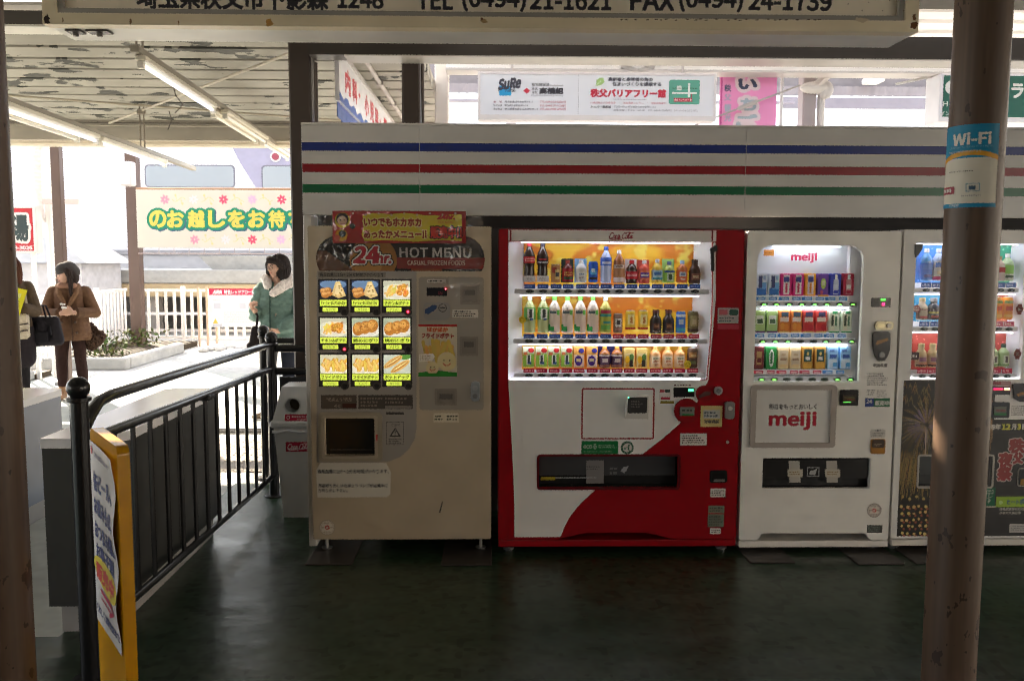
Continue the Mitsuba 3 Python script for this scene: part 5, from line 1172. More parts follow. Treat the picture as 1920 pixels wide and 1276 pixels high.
fitz = lambda s, a, b, c, d, bo=.0: fit(words(s, bo), AR(a), B0 + hgt * c, AR(b), B0 + hgt * d)
npz = [(wrap(sbox(S0, B0, S1, B1), pcx, PYY, PR, 0), (.62, .58, .48)), (wrap(ptop, pcx, PYY, PR, 1), (.01, .20, .34)), (wrap(curve, pcx, PYY, PR, 2), (.62, .30, .03)), (wrap(sbox(S0, B0, S1, B0 + .05 * hgt), pcx, PYY, PR, 2), (.01, .20, .36)),
       (wrap(fitz('Wi-Fi', -50, 28, .755, .905, .04), pcx, PYY, PR, 3), (.62, .60, .55)), (wrap(fitz('Chichibu Railway Free Wi-Fi', -60, 32, .715, .745, .02), pcx, PYY, PR, 3), (.10, .30, .42)), (wrap(fitz('無料でご利用いただけます', -60, 10, .665, .69, .02), pcx, PYY, PR, 3), (.40, .45, .48)),
       (wrap(rows_of_print(AR(-58), B0 + hgt * .43, AR(22), B0 + hgt * .455, 1, seed=3), pcx, PYY, PR, 3), (.2, .18, .15)), (wrap(sbox(AR(-88), B0 + hgt * .17, AR(-40), B0 + hgt * .26), pcx, PYY, PR, 3), (.30, .03, .05)), (wrap(fitz('無料', -80, -46, .19, .24, .03), pcx, PYY, PR, 4), (.6, .55, .5)),
       (wrap(sbox(AR(-16), B0 + hgt * .19, AR(10), B0 + hgt * .29).difference(sbox(AR(-14.5), B0 + hgt * .197, AR(8.5), B0 + hgt * .283)), pcx, PYY, PR, 3), (.15, .28, .36)), (wrap(sbox(AR(-10), B0 + hgt * .21, AR(2), B0 + hgt * .26), pcx, PYY, PR, 4), (.05, .10, .16)), (wrap(rows_of_print(AR(-24), B0 + hgt * .13, AR(14), B0 + hgt * .155, 1, seed=4), pcx, PYY, PR, 3), (.35, .33, .3)), (wrap(fitz('FREE', -50, -28, .015, .04, .04), pcx, PYY, PR, 4), (.5, .55, .58))]
put(notice + '__print', npz, 'print', smooth=0)
round_post(31, 640, 2.62, PR, 'thick brown pipe post cut off by the left edge of the picture', True)

# the big address sign
SG = Face(3.6)
sign = thing('address_sign', 'large cream address and telephone sign box hanging across the top of the picture', 'sign')
x0, x1 = at(80, 45, 3.6)[0], at(1722, 50, 3.6)[0]
zb = at(900, 53, 3.6)[2]
fr_o, fr_i = sbox(x0, zb, x1, zb + .50), sbox(x0 + .055, zb + .045, x1 - .055, zb + .455)
put(sign + '__frame', [(plate(fr_o.difference(fr_i), 3.6, 3.66), (.72, .63, .45))], 'satin')
put(sign + '__inner_frame', [(plate(fr_i.buffer(-.001).difference(fr_i.buffer(-.022)), 3.612, 3.63), (.30, .28, .25))], 'satin')
put(sign + '__panel', [(box(x0 + .02, x1 - .02, 3.640, 3.652, zb + .02, zb + .48), (.80, .73, .59))], 'panel')
put(sign + '__case', [(box(x0, x1, 3.661, 3.87, zb + .002, zb + .50), (.72, .70, .67))], 'satin')
SGp = Face(3.64)
ink = union_all([SGp.t('埼玉県秩父市下影森', 257, -23, 614, 17), SGp.t('1248', 634, -18, 718, 15.5), SGp.t('TEL', 783, -17, 848, 17.5), SGp.t('(0494)', 868, -21, 985, 21), SGp.t('21-1621', 995, -16, 1145, 18.5), SGp.t('FAX', 1183, -15, 1263, 19), SGp.t('(0494)', 1275, -20, 1392, 22), SGp.t('24-1739', 1405, -15, 1558, 19.5)])
put(sign + '__lettering', [(sheet(ink.buffer(.0032), 3.6392), (.022, .022, .03))], 'satin', smooth=0)
RUST = (.13, .05, .018)


def blotch(FC, cx, cy, w, h, seed, lvl, c):
    r = np.random.default_rng(seed)
    return FC.on(FC.p([(cx + w / 2 * r.uniform(.5, 1.2) * math.cos(a), cy + h / 2 * r.uniform(.5, 1.2) * math.sin(a)) for a in np.linspace(0, 6, 13)]), lvl, c)


ru = [blotch(SG, 1713, 48, 16, 18, 1, 1, RUST), blotch(SG, 1714, 33, 8, 16, 2, 1, (.2, .1, .04)), blotch(SG, 88, 38, 13, 22, 3, 1, (.03, .02, .015)), blotch(SG, 505, 44, 13, 17, 4, 1, (.42, .22, .05)), blotch(SG, 245, 41, 4, 16, 5, 1, (.2, .1, .04)), blotch(SG, 335, 43, 3, 14, 6, 1, (.26, .14, .05)), blotch(SG, 118, 38, 3, 10, 7, 1, (.2, .1, .04)), blotch(SG, 908, 40, 18, 10, 8, 1, (.38, .25, .1)), blotch(SG, 903, 36, 5, 5, 9, 2, RUST)]
for k in range(26):
    ru.append(blotch(SG, 1165 + 15 * k + 6 * math.sin(k * 5), 37.5 + math.sin(k * 3), 7, 2.6, 20 + k, 1, (.07, .045, .03)))
for k in range(10):
    ru.append(blotch(SG, 1590 + 13 * k, 8 + 13 * math.sin(k * 4.1), 2.2, 2.8, 60 + k, 1, (.16, .12, .08)))
put(sign + '__rust_patch', ru, 'matte', smooth=0)
labels[sign + '__rust_patch'] = {'kind': 'stuff'}
pz = zb + .0012
put(sign + '__peeling_flake', [(trimesh.Trimesh(np.array([at(1605, 33, 3.6) + [0, -.004, 0], at(1628, 38, 3.6) + [0, -.012, 0], at(1618, 44, 3.6) + [0, -.004, 0], at(1603, 39, 3.6) + [0, -.002, 0]]), [(0, 2, 1), (0, 3, 2)], process=False), (.56, .47, .33))], 'satin', smooth=0)
for px_, a_ in ((140, .03), (185, .045)):
    q = at(px_, 68, 3.70)
    put(sign + '__bracket', [(box(q[0] - a_, q[0] + a_, 3.68, 3.74, zb - .006, zb + .001), (.05, .045, .04)), (cyl((q[0], 3.71, zb - .02), (q[0], 3.71, zb), .012, 8), (.10, .09, .08))], 'satin')
for x in (x0 + .25, -.55, .6, x1 - .25):
    put(sign + '__hanger', [(box(x - .03, x + .03, 3.72, 3.78, zb + .501, 3.2), (.2, .18, .15))], 'satin')

# standing yellow notice board, seen nearly edge on
ybn, ybf = at(219, 838, 2.6), None
zt_ = ybn[2]
sl_ = at(168, 800, 1.) - EYE
yf = (zt_ - EYE[2]) / sl_[2]
ybf = EYE + sl_ * yf
wv = ybn[:2] - ybf[:2]
W_ = float(np.linalg.norm(wv))
ang = math.atan2(wv[1], wv[0])
RZ = trimesh.transformations.rotation_matrix(ang, [0, 0, 1])


def board_local(m):
    m = m.copy()
    m.apply_transform(RZ)
    m.apply_translation([ybf[0], ybf[1], 0])
    return m


yb = thing('notice_board', 'yellow framed standing board with a handwritten drinks poster in the left foreground', 'sign')
YEL = (.54, .25, .005)
put(yb + '__board', [(board_local(plate(rbox(0, .10, W_, zt_, .03), 0, .036)), YEL)], 'gloss')
for u in (.03, W_ - .03):
    put(yb + '__leg', [(board_local(box(u - .02, u + .02, .002, .034, 0, .099, .004)), YEL)], 'satin')
    put(yb + '__foot', [(board_local(box(u - .025, u + .025, -.12, .16, 0, .02, .006)), (.05, .05, .05))], 'satin')
P0, P1 = .43, 1.055
u_ = lambda t: .012 + (W_ - .035) * t
v_ = lambda t: P1 - (P1 - P0) * t
wave = np.array([[a, b] for b in np.linspace(0, 1, 17) for a in np.linspace(0, 1, 7)])
wv3 = np.c_[[u_(a) for a in wave[:, 0]], -.004 - .006 * (1 + np.sin(wave[:, 1] * 16 + wave[:, 0] * 2)) * wave[:, 0] ** 2, [v_(b) for b in wave[:, 1]]]
wf = [[i * 7 + j, i * 7 + j + 1, (i + 1) * 7 + j + 1] for i in range(16) for j in range(6)] + [[i * 7 + j, (i + 1) * 7 + j + 1, (i + 1) * 7 + j] for i in range(16) for j in range(6)]


def on_paper(g, lvl):
    """Print that follows the waves of the sheet."""
    out = []
    for m in [sheet(q.intersection(sbox(a, -9, a + .03, 9)), 0) for q in geoms(g) for a in np.arange(0, W_, .03)]:
        if m is None:
            continue
        v = np.array(m.vertices)
        a, b = (v[:, 0] - .012) / (W_ - .035), (P1 - v[:, 2]) / (P1 - P0)
        v[:, 1] = -.0048 - .0008 * lvl - .006 * (1 + np.sin(b * 16 + a * 2)) * np.clip(a, 0, 1) ** 2
        out.append(trimesh.Trimesh(v, m.faces, process=False))
    return board_local(trimesh.util.concatenate(out))


ft = lambda s, a, b, c, d, bo=.0: fit(words(s, bo), u_(a), v_(d), u_(c), v_(b))
NAVY = (.03, .04, .16)
paper = [(board_local(trimesh.Trimesh(wv3, wf, process=False)), (.60, .57, .55)), (on_paper(ft('缶ビール、', .12, .15, .86, .26, .04), 1), NAVY), (on_paper(ft('お飲みもの、', .10, .29, .92, .39, .04), 1), NAVY), (on_paper(ft('おつまみ類、', .10, .42, .94, .52, .04), 1), NAVY), (on_paper(ft('お菓子類', .12, .54, .84, .63, .04), 1), NAVY),
         (on_paper(affinity.rotate(affinity.scale(Point((u_(.5)), v_(.69)).buffer(1), W_ * .46, .05), -4), 1), (.62, .50, .03)), (on_paper(ft('販売中', .10, .645, .88, .745, .06), 2), (.55, .05, .03)), (on_paper(union_all([ft('ー', .25, .78, .8, .79, .02), sbox(u_(.28), v_(.80), u_(.76), v_(.79)), sbox(u_(.28), v_(.835), u_(.76), v_(.825)), LineString([(u_(.66), v_(.77)), (u_(.86), v_(.812)), (u_(.66), v_(.855))]).buffer(.006)]), 2), (.50, .04, .10)),
         (on_paper(ft('くわしくは駅売店まで', .04, .89, .96, .945, .03), 1), NAVY), (on_paper(rows_of_print(u_(.2), v_(.08), u_(.9), v_(.03), 1, seed=5), 1), (.30, .28, .34)), (on_paper(Point(u_(.09), v_(.045)).buffer(.014), 1), (.50, .05, .05))]
kpp = put(yb + '__poster', paper, 'print', smooth=0)
labels[kpp] = {'label': 'curling white poster with blue and red handwriting'}

# black tubular railings
IRON = (.012, .012, .014)


def ball_post(k, x, y, h):
    put(k + '__post', [(cyl((x, y, 0), (x, y, h - .085), .034, 18), IRON), (lathe([(.034, h - .1), (.046, h - .095), (.046, h - .082), (.03, h - .078)], 18, (x, y, 0)), IRON)], 'gloss')
    put(k + '__ball_finial', [(ball((x, y, h - .045), .043, 3), IRON)], 'gloss')
    put(k + '__base_plate', [(lathe([(0, .014), (.065, .014), (.07, .008), (.07, 0)][::-1], 18, (x, y, 0)), IRON)], 'satin')


rail = thing('railing', 'black tubular railing with ball topped posts running from the left foreground to the bin', 'railing')
nx, ny = at(152, 850, 3.32)[0], 3.32
fx, fy = at(512, 800, 6.0)[0], 6.0
ball_post(rail, nx, ny, 1.215)
ball_post(rail, fx, fy, 1.165)
lerp = lambda t, z: (nx + (fx - nx) * t, ny + (fy - ny) * t, z)
put(rail + '__top_rail', [(tube([lerp(.012, 1.02), lerp(.03, 1.05), lerp(.06, 1.09), lerp(.10, 1.10), lerp(.99, 1.075)], [.030, .027, .023, .023, .023], 16), IRON)], 'gloss')
put(rail + '__middle_rail', [(tube([lerp(.01, .955), lerp(.99, .905)], .021, 16), IRON)], 'gloss')
put(rail + '__bottom_rail', [(tube([lerp(.01, .175), lerp(.99, .15)], .019, 12), IRON)], 'gloss')
for y in np.arange(3.42, 5.95, .18):
    t = (y - ny) / (fy - ny)
    put(rail + '__bar', [(cyl(lerp(t, .165), lerp(t, .93), .0115, 8), IRON)], 'gloss')
put(rail + '__clamp', [(box(lerp(.52, 0)[0] - .03, lerp(.52, 0)[0] + .03, lerp(.52, 0)[1] - .05, lerp(.52, 0)[1] + .05, .895, .925, .008), IRON)], 'gloss')
rail2 = thing('railing', 'short black railing turning right behind the grey bin to the dark post', 'railing')
for z in (1.045, .885):
    put(rail2 + '__rail', [(tube([(fx + .035, fy, z), (-.80, fy + .02, z)], .026, 14), IRON)], 'gloss')
ball_post(rail2, at(498, 800, 6.5)[0], 6.5, 1.17)
put(rail2 + '__rail', [(tube([(at(498, 800, 6.5)[0], 6.5, 1.05), (-.80, 6.5, 1.05)], .024, 14), IRON)], 'gloss')
put(rail2 + '__panel', [(box(fx + .04, -.8, fy + .05, fy + .06, .12, .84), (.02, .02, .022))], 'satin')


def gate(label, x0, x1, y0, y1, h, ch, col, top):
    k = thing('ticket_gate', label, 'ticket gate')
    plan = Polygon([(x0, y0), (x1 - ch, y0), (x1, y0 + ch * 1.2), (x1, y1 - .05), (x1 - .05, y1), (x0 + .05, y1), (x0, y1 - .05)])
    ex = lambda g, a, b: trimesh.Trimesh(*(lambda m: (np.c_[m.vertices[:, 0], m.vertices[:, 1], m.vertices[:, 2] + a], m.faces))(trimesh.creation.extrude_polygon(g, b - a, engine='earcut')), process=False)
    put(k + '__cabinet', [(ex(plan, .13, h - .045), col)], 'satin')
    put(k + '__top', [(ex(plan.buffer(.006), h - .043, h), top)], 'gloss')
    put(k + '__plinth', [(ex(plan.buffer(-.035), 0, .129), (.30, .29, .28))], 'satin')
    put(k + '__seam', [(ex(plan.buffer(.0012).difference(sbox(-99, y0 + (y1 - y0) * .52, 99, 99)).difference(sbox(-99, -99, 99, y0 + (y1 - y0) * .515)), .14, h - .05), (.02, .02, .02))], 'matte')
    return k


gate('dark grey ticket gate cabinet with a pale top, directly behind the black railing', -1.965, -1.66, 3.74, 5.2, .885, .15, (.04, .04, .038), (.84, .83, .84))
gate('blue grey ticket gate cabinet at the left edge beside the brown post', -3.2, -2.87, 3.6, 5.78, .80, .08, (.16, .19, .25), (.6, .6, .62))

# grey recycling bin
BY = 5.47
bn_ = thing('recycling_bin', 'grey plastic recycling bin with two round holes, between the railing and the food machine', 'bin')
BG = Face(BY)
x0, x1 = at(511, 810, BY)[0], at(511, 810, BY)[0] + .44
zf = at(530, 797, BY)[2]
GB = (.54, .55, .54)


def tapered(xa, xb, ya, yb_, za, xc, xd, yc, yd, zc):
    return trimesh.Trimesh([(xa, ya, za), (xb, ya, za), (xb, yb_, za), (xa, yb_, za), (xc, yc, zc), (xd, yc, zc), (xd, yd, zc), (xc, yd, zc)]).convex_hull


put(bn_ + '__body', [(tapered(x0 + .055, x1 - .055, BY + .02, BY + .30, .0, x0 + .008, x1 - .008, BY, BY + .34, zf - .012), GB)], 'satin')
put(bn_ + '__rim', [(box(x0 - .015, x1 + .015, BY - .02, BY + .36, zf - .014, zf + .03, .012), GB)], 'satin')
zt2 = at(540, 727, BY)[2]
hood = m3.Manifold.hull_points([[*p] for p in ((x0 + .002, BY - .005, zf + .03), (x1 - .002, BY - .005, zf + .03), (x1 - .002, BY + .34, zf + .03), (x0 + .002, BY + .34, zf + .03), (x0 + .05, BY + .06, zt2), (x1 - .05, BY + .06, zt2), (x1 - .05, BY + .28, zt2), (x0 + .05, BY + .28, zt2), (x0 + .06, BY + .05, zt2 - .012), (x1 - .06, BY + .05, zt2 - .012))])
for i, u in enumerate((.125, .315)):
    hc = (x0 + u, BY - .2, zf + .12)
    cut = m3.Manifold.cylinder(.5, .047, .047, 32).rotate([-90, 0, 0]).translate(list(hc))
    hood = hood - cut
put(bn_ + '__hood', [(hood, GB)], 'satin', smooth=30)
for i, u in enumerate((.125, .315)):
    ring = trimesh.creation.annulus(r_min=.046, r_max=.055, height=.02, sections=28)
    ring.apply_transform(trimesh.transformations.rotation_matrix(math.radians(74), [1, 0, 0]))
    ring.apply_translation((x0 + u, BY + .025, zf + .122))
    put(bn_ + '__hole_ring', [(ring, (.42, .43, .42))], 'satin')
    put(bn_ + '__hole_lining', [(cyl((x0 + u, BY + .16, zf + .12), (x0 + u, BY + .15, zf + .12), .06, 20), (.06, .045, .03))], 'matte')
BL = Face(BY - .003)
put(bn_ + '__logo_sticker', [(sheet(BL.r(536, 828, 585, 846), BY - .0026), (.33, .012, .035)), (lambda s: (s[0], s[1]))(script(Face(BY - .0026), 539, 830, 582, 844, 1, (.62, .55, .55)))], 'print', smooth=0)
lab_ = [(sheet(Face(BY - .022).r(533, 777.5, 590, 789.5), 0), (.36, .015, .04)), (sheet(Face(BY - .022).rows(546, 779, 586, 784, 1, 3), -.0008), (.6, .5, .5)), (sheet(Face(BY - .022).rows(556, 785, 580, 788, 1, 4), -.0008), (.6, .5, .5)), (sheet(Face(BY - .022).c(539, 783, 3.6, 3).difference(Face(BY - .022).c(539, 783, 2.2, 3)), -.0008), (.6, .5, .5))]
out_ = []
for m, c in lab_:
    v = np.array(m.vertices)
    tt = (v[:, 2] - (zf + .03)) / (zt2 - .012 - zf - .03)
    v[:, 1] += BY - .005 + tt * .055 - .0045
    out_.append((trimesh.Trimesh(v, m.faces, process=False), c))
put(bn_ + '__label_sticker', out_, 'print', smooth=0)
put(bn_ + '__liner_edge', [(tube([(x0 - .006 + .0, BY - .012 + .004 * math.sin(9 * s), zf - .03 - .022 * abs(math.sin(7 * s))) if False else (x0 + .44 * s, BY - .010, zf - .028 - .014 * abs(math.sin(9 * s + 1))) for s in np.linspace(0, 1, 24)], .010, 6), (.55, .57, .60))], 'gloss')

# bearing plates on the floor under the machine feet
for a, c, Y0, w in ((583, 668, 4.60, 'left feet of the food machine'), (830, 922, 4.58, 'right feet of the food machine'), (1392, 1474, 4.60, 'left feet of the white dairy machine'), (1583, 1668, 4.57, 'right feet of the white dairy machine'), (1690, 1760, 4.58, 'feet of the festival machine')):
    xa_, xb_ = at(a, 1040, 4.75)[0], at(c, 1040, 4.75)[0]
    tag(put('bearing_plate', [(box(xa_, xb_, Y0, 5.1, .0, .009, .003), (.03, .027, .024))], 'satin'), 'flat dark plate on the floor under the ' + w, 'plate', 'plates under the machine feet')

# ------------------------------------------------------------------ the passage outside, the platform, the far side
def tile_grid(prefix, x0, y0, nx, ny, s):
    for i in range(nx):
        for j in range(ny):
            a, b = x0 + i * s, y0 + j * s
            put(prefix + '__tactile_tile', [(box(a + .003, a + s - .003, b + .003, b + s - .003, -.003, .004), (.36, .33, .29))] + [(cyl((a + s * (u + .5) / 4, b + s * (v + .5) / 4, .004), (a + s * (u + .5) / 4, b + s * (v + .5) / 4, .009), .015, 6, .010), (.37, .34, .3)) for u in range(4) for v in range(4)], 'matte')


tile_grid('passage_floor', -2.62, 6.7, 3, 4, .3)
for k in range(4):
    put('passage_floor__drain_bar', [(box(-5.2, -2.0, 8.18 + .07 * k, 8.20 + .07 * k, -.003, .006), (.08, .075, .07))], 'steel')


def picket_fence(label, xa, ya, xb, yb_, n, h, group=None):
    k = thing('picket_fence', label, 'fence', group)
    L, an = math.hypot(xb - xa, yb_ - ya), math.atan2(yb_ - ya, xb - xa)
    M = trimesh.transformations.rotation_matrix(an, [0, 0, 1])

    def loc(m):
        m.apply_transform(M)
        m.apply_translation((xa, ya, 0))
        return m
    for z in (.14, h - .05):
        put(k + '__rail', [(loc(box(0, L, -.02, .02, z - .025, z + .025)), (.78, .75, .71))], 'satin')
    for i in range(n):
        x = L * (i + .5) / n
        if i % 9 == 4:
            put(k + '__post', [(loc(box(x - .04, x + .04, -.035, .035, 0, h + .03, .008)), (.80, .77, .73))], 'satin')
        else:
            put(k + '__picket', [(loc(box(x - .026, x + .026, -.012, .012, .166, h - .076)), (.80, .77, .73))], 'satin')
    return k


picket_fence('cream picket fence along the far side of the passage under the welcome banner', -6.7, 16.7, -1.6, 16.7, 31, 1.1)
picket_fence('cream picket fence at the left behind the waiting women', -6.75, 12.9, -6.95, 16.5, 22, 1.12)
picket_fence('short cream picket fence at the far left behind the red bath sign', -9.0, 12.4, -6.85, 12.6, 12, 1.12)

# kerbs, planting bed, white stones
struct('kerb', [(box(-7.4, -5.5, 12.95, 13.12, -.01, .17, .02), (1, 1, 1)), (box(-5.66, -5.5, 13.13, 15.4, -.01, .17, .02), (1, 1, 1)), (box(-8.8, -6.3, 11.75, 11.92, -.01, .13, .03), (1, 1, 1))], 'concrete', own=True)
struct('planting_bed', [(box(-7.4, -5.67, 13.13, 16.6, -.05, .09), (.06, .045, .03)), (box(-8.8, -6.3, 11.93, 12.35, -.05, .07), (.06, .045, .03))], 'matte')
struct('low_ramp', tapered(-4.9, -3.2, 13.9, 15.2, -.01, -4.6, -3.5, 14.3, 15.0, .10), 'concrete', own=True)
st = []
r7 = np.random.default_rng(21)
for k in range(150):
    s_ = r7.uniform(.04, .10)
    b = trimesh.creation.icosphere(subdivisions=1, radius=s_)
    b.apply_scale((1, r7.uniform(.7, 1.2), .6))
    b.apply_translation((r7.uniform(-5.3, -2.0), r7.uniform(15.5, 16.5), .02))
    st.append((b, tuple(np.array((.62, .60, .56)) * r7.uniform(.7, 1.1))))
k = put('white_stones', st, 'matte')
labels[k] = {'label': 'bed of white round stones along the foot of the fence', 'category': 'stones', 'kind': 'stuff'}


def leafy(label, x, y, z, w, h, n, seed):
    r = np.random.default_rng(seed)
    k = thing('shrub', label, 'shrub')
    leaves = []
    for i in range(n):
        c = np.array([x, y, z]) + r.normal(0, 1, 3) * (w / 3, w / 4, 0) + (0, 0, r.uniform(.02, h))
        a = r.normal(0, 1, 3)
        a /= np.linalg.norm(a)
        b = np.cross(a, r.normal(0, 1, 3))
        b /= np.linalg.norm(b)
        s_ = r.uniform(.03, .06)
        leaves.append((trimesh.Trimesh([c - a * s_, c + b * s_ * .5, c + a * s_, c - b * s_ * .5], [(0, 1, 2), (0, 2, 3)], process=False), (r.uniform(.06, .11), r.uniform(.08, .13), .03)))
    put(k + '__leaves', leaves, 'matte', smooth=0)
    put(k + '__stem', [(cyl((x + .08 * s, y, z - .02), (x + .2 * s, y, z + h * .7), .008, 5), (.08, .05, .03)) for s in (-1, 0, 1)], 'matte')


leafy('low green shrub in the bed behind the woman with the cap', -6.3, 14.1, .08, .6, .34, 160, 1)
leafy('low green shrub at the far end of the planting bed', -6.4, 15.6, .08, .7, .3, 160, 2)
leafy('low shrub at the left behind the black tote bag', -7.2, 12.12, .06, .7, .3, 160, 3)


def steel_column(px, Y, w, z0, z1, label, col=(.085, .05, .038)):
    x = at(px, 500, Y)[0]
    k = thing('platform_post', label, 'post')
    put(k + '__shaft', [(box(x - w / 2, x + w / 2, Y, Y + w, z0, z1, .008), col)], 'satin')
    put(k + '__base', [(box(x - w / 2 - .05, x + w / 2 + .05, Y - .05, Y + w + .05, z0, z0 + .05, .01), GREY)], 'matte')
    return k


steel_column(111, 11.4, .115, -.01, 3.4, 'brown steel post behind the woman in the brown coat')
steel_column(251, 15.9, .2, -.01, 3.6, 'brown steel post at the left end of the welcome banner')
k = thing('canopy_edge', 'cream eaves beam beyond the end of the peeling passage ceiling', 'beam')
put(k + '__beam', [(box(-6.4, -.6, 11.4, 11.55, 3.42, 3.54), (.66, .58, .46))], 'satin')
put(k + '__gutter', [(box(-6.4, -.6, 11.30, 11.39, 3.30, 3.40, .02), (.62, .50, .44))], 'satin')
x = at(92, 400, 12.2)[0]
k = thing('service_pole', 'white painted pole with a ribbed hose at the far left', 'pole')
put(k + '__pole', [(cyl((x, 12.2, -.01), (x, 12.2, 4.), .05, 14), (.74, .72, .70))], 'satin')
put(k + '__hose', [(tube([(x - .12 + .10 * (q - .5) ** 2, 12.15, 3.25 - q * 1.1) for q in np.linspace(0, 1, 40)], [.055 + .010 * (i % 2) for i in range(40)], 10), (.66, .62, .6))], 'satin')
put(k + '__arm', [(box(x - .1, x + .42, 12.14, 12.2, 2.4, 2.47), (.62, .50, .46))], 'satin')
# pale box hung from the eaves
q = pxr(222, 302, 246, 348, 14.)
k = thing('junction_box', 'pale grey box hung on the post above the welcome banner', 'box')
put(k + '__case', [(box(q[0], q[2], 14.0, 14.2, q[1], q[3], .02), (.55, .52, .52))], 'satin')
put(k + '__cover', [(box(q[0] + .02, q[2] - .02, 13.985, 13.999, q[1] + .02, q[3] - .02, .005), (.6, .57, .57))], 'satin')

# welcome banner
WB = Face(15.75)
wb = thing('welcome_banner', 'long cream cloth banner with yellow and green lettering and a border of flowers', 'banner')
x0, x1 = at(256, 400, 15.75)[0], -1.9
zt_, zb_ = at(400, 356, 15.75)[2], at(400, 465, 15.75)[2]
bx = [(box(x0, x1, 15.75, 15.756, zb_, zt_), (.50, .475, .41))]
GRN, YLW, DKB = (.008, .18, .10), (.56, .44, .08), (.04, .09, .14)
for ch, cx in (('の', 296), ('お', 329), ('越', 368), ('し', 406), ('を', 443), ('お', 481), ('待', 519), ('ち', 557), ('し', 594)):
    g = WB.t(ch, cx - 16, 394, cx + 16, 427, .045)
    bx += [WB.on(affinity.translate(g.buffer(.045), .025, -.02), 2, DKB), WB.on(g.buffer(.042), 4, GRN), WB.on(g, 6, YLW)]


def flower(FC, x, y, rad, c):
    return FC.on(union_all([affinity.rotate(affinity.scale(FC.c(x + rad * .62, y, rad * .46, 3), 1, .5), a, origin=tuple(at(x, y, FC.Y)[[0, 2]])) for a in np.arange(0, 360, 51.4)]), 2, c)


for y0_, row in ((374, [(309, 0), (363, 2), (419, 1), (473, 3), (528, 1), (582, 3)]), (449, [(365, 0), (423, 2), (473, 1), (527, 3), (580, 1)])):
    for i, (fx_, c) in enumerate(row):
        bx.append(flower(WB, fx_, y0_, 8.5, ((.66, .22, .30), (.62, .06, .12), (.72, .50, .52), (.60, .32, .48))[c]))
        bx.append(WB.on(union_all([WB.line([(fx_ + 14 + t * 24, y0_ + 4 * math.sin(t * 6 + i)) for t in np.linspace(0, 1, 8)], 1.1), WB.line([(fx_ + 22, y0_), (fx_ + 20, y0_ - 8)], 1), WB.line([(fx_ + 30, y0_), (fx_ + 33, y0_ + 8)], 1), WB.c(fx_ + 20, y0_ - 8, 2, 3), WB.c(fx_ + 33, y0_ + 8, 2, 3)]), 2, (.50, .46, .20)))
put(wb + '__cloth', bx, 'print', smooth=0)
put(wb + '__top_pole', [(cyl((x0, 15.77, zt_ + .02), (x1, 15.77, zt_ + .02), .022, 8), (.34, .2, .12))], 'satin')
put(wb + '__lower_rope', [(cyl((x0, 15.77, zb_ - .10), (x1, 15.77, zb_ - .10), .010, 6), (.4, .32, .30))], 'matte')
for i in range(17):
    put(wb + '__tie', [(cyl((x0 + .1 + .27 * i, 15.77, zb_ - .10), (x0 + .1 + .27 * i, 15.765, zb_), .007, 5), (.4, .34, .34))], 'matte')

# red express notice on the fence
EX = Face(16.45)
k = thing('notice_board', 'white notice board with a red header standing in front of the picket fence', 'sign')
put(k + '__board', [(box(*np.array(pxr(392, 541, 560, 613, 16.45))[[0, 2]], 16.452, 16.49, *np.array(pxr(392, 541, 560, 613, 16.45))[[1, 3]]), (.72, .72, .70)), EX.on(EX.r(392, 541, 560, 553), 1, (.50, .03, .08)), EX.on(EX.t('特急レッドアロー乗車案内', 420, 543, 497, 551.5, .03), 2, (.72, .70, .70)), EX.on(affinity.skew(EX.t('ARA', 399, 543.5, 417, 551, .08), xs=15), 2, (.7, .68, .68)), EX.on(EX.rows(400, 561, 416, 564, 1, 1), 1, (.4, .4, .45)),
    EX.on(union_all([EX.r(401, 568, 414, 578), EX.r(449, 568, 461, 578), EX.r(465, 568, 477, 578), EX.r(481, 568, 493, 578)]), 1, (.52, .53, .58)), EX.on(EX.rows(420, 583, 520, 605, 5, 5), 1, (.58, .58, .6)), EX.on(EX.p([(404, 597), (409, 606), (399, 606)]), 1, (.62, .46, .08)), EX.on(EX.r(399, 607, 416, 612), 1, (.5, .5, .54))], 'print', smooth=0)
put(k + '__frame', [(box(*np.array(pxr(391, 538.5, 561, 541, 16.45))[[0, 2]], 16.44, 16.5, *np.array(pxr(391, 538.5, 561, 541, 16.45))[[1, 3]]), (.5, .34, .2))], 'satin')
for px_ in (372, 388, 405):
    q = at(px_, 600, 16.46)
    put(k + '__leg', [(box(q[0] - .018, q[0] + .018, 16.47, 16.5, 0, 1.12), (.62, .45, .32))], 'satin')

# opposite platform with its dark underside, wall, poster
op = thing('platform', 'far platform with a dark open underside and a weathered concrete edge', 'platform')
put(op + '__slab', [(box(-14, 12, 19.2, 22.6, 1.12, 1.40), (.60, .58, .55))], 'concrete', own=True)
put(op + '__edge_beam', [(box(-14, 12, 19.1, 19.19, .82, 1.10), (.42, .33, .20))], 'matte')
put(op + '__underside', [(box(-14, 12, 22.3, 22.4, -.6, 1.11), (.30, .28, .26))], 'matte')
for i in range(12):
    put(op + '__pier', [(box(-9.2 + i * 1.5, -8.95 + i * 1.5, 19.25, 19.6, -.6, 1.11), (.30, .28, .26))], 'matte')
put(op + '__rail', [(box(-14, 12, 18.8, 18.86, .44, .50), (.62, .60, .60))], 'steel')
put(op + '__rail', [(box(-14, 12, 18.0, 18.06, .14, .20), (.5, .48, .48))], 'steel')
PFm = Face(20.)
k = thing('platform_wall', 'pale platform parapet carrying a red and blue poster, with a grey weathered coping', 'wall')
put(k + '__parapet', [(box(at(398, 520, 20.)[0], 6, 20.0, 20.2, 1.401, at(450, 512, 20.)[2]), (.62, .62, .62))], 'matte')
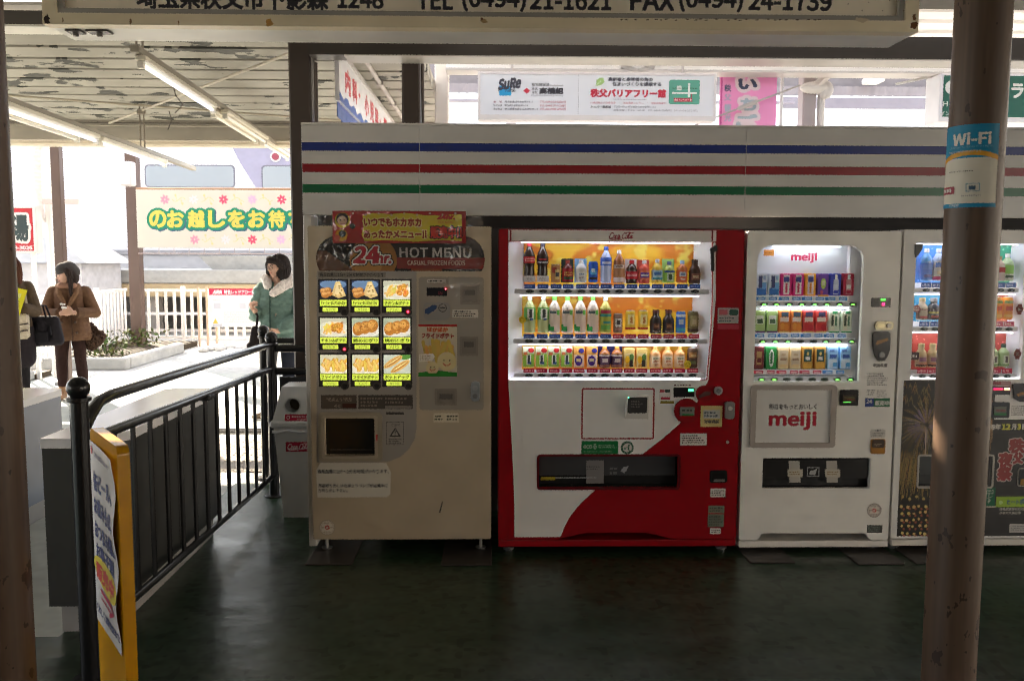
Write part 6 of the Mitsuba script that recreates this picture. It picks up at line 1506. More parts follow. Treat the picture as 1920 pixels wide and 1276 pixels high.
put(k + '__coping', [(tapered(at(388, 500, 19.9)[0] + .2, 6, 19.9, 20.3, at(450, 511, 20.)[2], at(375, 500, 19.9)[0], 6, 19.8, 20.4, at(450, 480, 20.)[2]), (.34, .34, .33))], 'concrete', own=True)
put(k + '__poster', [PFm.on(PFm.r(469, 511, 505, 536), 1, (.5, .5, .5)), PFm.on(PFm.r(470, 511, 504, 518), 2, (.45, .14, .05)), PFm.on(PFm.r(470, 519, 481, 534), 2, (.05, .2, .42)), PFm.on(PFm.r(483, 520, 503, 528), 2, (.4, .3, .3)), PFm.on(PFm.r(484, 529, 500, 533), 2, (.06, .05, .08))], 'print', smooth=0)

# the train standing beyond, seen above the banner
tr = thing('train', 'pale lavender and white railcar with large windows standing beyond the welcome banner', 'train')
TY = 23.
TP = Face(TY)
put(tr + '__body', [(box(-17, -2.6, TY, TY + 2.8, 1.75, 4.55, .12), (.62, .62, .66))], 'satin')
put(tr + '__roof', [(box(-16.9, -2.7, TY + .15, TY + 2.6, 4.551, 4.8, .1), (.5, .5, .52))], 'satin')
put(tr + '__underframe', [(box(-16.5, -3, TY + .2, TY + 2.6, 1.1, 1.74), (.5, .5, .52))], 'satin')
put(tr + '__white_panel', [TP.on(TP.p([(262, 262), (428, 262), (450, 305), (482, 356), (262, 356)]), 4, (.74, .74, .76))], 'satin')
put(tr + '__grey_panel', [TP.on(TP.p([(430, 275), (560, 275), (560, 380), (482, 380), (482, 356), (450, 305)]), 3, (.30, .29, .40))], 'satin')
put(tr + '__cab_edge', [TP.on(TP.line([(441, 296), (478, 353)], 3), 5, (.6, .6, .64))], 'satin')
for a, b, c, d in ((272, 309, 441, 352), (491, 310, 575, 356)):
    f = put(tr + '__window', [(plate(TP.r(a, b, c, d, 7), TY - .03, TY - .012), (.16, .16, .20))], 'satin')
    put(f + '__pane', [(sheet(TP.r(a + 2.5, b + 2.5, c - 2.5, d - 2, 6), TY - .0325), (.30, .34, .38))], 'gloss')
q = at(517, 294, TY)
put(tr + '__side_lamp', [(cyl((q[0], TY - .06, q[2]), (q[0], TY, q[2]), .09, 14), (.30, .05, .08)), (cyl((q[0], TY - .02, q[2]), (q[0], TY, q[2]), .14, 16), (.6, .6, .62))], 'satin')

# left: red bath sign, white house
RS = Face(11.9)
k = thing('bath_sign', 'red hot spring sign with black brush lettering and a telephone number', 'sign')
bx0, bz0, bx1, bz1 = pxr(-14, 390, 62, 470, 11.9)
put(k + '__case', [(box(bx0 - .04, bx1 + .05, 11.902, 12.06, bz0 - .03, bz1 + .04, .01), (.6, .6, .58))], 'satin')
yu = RS.t('湯', 20, 402, 54, 452, .04)
put(k + '__panel', [(sheet(sbox(bx0, bz0, bx1, bz1), 11.9), (.46, .03, .04)), RS.on(yu.buffer(.035), 1, (.62, .58, .55)), RS.on(yu, 2, (.03, .05, .05)), RS.on(RS.t('0494-62-3026', -8, 460.5, 61, 468, .05), 1, (.66, .60, .60))], 'print', smooth=0)
for x in (bx0 + .1, bx1 - .05):
    put(k + '__leg', [(box(x - .025, x + .025, 11.95, 12.0, -.01, bz0 - .03), (.7, .7, .68))], 'satin')
hs = thing('white_house', 'tall white rendered house beyond the passage at the far left', 'building')
put(hs + '__wall', [(box(-24, -10.2, 27, 34, -.1, 6.5), (.82, .81, .79))], 'print')
put(hs + '__roof', [(tapered(-24.6, -9.6, 26.4, 34.6, 6.5, -20, -14, 30, 31, 8.4), (.3, .3, .31))], 'matte')
for x in (-13.2, -12.4, -11.6):
    put(hs + '__window', [(box(x, x + .6, 26.96, 27., 2.9, 3.4), (.5, .52, .56))], 'satin')
sh = thing('platform_shed', 'small grey shed with a sloping roof behind the left fence', 'building')
put(sh + '__wall', [(box(-10.5, -8.1, 17.2, 19., -.1, 1.55), (.5, .5, .52))], 'matte')
put(sh + '__roof', [(tapered(-10.7, -7.9, 17., 19.2, 1.56, -10.0, -8.6, 17.3, 18.9, 2.05), (.42, .43, .45))], 'matte')

# ------------------------------------------------------------------ above the fascia: platform canopy and its signs
PY_ = 8.0
PC = Face(PY_)
cb = thing('canopy_beam', 'white painted canopy beam above the platform advertisement', 'beam')
zlo, zhi = at(1200, 132, PY_)[2], at(1200, 92, PY_)[2]
put(cb + '__beam', [(box(at(836, 120, PY_)[0], 5.6, PY_, PY_ + .12, zlo, zhi, .006), (.78, .77, .76))], 'satin')
put(cb + '__flange', [(box(at(836, 120, PY_)[0], 5.6, PY_ - .05, PY_ + .17, zlo - .02, zlo - .001), (.5, .48, .47))], 'satin')
for px_ in (1196,):
    for s in (-1, 1):
        q = at(px_, 118, PY_ - .03)
        put(cb + '__bracket', [(plate(Polygon([(q[0], q[2] - .06), (q[0] + s * .15, q[2] - .01), (q[0] + s * .15, q[2] - .05), (q[0] + s * .02, q[2] - .085)]), PY_ - .06, PY_ - .01), (.42, .40, .38))], 'satin')
        put(cb + '__bolt', [(ball((q[0] + s * .08, PY_ - .07, q[2] - .02), .028, 2), (.6, .58, .55))], 'satin')
pd = thing('platform_canopy', 'pale ribbed canopy deck over the near platform, seen through the gap above the beam', 'roof')
for i in range(12):
    y = 6.35 + .38 * i
    g = Polygon([(y, 4.06), (y + .06, 4.0), (y + .3, 4.0), (y + .36, 4.06), (y + .36, 4.08), (y, 4.08)])
    m = trimesh.creation.extrude_polygon(g, 7.4, engine='earcut')
    put(pd + '__panel', [(trimesh.Trimesh(np.c_[m.vertices[:, 2] - .5, m.vertices[:, 0], m.vertices[:, 1]], m.faces, process=False), (.70, .68, .66))], 'satin', smooth=0)


def plat_post(pa, pb, Y, col, label, ztop=4.0):
    a, b = at(pa, 180, Y)[0], at(pb, 180, Y)[0]
    k = thing('canopy_post', label, 'post')
    put(k + '__shaft', [(box(a, b, Y, Y + .15, -.01, ztop, .01), col)], 'satin')
    return k, a, b


plat_post(815, 841, 8.2, (.62, .58, .54), 'cream canopy post rising behind the fascia, left of the platform advertisement')
kk, a, b = plat_post(1506, 1531, 8.3, (.34, .30, .31), 'grey violet canopy post behind the fascia, right of the pink banner')
put(kk + '__pipe', [(cyl((b + .06, 8.34, 0), (b + .06, 8.34, 3.25), .035, 12), (.6, .58, .57))], 'satin')
q = at(1528, 166, 8.2)
put(kk + '__wrapping', [(ball((q[0] + .02, 8.27, q[2] + .02), .1, 3, (1.35, .9, .55)), (.66, .64, .63)), (ball((q[0] + .13, 8.27, q[2] + .0), .07, 2, (1, .9, 1.2)), (.62, .6, .6))], 'matte')
p0, p1 = at(1532, 160, 8.2), at(1588, 104, 8.2)
put(kk + '__brace', [(tube([p0, p1], .04, 4), (.6, .56, .55))], 'satin')
q = at(1547, 118, 8.15)
put(kk + '__insulator', [(cyl((q[0] - .05, 8.15, q[2] + .04), (q[0] + .05, 8.15, q[2] - .05), .035, 12), (.7, .68, .66))], 'satin')
put(kk + '__guy_wire', [(cyl(at(1300, 236, 8.1), at(1500, 160, 8.15), .009, 6), (.4, .38, .38)), (cyl(at(1385, 204, 8.09), at(1418, 191, 8.1), .02, 8), (.42, .40, .40))], 'satin')
put(kk + '__stay', [(cyl(at(1680, 158, 8.1), at(1745, 144, 8.1), .012, 6), (.66, .64, .62))], 'satin')

ad = thing('advertising_sign', 'white framed advertising sign with a blue square, red lettering and a green map', 'sign')
AF = Face(7.85)
x0, z0_, x1, z1_ = pxr(896, 136, 1343, 226, 7.85)
put(ad + '__case', [(box(x0, x1, 7.862, 8.0, z0_, z1_, .006), (.55, .52, .56))], 'satin')
put(ad + '__frame', [(plate(sbox(x0, z0_, x1, z1_).difference(sbox(x0 + .022, z0_ + .045, x1 - .022, z1_ - .02)), 7.845, 7.861), (.66, .63, .64))], 'satin')
A = lambda u, v: (880 + u / 4., 90 + v / 4.)
T4 = lambda s, a, b, c, d, bo=.02: AF.t(s, 880 + a / 4, 90 + b / 4, 880 + c / 4, 90 + d / 4, bo)
R4 = lambda a, b, c, d, rad=0: AF.r(880 + a / 4, 90 + b / 4, 880 + c / 4, 90 + d / 4, rad)
BLK, RDD = (.04, .04, .06), (.45, .04, .08)
pan = [(box(x0 + .02, x1 - .02, 7.856, 7.8605, z0_ + .04, z1_ - .015), (.70, .72, .78)), AF.on(R4(816, 190, 818, 500), -2, (.3, .3, .34)), AF.on(R4(225, 285, 313, 357), -2, (.02, .30, .60)), AF.on(affinity.rotate(affinity.skew(T4('SuRe', 217, 225, 390, 310, .06), xs=14), 6), -1, BLK), AF.on(T4('Time', 265, 305, 345, 330, .03), -1, BLK), AF.on(AF.line([A(217, 318), A(300, 292), A(385, 285)], 1.2), -1, BLK)]
dm = AF.p([A(403, 321), A(431, 300), A(459, 321), A(431, 342)])
pan += [AF.on(dm.difference(dm.buffer(-.02)).union(affinity.scale(dm, .4, .4).difference(affinity.scale(dm, .2, .2))), -2, (.5, .04, .07)), AF.on(T4('総合建設業', 468, 263, 600, 287), -2, (.2, .2, .22)), AF.on(T4('株式', 468, 296, 514, 316), -2, (.15, .15, .18)), AF.on(T4('会社', 468, 322, 514, 342), -2, (.15, .15, .18)), AF.on(T4('高橋組', 524, 298, 706, 346, .05), -2, (.03, .03, .04)), AF.on(T4('http://www.takahashigumi.co.jp', 462, 350, 706, 364), -2, (.42, .42, .46)),
        AF.on(R4(605, 278, 706, 287), -2, (.45, .45, .48))]
for i, (l, ad_, tl) in enumerate((('本　社', '埼玉県秩父市中村町4-1-2', 'TEL.0494-23-5000代'), ('大宮支店', '埼玉県大宮区桜木4-2-6', 'TEL.0480-24-1000代'), ('東京支店', '東京都板橋区大山金井町33-12', 'TEL.03-3530-3000代'))):
    y = 396 + 27 * i
    pan += [AF.on(T4(l, 180, y, 246, y + 15), -2, (.30, .1, .14) if i == 0 else (.25, .25, .28)), AF.on(T4(ad_, 265, y, (475, 440, 515)[i], y + 16), -2, (.2, .2, .24)), AF.on(T4(tl, 530, y, 725, y + 18), -2, (.5, .22, .26))]
pan += [AF.on(AF.p([A(948, 282), A(955, 240), A(975, 226), A(1003, 222), A(1015, 255), A(990, 278), A(960, 284)]), -2, (.34, .52, .20)), AF.on(AF.line([A(945, 285), A(985, 250)], 1.2), -1, (.6, .7, .5)), AF.on(T4('高齢者と身障者の為の', 1042, 221, 1376, 250, .03), -2, BLK), AF.on(T4('住まいづくりを提案する', 1073, 257, 1440, 287, .03), -2, BLK), AF.on(T4('秩父バリアフリー館', 908, 308, 1476, 372, .05), -2, (.50, .03, .06)),
        AF.on(T4('介護保険上の住宅改修　・　福祉用具レンタル　・　福祉用具販売', 908, 405, 1476, 420, .01), -2, (.55, .28, .32)), AF.on(T4('シルバー事業部', 910, 432, 1062, 452, .03), -2, (.10, .10, .12)), AF.on(AF.rows(1150, 185, 1240, 188.5, 1, 3), -2, (.45, .45, .5)), AF.on(T4('〒368-0051 埼玉県秩父市中村町4-1-1', 1085, 434, 1400, 450), -2, (.35, .35, .4)), AF.on(T4('営業時間／10:00〜18:00　TEL.0494-25-0002', 1080, 460, 1520, 476), -2, (.35, .35, .4)), AF.on(T4('FAX.0494-25-1661', 1535, 464, 1712, 477), -2, (.45, .45, .5)),
        AF.on(R4(1498, 240, 1728, 422, 3), -2, (.10, .34, .26)), AF.on(R4(1520, 332, 1706, 346), -1, (.66, .70, .68)), AF.on(R4(1640, 264, 1656, 370), -1, (.66, .70, .68)), AF.on(R4(1520, 300, 1712, 306), -1, (.05, .14, .10)), AF.on(R4(1556, 284, 1592, 318), -1, (.6, .66, .62)), AF.on(R4(1534, 376, 1672, 404), -1, (.45, .05, .08)), AF.on(T4('秩父バリアフリー館', 1540, 382, 1666, 398, .03), 0, (.66, .6, .6)), AF.on(R4(1664, 346, 1670, 378), -1, (.45, .05, .08))]
put(ad + '__panel', pan, 'print', smooth=0)
for px_ in (960, 1280):
    q = at(px_, 136, 7.93)
    put(ad + '__hanger', [(cyl((q[0], 7.93, z1_), (q[0], 7.93, zlo + .3), .012, 6), (.5, .48, .47))], 'satin')

PK = Face(8.2)
pk = thing('pink_banner', 'pink vertical banner with dark brush lettering hung right of the white advertisement', 'banner')
x0, _, x1, z1_ = pxr(1349, 138, 1456, 235, 8.2)
PINK = (.80, .30, .58)
g_ = [(box(x0, x1, 8.2, 8.206, 1.5, z1_), PINK)]
ip = lambda s, a, b, c, d, bo: PK.t(s, a, b, c, d, bo)
for s, a, b, c, d, bo in (('い', 1384, 148, 1420, 168, .05), ('ち', 1388, 184, 1418, 208, .05), ('ご', 1380, 214, 1420, 240, .05)):
    g = ip(s, a, b, c, d, bo)
    g_ += [PK.on(g.buffer(.03), 1, (.72, .60, .66)), PK.on(g, 2, (.05, .06, .12) if s == 'い' else (.36, .44, .52))]
for s, b, d in (('秩', 159, 172), ('父', 176, 189), ('観', 195, 210), ('光', 213, 228)):
    g_.append(PK.on(ip(s, 1358, b, 1371, d, .03), 2, (.06, .08, .14) if s == '秩' else (.40, .44, .55)))
g_.append(PK.on(PK.r(1349, 138, 1352, 400), 1, (.55, .10, .32)))
put(pk + '__cloth', g_, 'print', smooth=0)
put(pk + '__rod', [(cyl((x0 - .05, 8.2, z1_ + .015), (x1 + .1, 8.2, z1_ + .015), .014, 8), (.5, .48, .47))], 'satin')
put(pk + '__pole', [(cyl((x1 + .05, 8.21, -.01), (x1 + .05, 8.21, z1_ + .1), .016, 8), (.7, .7, .72))], 'satin')

HG = Face(7.9)
hg = thing('hotel_sign', 'dark green hotel sign in a white box, mostly hidden by the right foreground post', 'sign')
x0, z0_, x1, z1_ = pxr(1762, 138, 1935, 229, 7.9)
put(hg + '__case', [(box(x0, x1, 7.905, 8.17, z0_, z1_, .006), (.68, .68, .72))], 'satin')
put(hg + '__panel', [(sheet(sbox(x0 + .03, z0_ + .045, x1 - .02, z1_ - .02), 7.9), (.015, .10, .075)), HG.on(affinity.scale(HG.c(1787, 164, 15), 1, .9), 1, (.62, .63, .62)), HG.on(HG.t('HOTEL', 1768, 190, 1818, 200, .02), 1, (.6, .62, .6)), HG.on(HG.t('インターチェンジ', 1763, 209, 1840, 217, .02), 1, (.6, .62, .6)), HG.on(HG.t('ラ', 1896, 157, 1919, 184, .04), 1, (.62, .63, .62))], 'print', smooth=0)
put(hg + '__hanger', [(cyl((x0 + .3, 8.03, z1_), (x0 + .3, 8.03, 3.99), .014, 6), (.5, .48, .47))], 'satin')

# clinic sign board that runs along the passage, seen steeply
cl = thing('clinic_sign', 'white clinic sign board with red lettering running away above the fascia\'s left end', 'sign')
XC = -1.09
put(cl + '__board', [(box(XC - .03, XC, 6.25, 9.7, 2.78, 3.12), (.70, .70, .72))], 'satin')
put(cl + '__top_rail', [(box(XC - .04, XC + .012, 6.25, 9.7, 3.122, 3.15), (.5, .48, .46))], 'satin')
cg = []
for i, ch in enumerate('内科・小児科・胃腸科'):
    g = fit(words(ch, .05), 6.5 + .32 * i, 2.88 if ch != '・' else 2.96, 6.5 + .32 * i + (.24 if ch != '・' else .08), 3.06 if ch != '・' else 3.0)
    cg.append((g, (.52, .05, .06)))
jag = Polygon([(6.25, 2.78), (9.7, 2.78)] + [(y, 2.80 + .05 * abs(math.sin(i * 2.3))) for i, y in enumerate(np.linspace(9.7, 6.25, 40))]).buffer(0)
cg.append((jag, (.03, .08, .34)))
pcs = []
for i, (g, c) in enumerate(cg):
    m = sheet(g, 0)
    v = np.array(m.vertices)
    f_ = np.array(m.faces)[:, ::-1]
    pcs.append((trimesh.Trimesh(np.c_[np.full(len(v), XC + .0012), v[:, 0], v[:, 2]], f_, process=False), c))
put(cl + '__lettering', pcs, 'print', smooth=0)
put(cl + '__fringe', [(box(XC - .028, XC - .022, y, y + .17, 2.78 - .16 * abs(math.sin(i * 1.7 + .5)) - .03, 2.779), (.03, .07, .30)) for i, y in enumerate(np.arange(6.3, 8.6, .18))], 'print', smooth=0)
labels[cl + '__fringe'] = {'kind': 'stuff'}
k = thing('conduit_pipe', 'thin grey conduit running away along the ceiling beside the clinic sign', 'pipe')
put(k + '__pipe', [(cyl((-.98, 6.2, 3.17), (-.98, 9.8, 3.17), .018, 10), (.45, .42, .39))], 'satin')
for y in (6.6, 7.6, 8.6, 9.5):
    put(k + '__saddle', [(box(-1.01, -.95, y, y + .03, 3.15, 3.195), (.4, .38, .36))], 'satin')

# far canopy roof beyond the near platform
fc = thing('far_canopy', 'grey corrugated canopy edge of the far platform against the white sky', 'roof')
FY = 14.
zc0, zc1, zc2 = at(1200, 177, FY)[2], at(1200, 159, FY)[2], at(1200, 138, FY)[2]
n = 180
wavx = np.linspace(-1.2, 9.5, n)
v = np.vstack([np.c_[wavx, FY + .02 * np.sin(wavx * 42), np.full(n, z)] for z in (zc0 - 0.0, zc1)])
f = [[i, i + 1, n + i + 1] for i in range(n - 1)] + [[i, n + i + 1, n + i] for i in range(n - 1)]
put(fc + '__corrugated_edge', [(trimesh.Trimesh(v, f, process=False), (.26, .24, .27))], 'satin', smooth=80)
put(fc + '__underside', [(box(-1.2, 9.5, FY + .05, FY + .5, zc1 + .0, zc2 + .3), (.20, .19, .21))], 'matte')
put(fc + '__gutter', [(box(-1.2, 4.8, FY - .03, FY + .04, zc0 - .14, zc0 - .09, .01), (.3, .28, .34))], 'satin')
put(fc + '__fascia', [(box(4.6, 9.5, FY - .02, FY + .03, zc0 - .2, zc0 - .03), (.25, .24, .30))], 'satin')
q = pxr(1630, 141, 1660, 153, 13.6)
kk = thing('ceiling_lamp', 'white box lamp hung under the far canopy right of the violet post', 'lamp')
put(kk + '__housing', [(box(q[0], q[2], 13.6, 13.9, q[1], q[3], .02), (.72, .72, .72))], 'satin')
put(kk + '__bracket', [(box(q[0] + .1, q[2] - .1, 13.7, 13.8, q[3], zc2 + .3), (.5, .5, .5))], 'satin')
for x in (.2, 4., 8.):
    put(fc + '__post', [(box(x, x + .16, FY + .2, FY + .36, -.02, zc1, .01), (.45, .43, .45))], 'satin')
put(fc + '__roofing', [(box(-1.2, 9.5, FY + .03, FY + .6, zc2 + .302, zc2 + .36), (.2, .19, .2))], 'matte')

# ------------------------------------------------------------------ people
def solid(chains, edge=.022, rounds=8):
    """One continuous surface from chains of spheres [((x, y, z), r), ...]: every neighbouring pair is hulled, all joined, refined, smoothed."""
    parts = []
    for ch in chains:
        sp = [m3.Manifold.sphere(r, 20).translate([float(v) for v in p]) for p, r in ch]
        parts += [m3.Manifold.batch_hull([a, b]) for a, b in zip(sp, sp[1:])] if len(sp) > 1 else sp
    m = m3.Manifold.batch_boolean(parts, m3.OpType.Add).refine_to_length(edge).to_mesh()
    t = trimesh.Trimesh(m.vert_properties[:, :3], m.tri_verts)
    trimesh.smoothing.filter_taubin(t, .5, .53, rounds)
    return t


def folds(m, amp, seed, across=8., along=2.6):
    """Soft hanging folds and creases in cloth."""
    v = np.array(m.vertices)
    m.vertices = v + m.vertex_normals * (amp * 2 * (nfbm(np.c_[v[:, :2] * across, v[:, 2] * along], 3, seed) - .5)[:, None] + amp * .6 * (nfbm(v * 16, 2, seed + 9) - .5)[:, None])
    return m


def strands(m, seed):
    """Locks in a head of hair."""
    m = m.subdivide()
    v = np.array(m.vertices)
    c = v.mean(0)
    a = np.arctan2(v[:, 1] - c[1], v[:, 0] - c[0])
    m.vertices = v + m.vertex_normals * (.0035 * np.sin(a * 34 + 3 * nfbm(v * 14, 2, seed)) + .008 * (nfbm(v * 20, 2, seed) - .5))[:, None]
    return m


def turned(a, o=(0, 0, 0)):
    return trimesh.transformations.rotation_matrix(math.radians(a), [0, 0, 1], o)


def hand_chains(wrist, direction, palm, s=1., curl=.5):
    """Palm and five fingers from the wrist: direction of the fingers, normal of the palm, how far they curl (0 to 1)."""
    d, n = np.array(direction, float), np.array(palm, float)
    d /= np.linalg.norm(d)
    n -= d * (n @ d)
    n /= np.linalg.norm(n)
    w = np.cross(d, n)
    wr = np.array(wrist, float)
    out = [[(wr, .024 * s), (wr + d * .035 * s + w * .018 * s, .016 * s)], [(wr, .024 * s), (wr + d * .035 * s - w * .018 * s, .016 * s)]]
    for u, L in ((-.030, .062), (-.010, .074), (.010, .070), (.030, .054)):
        b = wr + d * .075 * s + w * u * s
        out.append([(wr + d * .03 * s + w * u * .7 * s, .015 * s), (b, .0105 * s), (b + (d * (1 - .55 * curl) + n * curl * .8) * L * .5 * s, .0095 * s), (b + (d * (1 - 1.1 * curl) + n * curl * 1.5) * L * .85 * s, .0085 * s)])
    th = wr + d * .03 * s - w * .022 * s
    out.append([(wr + d * .012 * s - w * .012 * s, .016 * s), (th - w * .022 * s + d * .012 * s + n * .01 * s, .0115 * s), (th - w * .030 * s + d * .042 * s + n * .022 * s, .010 * s)])
    return out


def head_parts(k, hc, face, skin, hair_mesh, hair_col, lips=(.34, .10, .09)):
    """Eyes, mouth and hair of a head centred at hc, looking along the unit vector face; returns chains of the head itself."""
    f = np.array(face, float)
    f /= np.linalg.norm(f)
    up = np.array([0, 0, 1.]) - f * f[2]
    up /= np.linalg.norm(up)
    s = np.cross(f, up)
    hc = np.array(hc, float)
    for e in (-1, 1):
        put(k + '__eye', [(ball(hc + f * .083 + s * .030 * e + up * .010, .0085, 2), (.03, .02, .015))], 'gloss')
        put(k + '__eyebrow', [(tube([hc + f * .089 + s * .016 * e + up * .028, hc + f * .086 + s * .032 * e + up * .033, hc + f * .076 + s * .046 * e + up * .028], .0035, 6), (.05, .03, .025))], 'matte')
    put(k + '__mouth', [(tube([hc + f * .083 - s * .020 - up * .052, hc + f * .092 - up * .051, hc + f * .083 + s * .020 - up * .052], [.003, .0065, .003], 8), lips)], 'satin')
    put(k + '__hair', [(strands(hair_mesh, 3), hair_col)], 'matte', smooth=60)
    return [[(hc + up * .03, .088), (hc + f * .012 + up * .0, .085)], [(hc + f * .01, .080), (hc + f * .030 - up * .060, .050), (hc + f * .038 - up * .085, .026)], [(hc + f * .078 + up * .016, .010), (hc + f * .098 - up * .020, .013), (hc + f * .086 - up * .026, .014)],
            [(hc + s * .088 - up * .01, .014), (hc + s * .092 + up * .014, .016)], [(hc - s * .088 - up * .01, .014), (hc - s * .092 + up * .014, .016)]]


SKIN = (.52, .33, .25)


def legs(k, spec, col, shoe, shoe_h=.02, r=(.082, .056, .040)):
    """Two clothed legs [(hip, knee, ankle, toe direction)] with a shoe on each."""
    for hip, kn, an, toe in spec:
        put(k + '__leg', [(folds(solid([[(hip, r[0]), (kn, r[1]), ((np.array(kn) + np.array(an)) / 2 + [0, .012, 0], r[1] * .98), (an, r[2])]]), .004, 5), col)], 'cloth', smooth=60)
        a, t = np.array(an, float), np.array(toe, float)
        put(k + '__shoe', [(solid([[(a + [0, 0, shoe_h], .047), ((a[0], a[1], .045), .045), (a * [1, 1, 0] + t * .10 + [0, 0, .034], .034), (a * [1, 1, 0] + t * .165 + [0, 0, .026], .026)]], .015), shoe)], 'satin', smooth=60)
        put(k + '__sole', [(tube([a * [1, 1, 0] - t * .045 + [0, 0, .006], a * [1, 1, 0] + t * .175 + [0, 0, .006]], .0 + .007, 6), tuple(np.array(shoe) * .4))], 'matte')


# --- the woman in the brown coat
p = at(137, 747, 10.25)
ox, oy = p[0], 10.25
TURN = turned(20, (ox, oy, 0))
w1 = thing('person', 'woman in a brown coat and dark cap, looking left, holding a white paper', 'person', 'people on the platform passage')
V = lambda x, y, z: np.array([ox + x, oy + y, z])
face = np.array([-.90, -.42, -.06])
hc = V(-.01, -.02, 1.455)
hair = solid([[(hc + [.02, .02, .035], .103), (hc + [.03, .03, -.02], .100)], [(hc + [.045, .0, -.04], .062), (hc + [.06, -.03, -.13], .046), (hc + [.045, -.07, -.22], .026)], [(hc + [.02, .06, -.04], .07), (hc + [.03, .06, -.15], .05)], [(hc + [.02, -.075, .06], .040), (hc + [.045, -.08, .0], .034), (hc + [.05, -.095, -.1], .024), (hc + [.05, -.11, -.22], .016)]])
ch = head_parts(w1, hc, face, SKIN, hair, (.022, .014, .012))
put(w1 + '__cap', [(solid([[(hc + [.02, .02, .075], .098), (hc + [.035, .03, .055], .100)], [(hc + [.06, .03, .045], .085), (hc + [-.03, -.01, .07], .085)]]), (.055, .05, .05))], 'cloth', smooth=60)
sh_l, sh_r = V(-.155, .0, 1.265), V(.165, .01, 1.265)
el_l, el_r = V(-.235, -.06, 1.015), V(.285, -.03, 1.02)
wr_l, wr_r = V(-.055, -.235, 1.03), V(.065, -.235, 1.035)
ch += [[(hc - [0, 0, .05], .05), (V(0, .0, 1.30), .055)], [(V(0, 0, 1.25), .10), (V(0, 0, 1.05), .105), (V(0, 0, .85), .125)], [(V(-.09, 0, 1.24), .07), (V(.09, 0, 1.24), .07)], [(sh_l, .05), (el_l, .038), (wr_l, .026)], [(sh_r, .05), (el_r, .038), (wr_r, .026)], [(V(-.085, 0, .80), .075), (V(-.10, -.012, .46), .045), (V(-.105, 0, .10), .030)], [(V(.085, .01, .80), .075), (V(.10, 0, .46), .045), (V(.12, .02, .10), .030)]]
ch += hand_chains(wr_l, (.9, -.25, .35), (.2, .8, .3), 1., .55) + hand_chains(wr_r, (-.9, -.25, .25), (-.2, .8, .3), 1., .55)
put(w1 + '__body', [(solid(ch, .013, 6), SKIN)], 'matte', smooth=60)
COAT = (.12, .068, .042)
coat = solid([[(V(-.10, 0, 1.255), .085), (V(.10, 0, 1.255), .085)], [(V(-.05, 0, 1.24), .125), (V(-.05, 0, 1.02), .125), (V(-.06, 0, .80), .17)], [(V(.05, 0, 1.24), .125), (V(.05, 0, 1.02), .125), (V(.06, 0, .80), .17)], [(V(-.10, .0, .95), .10), (V(-.135, 0, .74), .115)], [(V(.10, .0, .95), .10), (V(.135, 0, .74), .115)], [(sh_l, .075), (el_l, .066), ((el_l + wr_l * 3) / 4, .056)], [(sh_r, .075), (el_r, .066), ((el_r + wr_r * 3) / 4, .056)]])
coat = folds(coat, .014, 1)
coat = trimesh.intersections.slice_mesh_plane(coat, [0, 0, 1], [0, 0, .70])
put(w1 + '__coat', [(coat, COAT)], 'cloth', smooth=60)
for wr, el in ((wr_l, el_l), (wr_r, el_r)):
    put(w1 + '__cuff', [(cyl(wr + (el - wr) * .38, wr + (el - wr) * .12, .060, 14), tuple(np.array(COAT) * .8))], 'cloth')
put(w1 + '__collar', [(solid([[(V(-.10, -.03, 1.33), .035), (V(-.085, -.115, 1.25), .03), (V(-.03, -.15, 1.14), .022)], [(V(.10, -.03, 1.33), .035), (V(.085, -.115, 1.25), .03), (V(.02, -.15, 1.12), .022)], [(V(-.09, .06, 1.33), .04), (V(.09, .06, 1.33), .04)]], .018), (.17, .095, .055))], 'cloth', smooth=60)
put(w1 + '__scarf', [(solid([[(V(-.07, -.06, 1.335), .045), (V(.06, -.06, 1.335), .045)]], .018), (.30, .17, .12))], 'cloth', smooth=60)
put(w1 + '__front_edge', [(tube([V(.03, -.150, 1.10), V(.035, -.150, .95), V(.045, -.200, .78), V(.045, -.19, .71)], .008, 6), tuple(np.array(COAT) * .5))], 'cloth')
for x_, z_ in ((-.06, .92), (.075, .92), (-.075, .80), (.09, .80)):
    put(w1 + '__button', [(ball(V(x_, -.155 - .38 * max(0, .95 - z_), z_), .014, 1), (.05, .03, .02))], 'satin')
legs(w1, [(V(-.085, 0, .80), V(-.10, -.012, .46), V(-.105, 0, .16), np.array([-.35, -.93, 0])), (V(.085, .01, .80), V(.10, .0, .46), V(.12, .02, .16), np.array([.35, -.93, 0]))], (.030, .016, .014), (.30, .165, .085), .16 - .04 + .02, (.090, .062, .046))
tag(put('paper_sheet', [(solid([[(wr_l + [.02, -.05, .07], .016), (wr_r + [-.07, -.05, .06], .012)], [(wr_l + [.0, -.05, .11], .010), (wr_r + [-.08, -.05, .10], .010)]], .02, 3), (.74, .74, .72))], 'satin', smooth=50), 'small folded white paper held by the woman in the brown coat', 'paper')
fb = V(.20, .04, .75)
fur = thing('fur_bag', 'dark brown furry bag hanging behind the hip of the woman in the brown coat', 'bag')
bm = solid([[(fb + [0, 0, .08], .06), (fb + [.04, 0, -.05], .10)], [(fb + [.10, .02, -.02], .07), (fb + [.02, .02, -.09], .085)]], .018, 4)
bm.vertices += bm.vertex_normals * (r7.uniform(-.012, .02, (len(bm.vertices), 1)))
put(fur + '__pouch', [(bm, (.055, .032, .022))], 'cloth', smooth=20)
put(fur + '__strap', [(tube([fb + [.0, 0, .1], V(.19, .03, 1.05), V(.17, .0, 1.33)], .010, 6), (.05, .03, .02))], 'cloth')

TURN = None
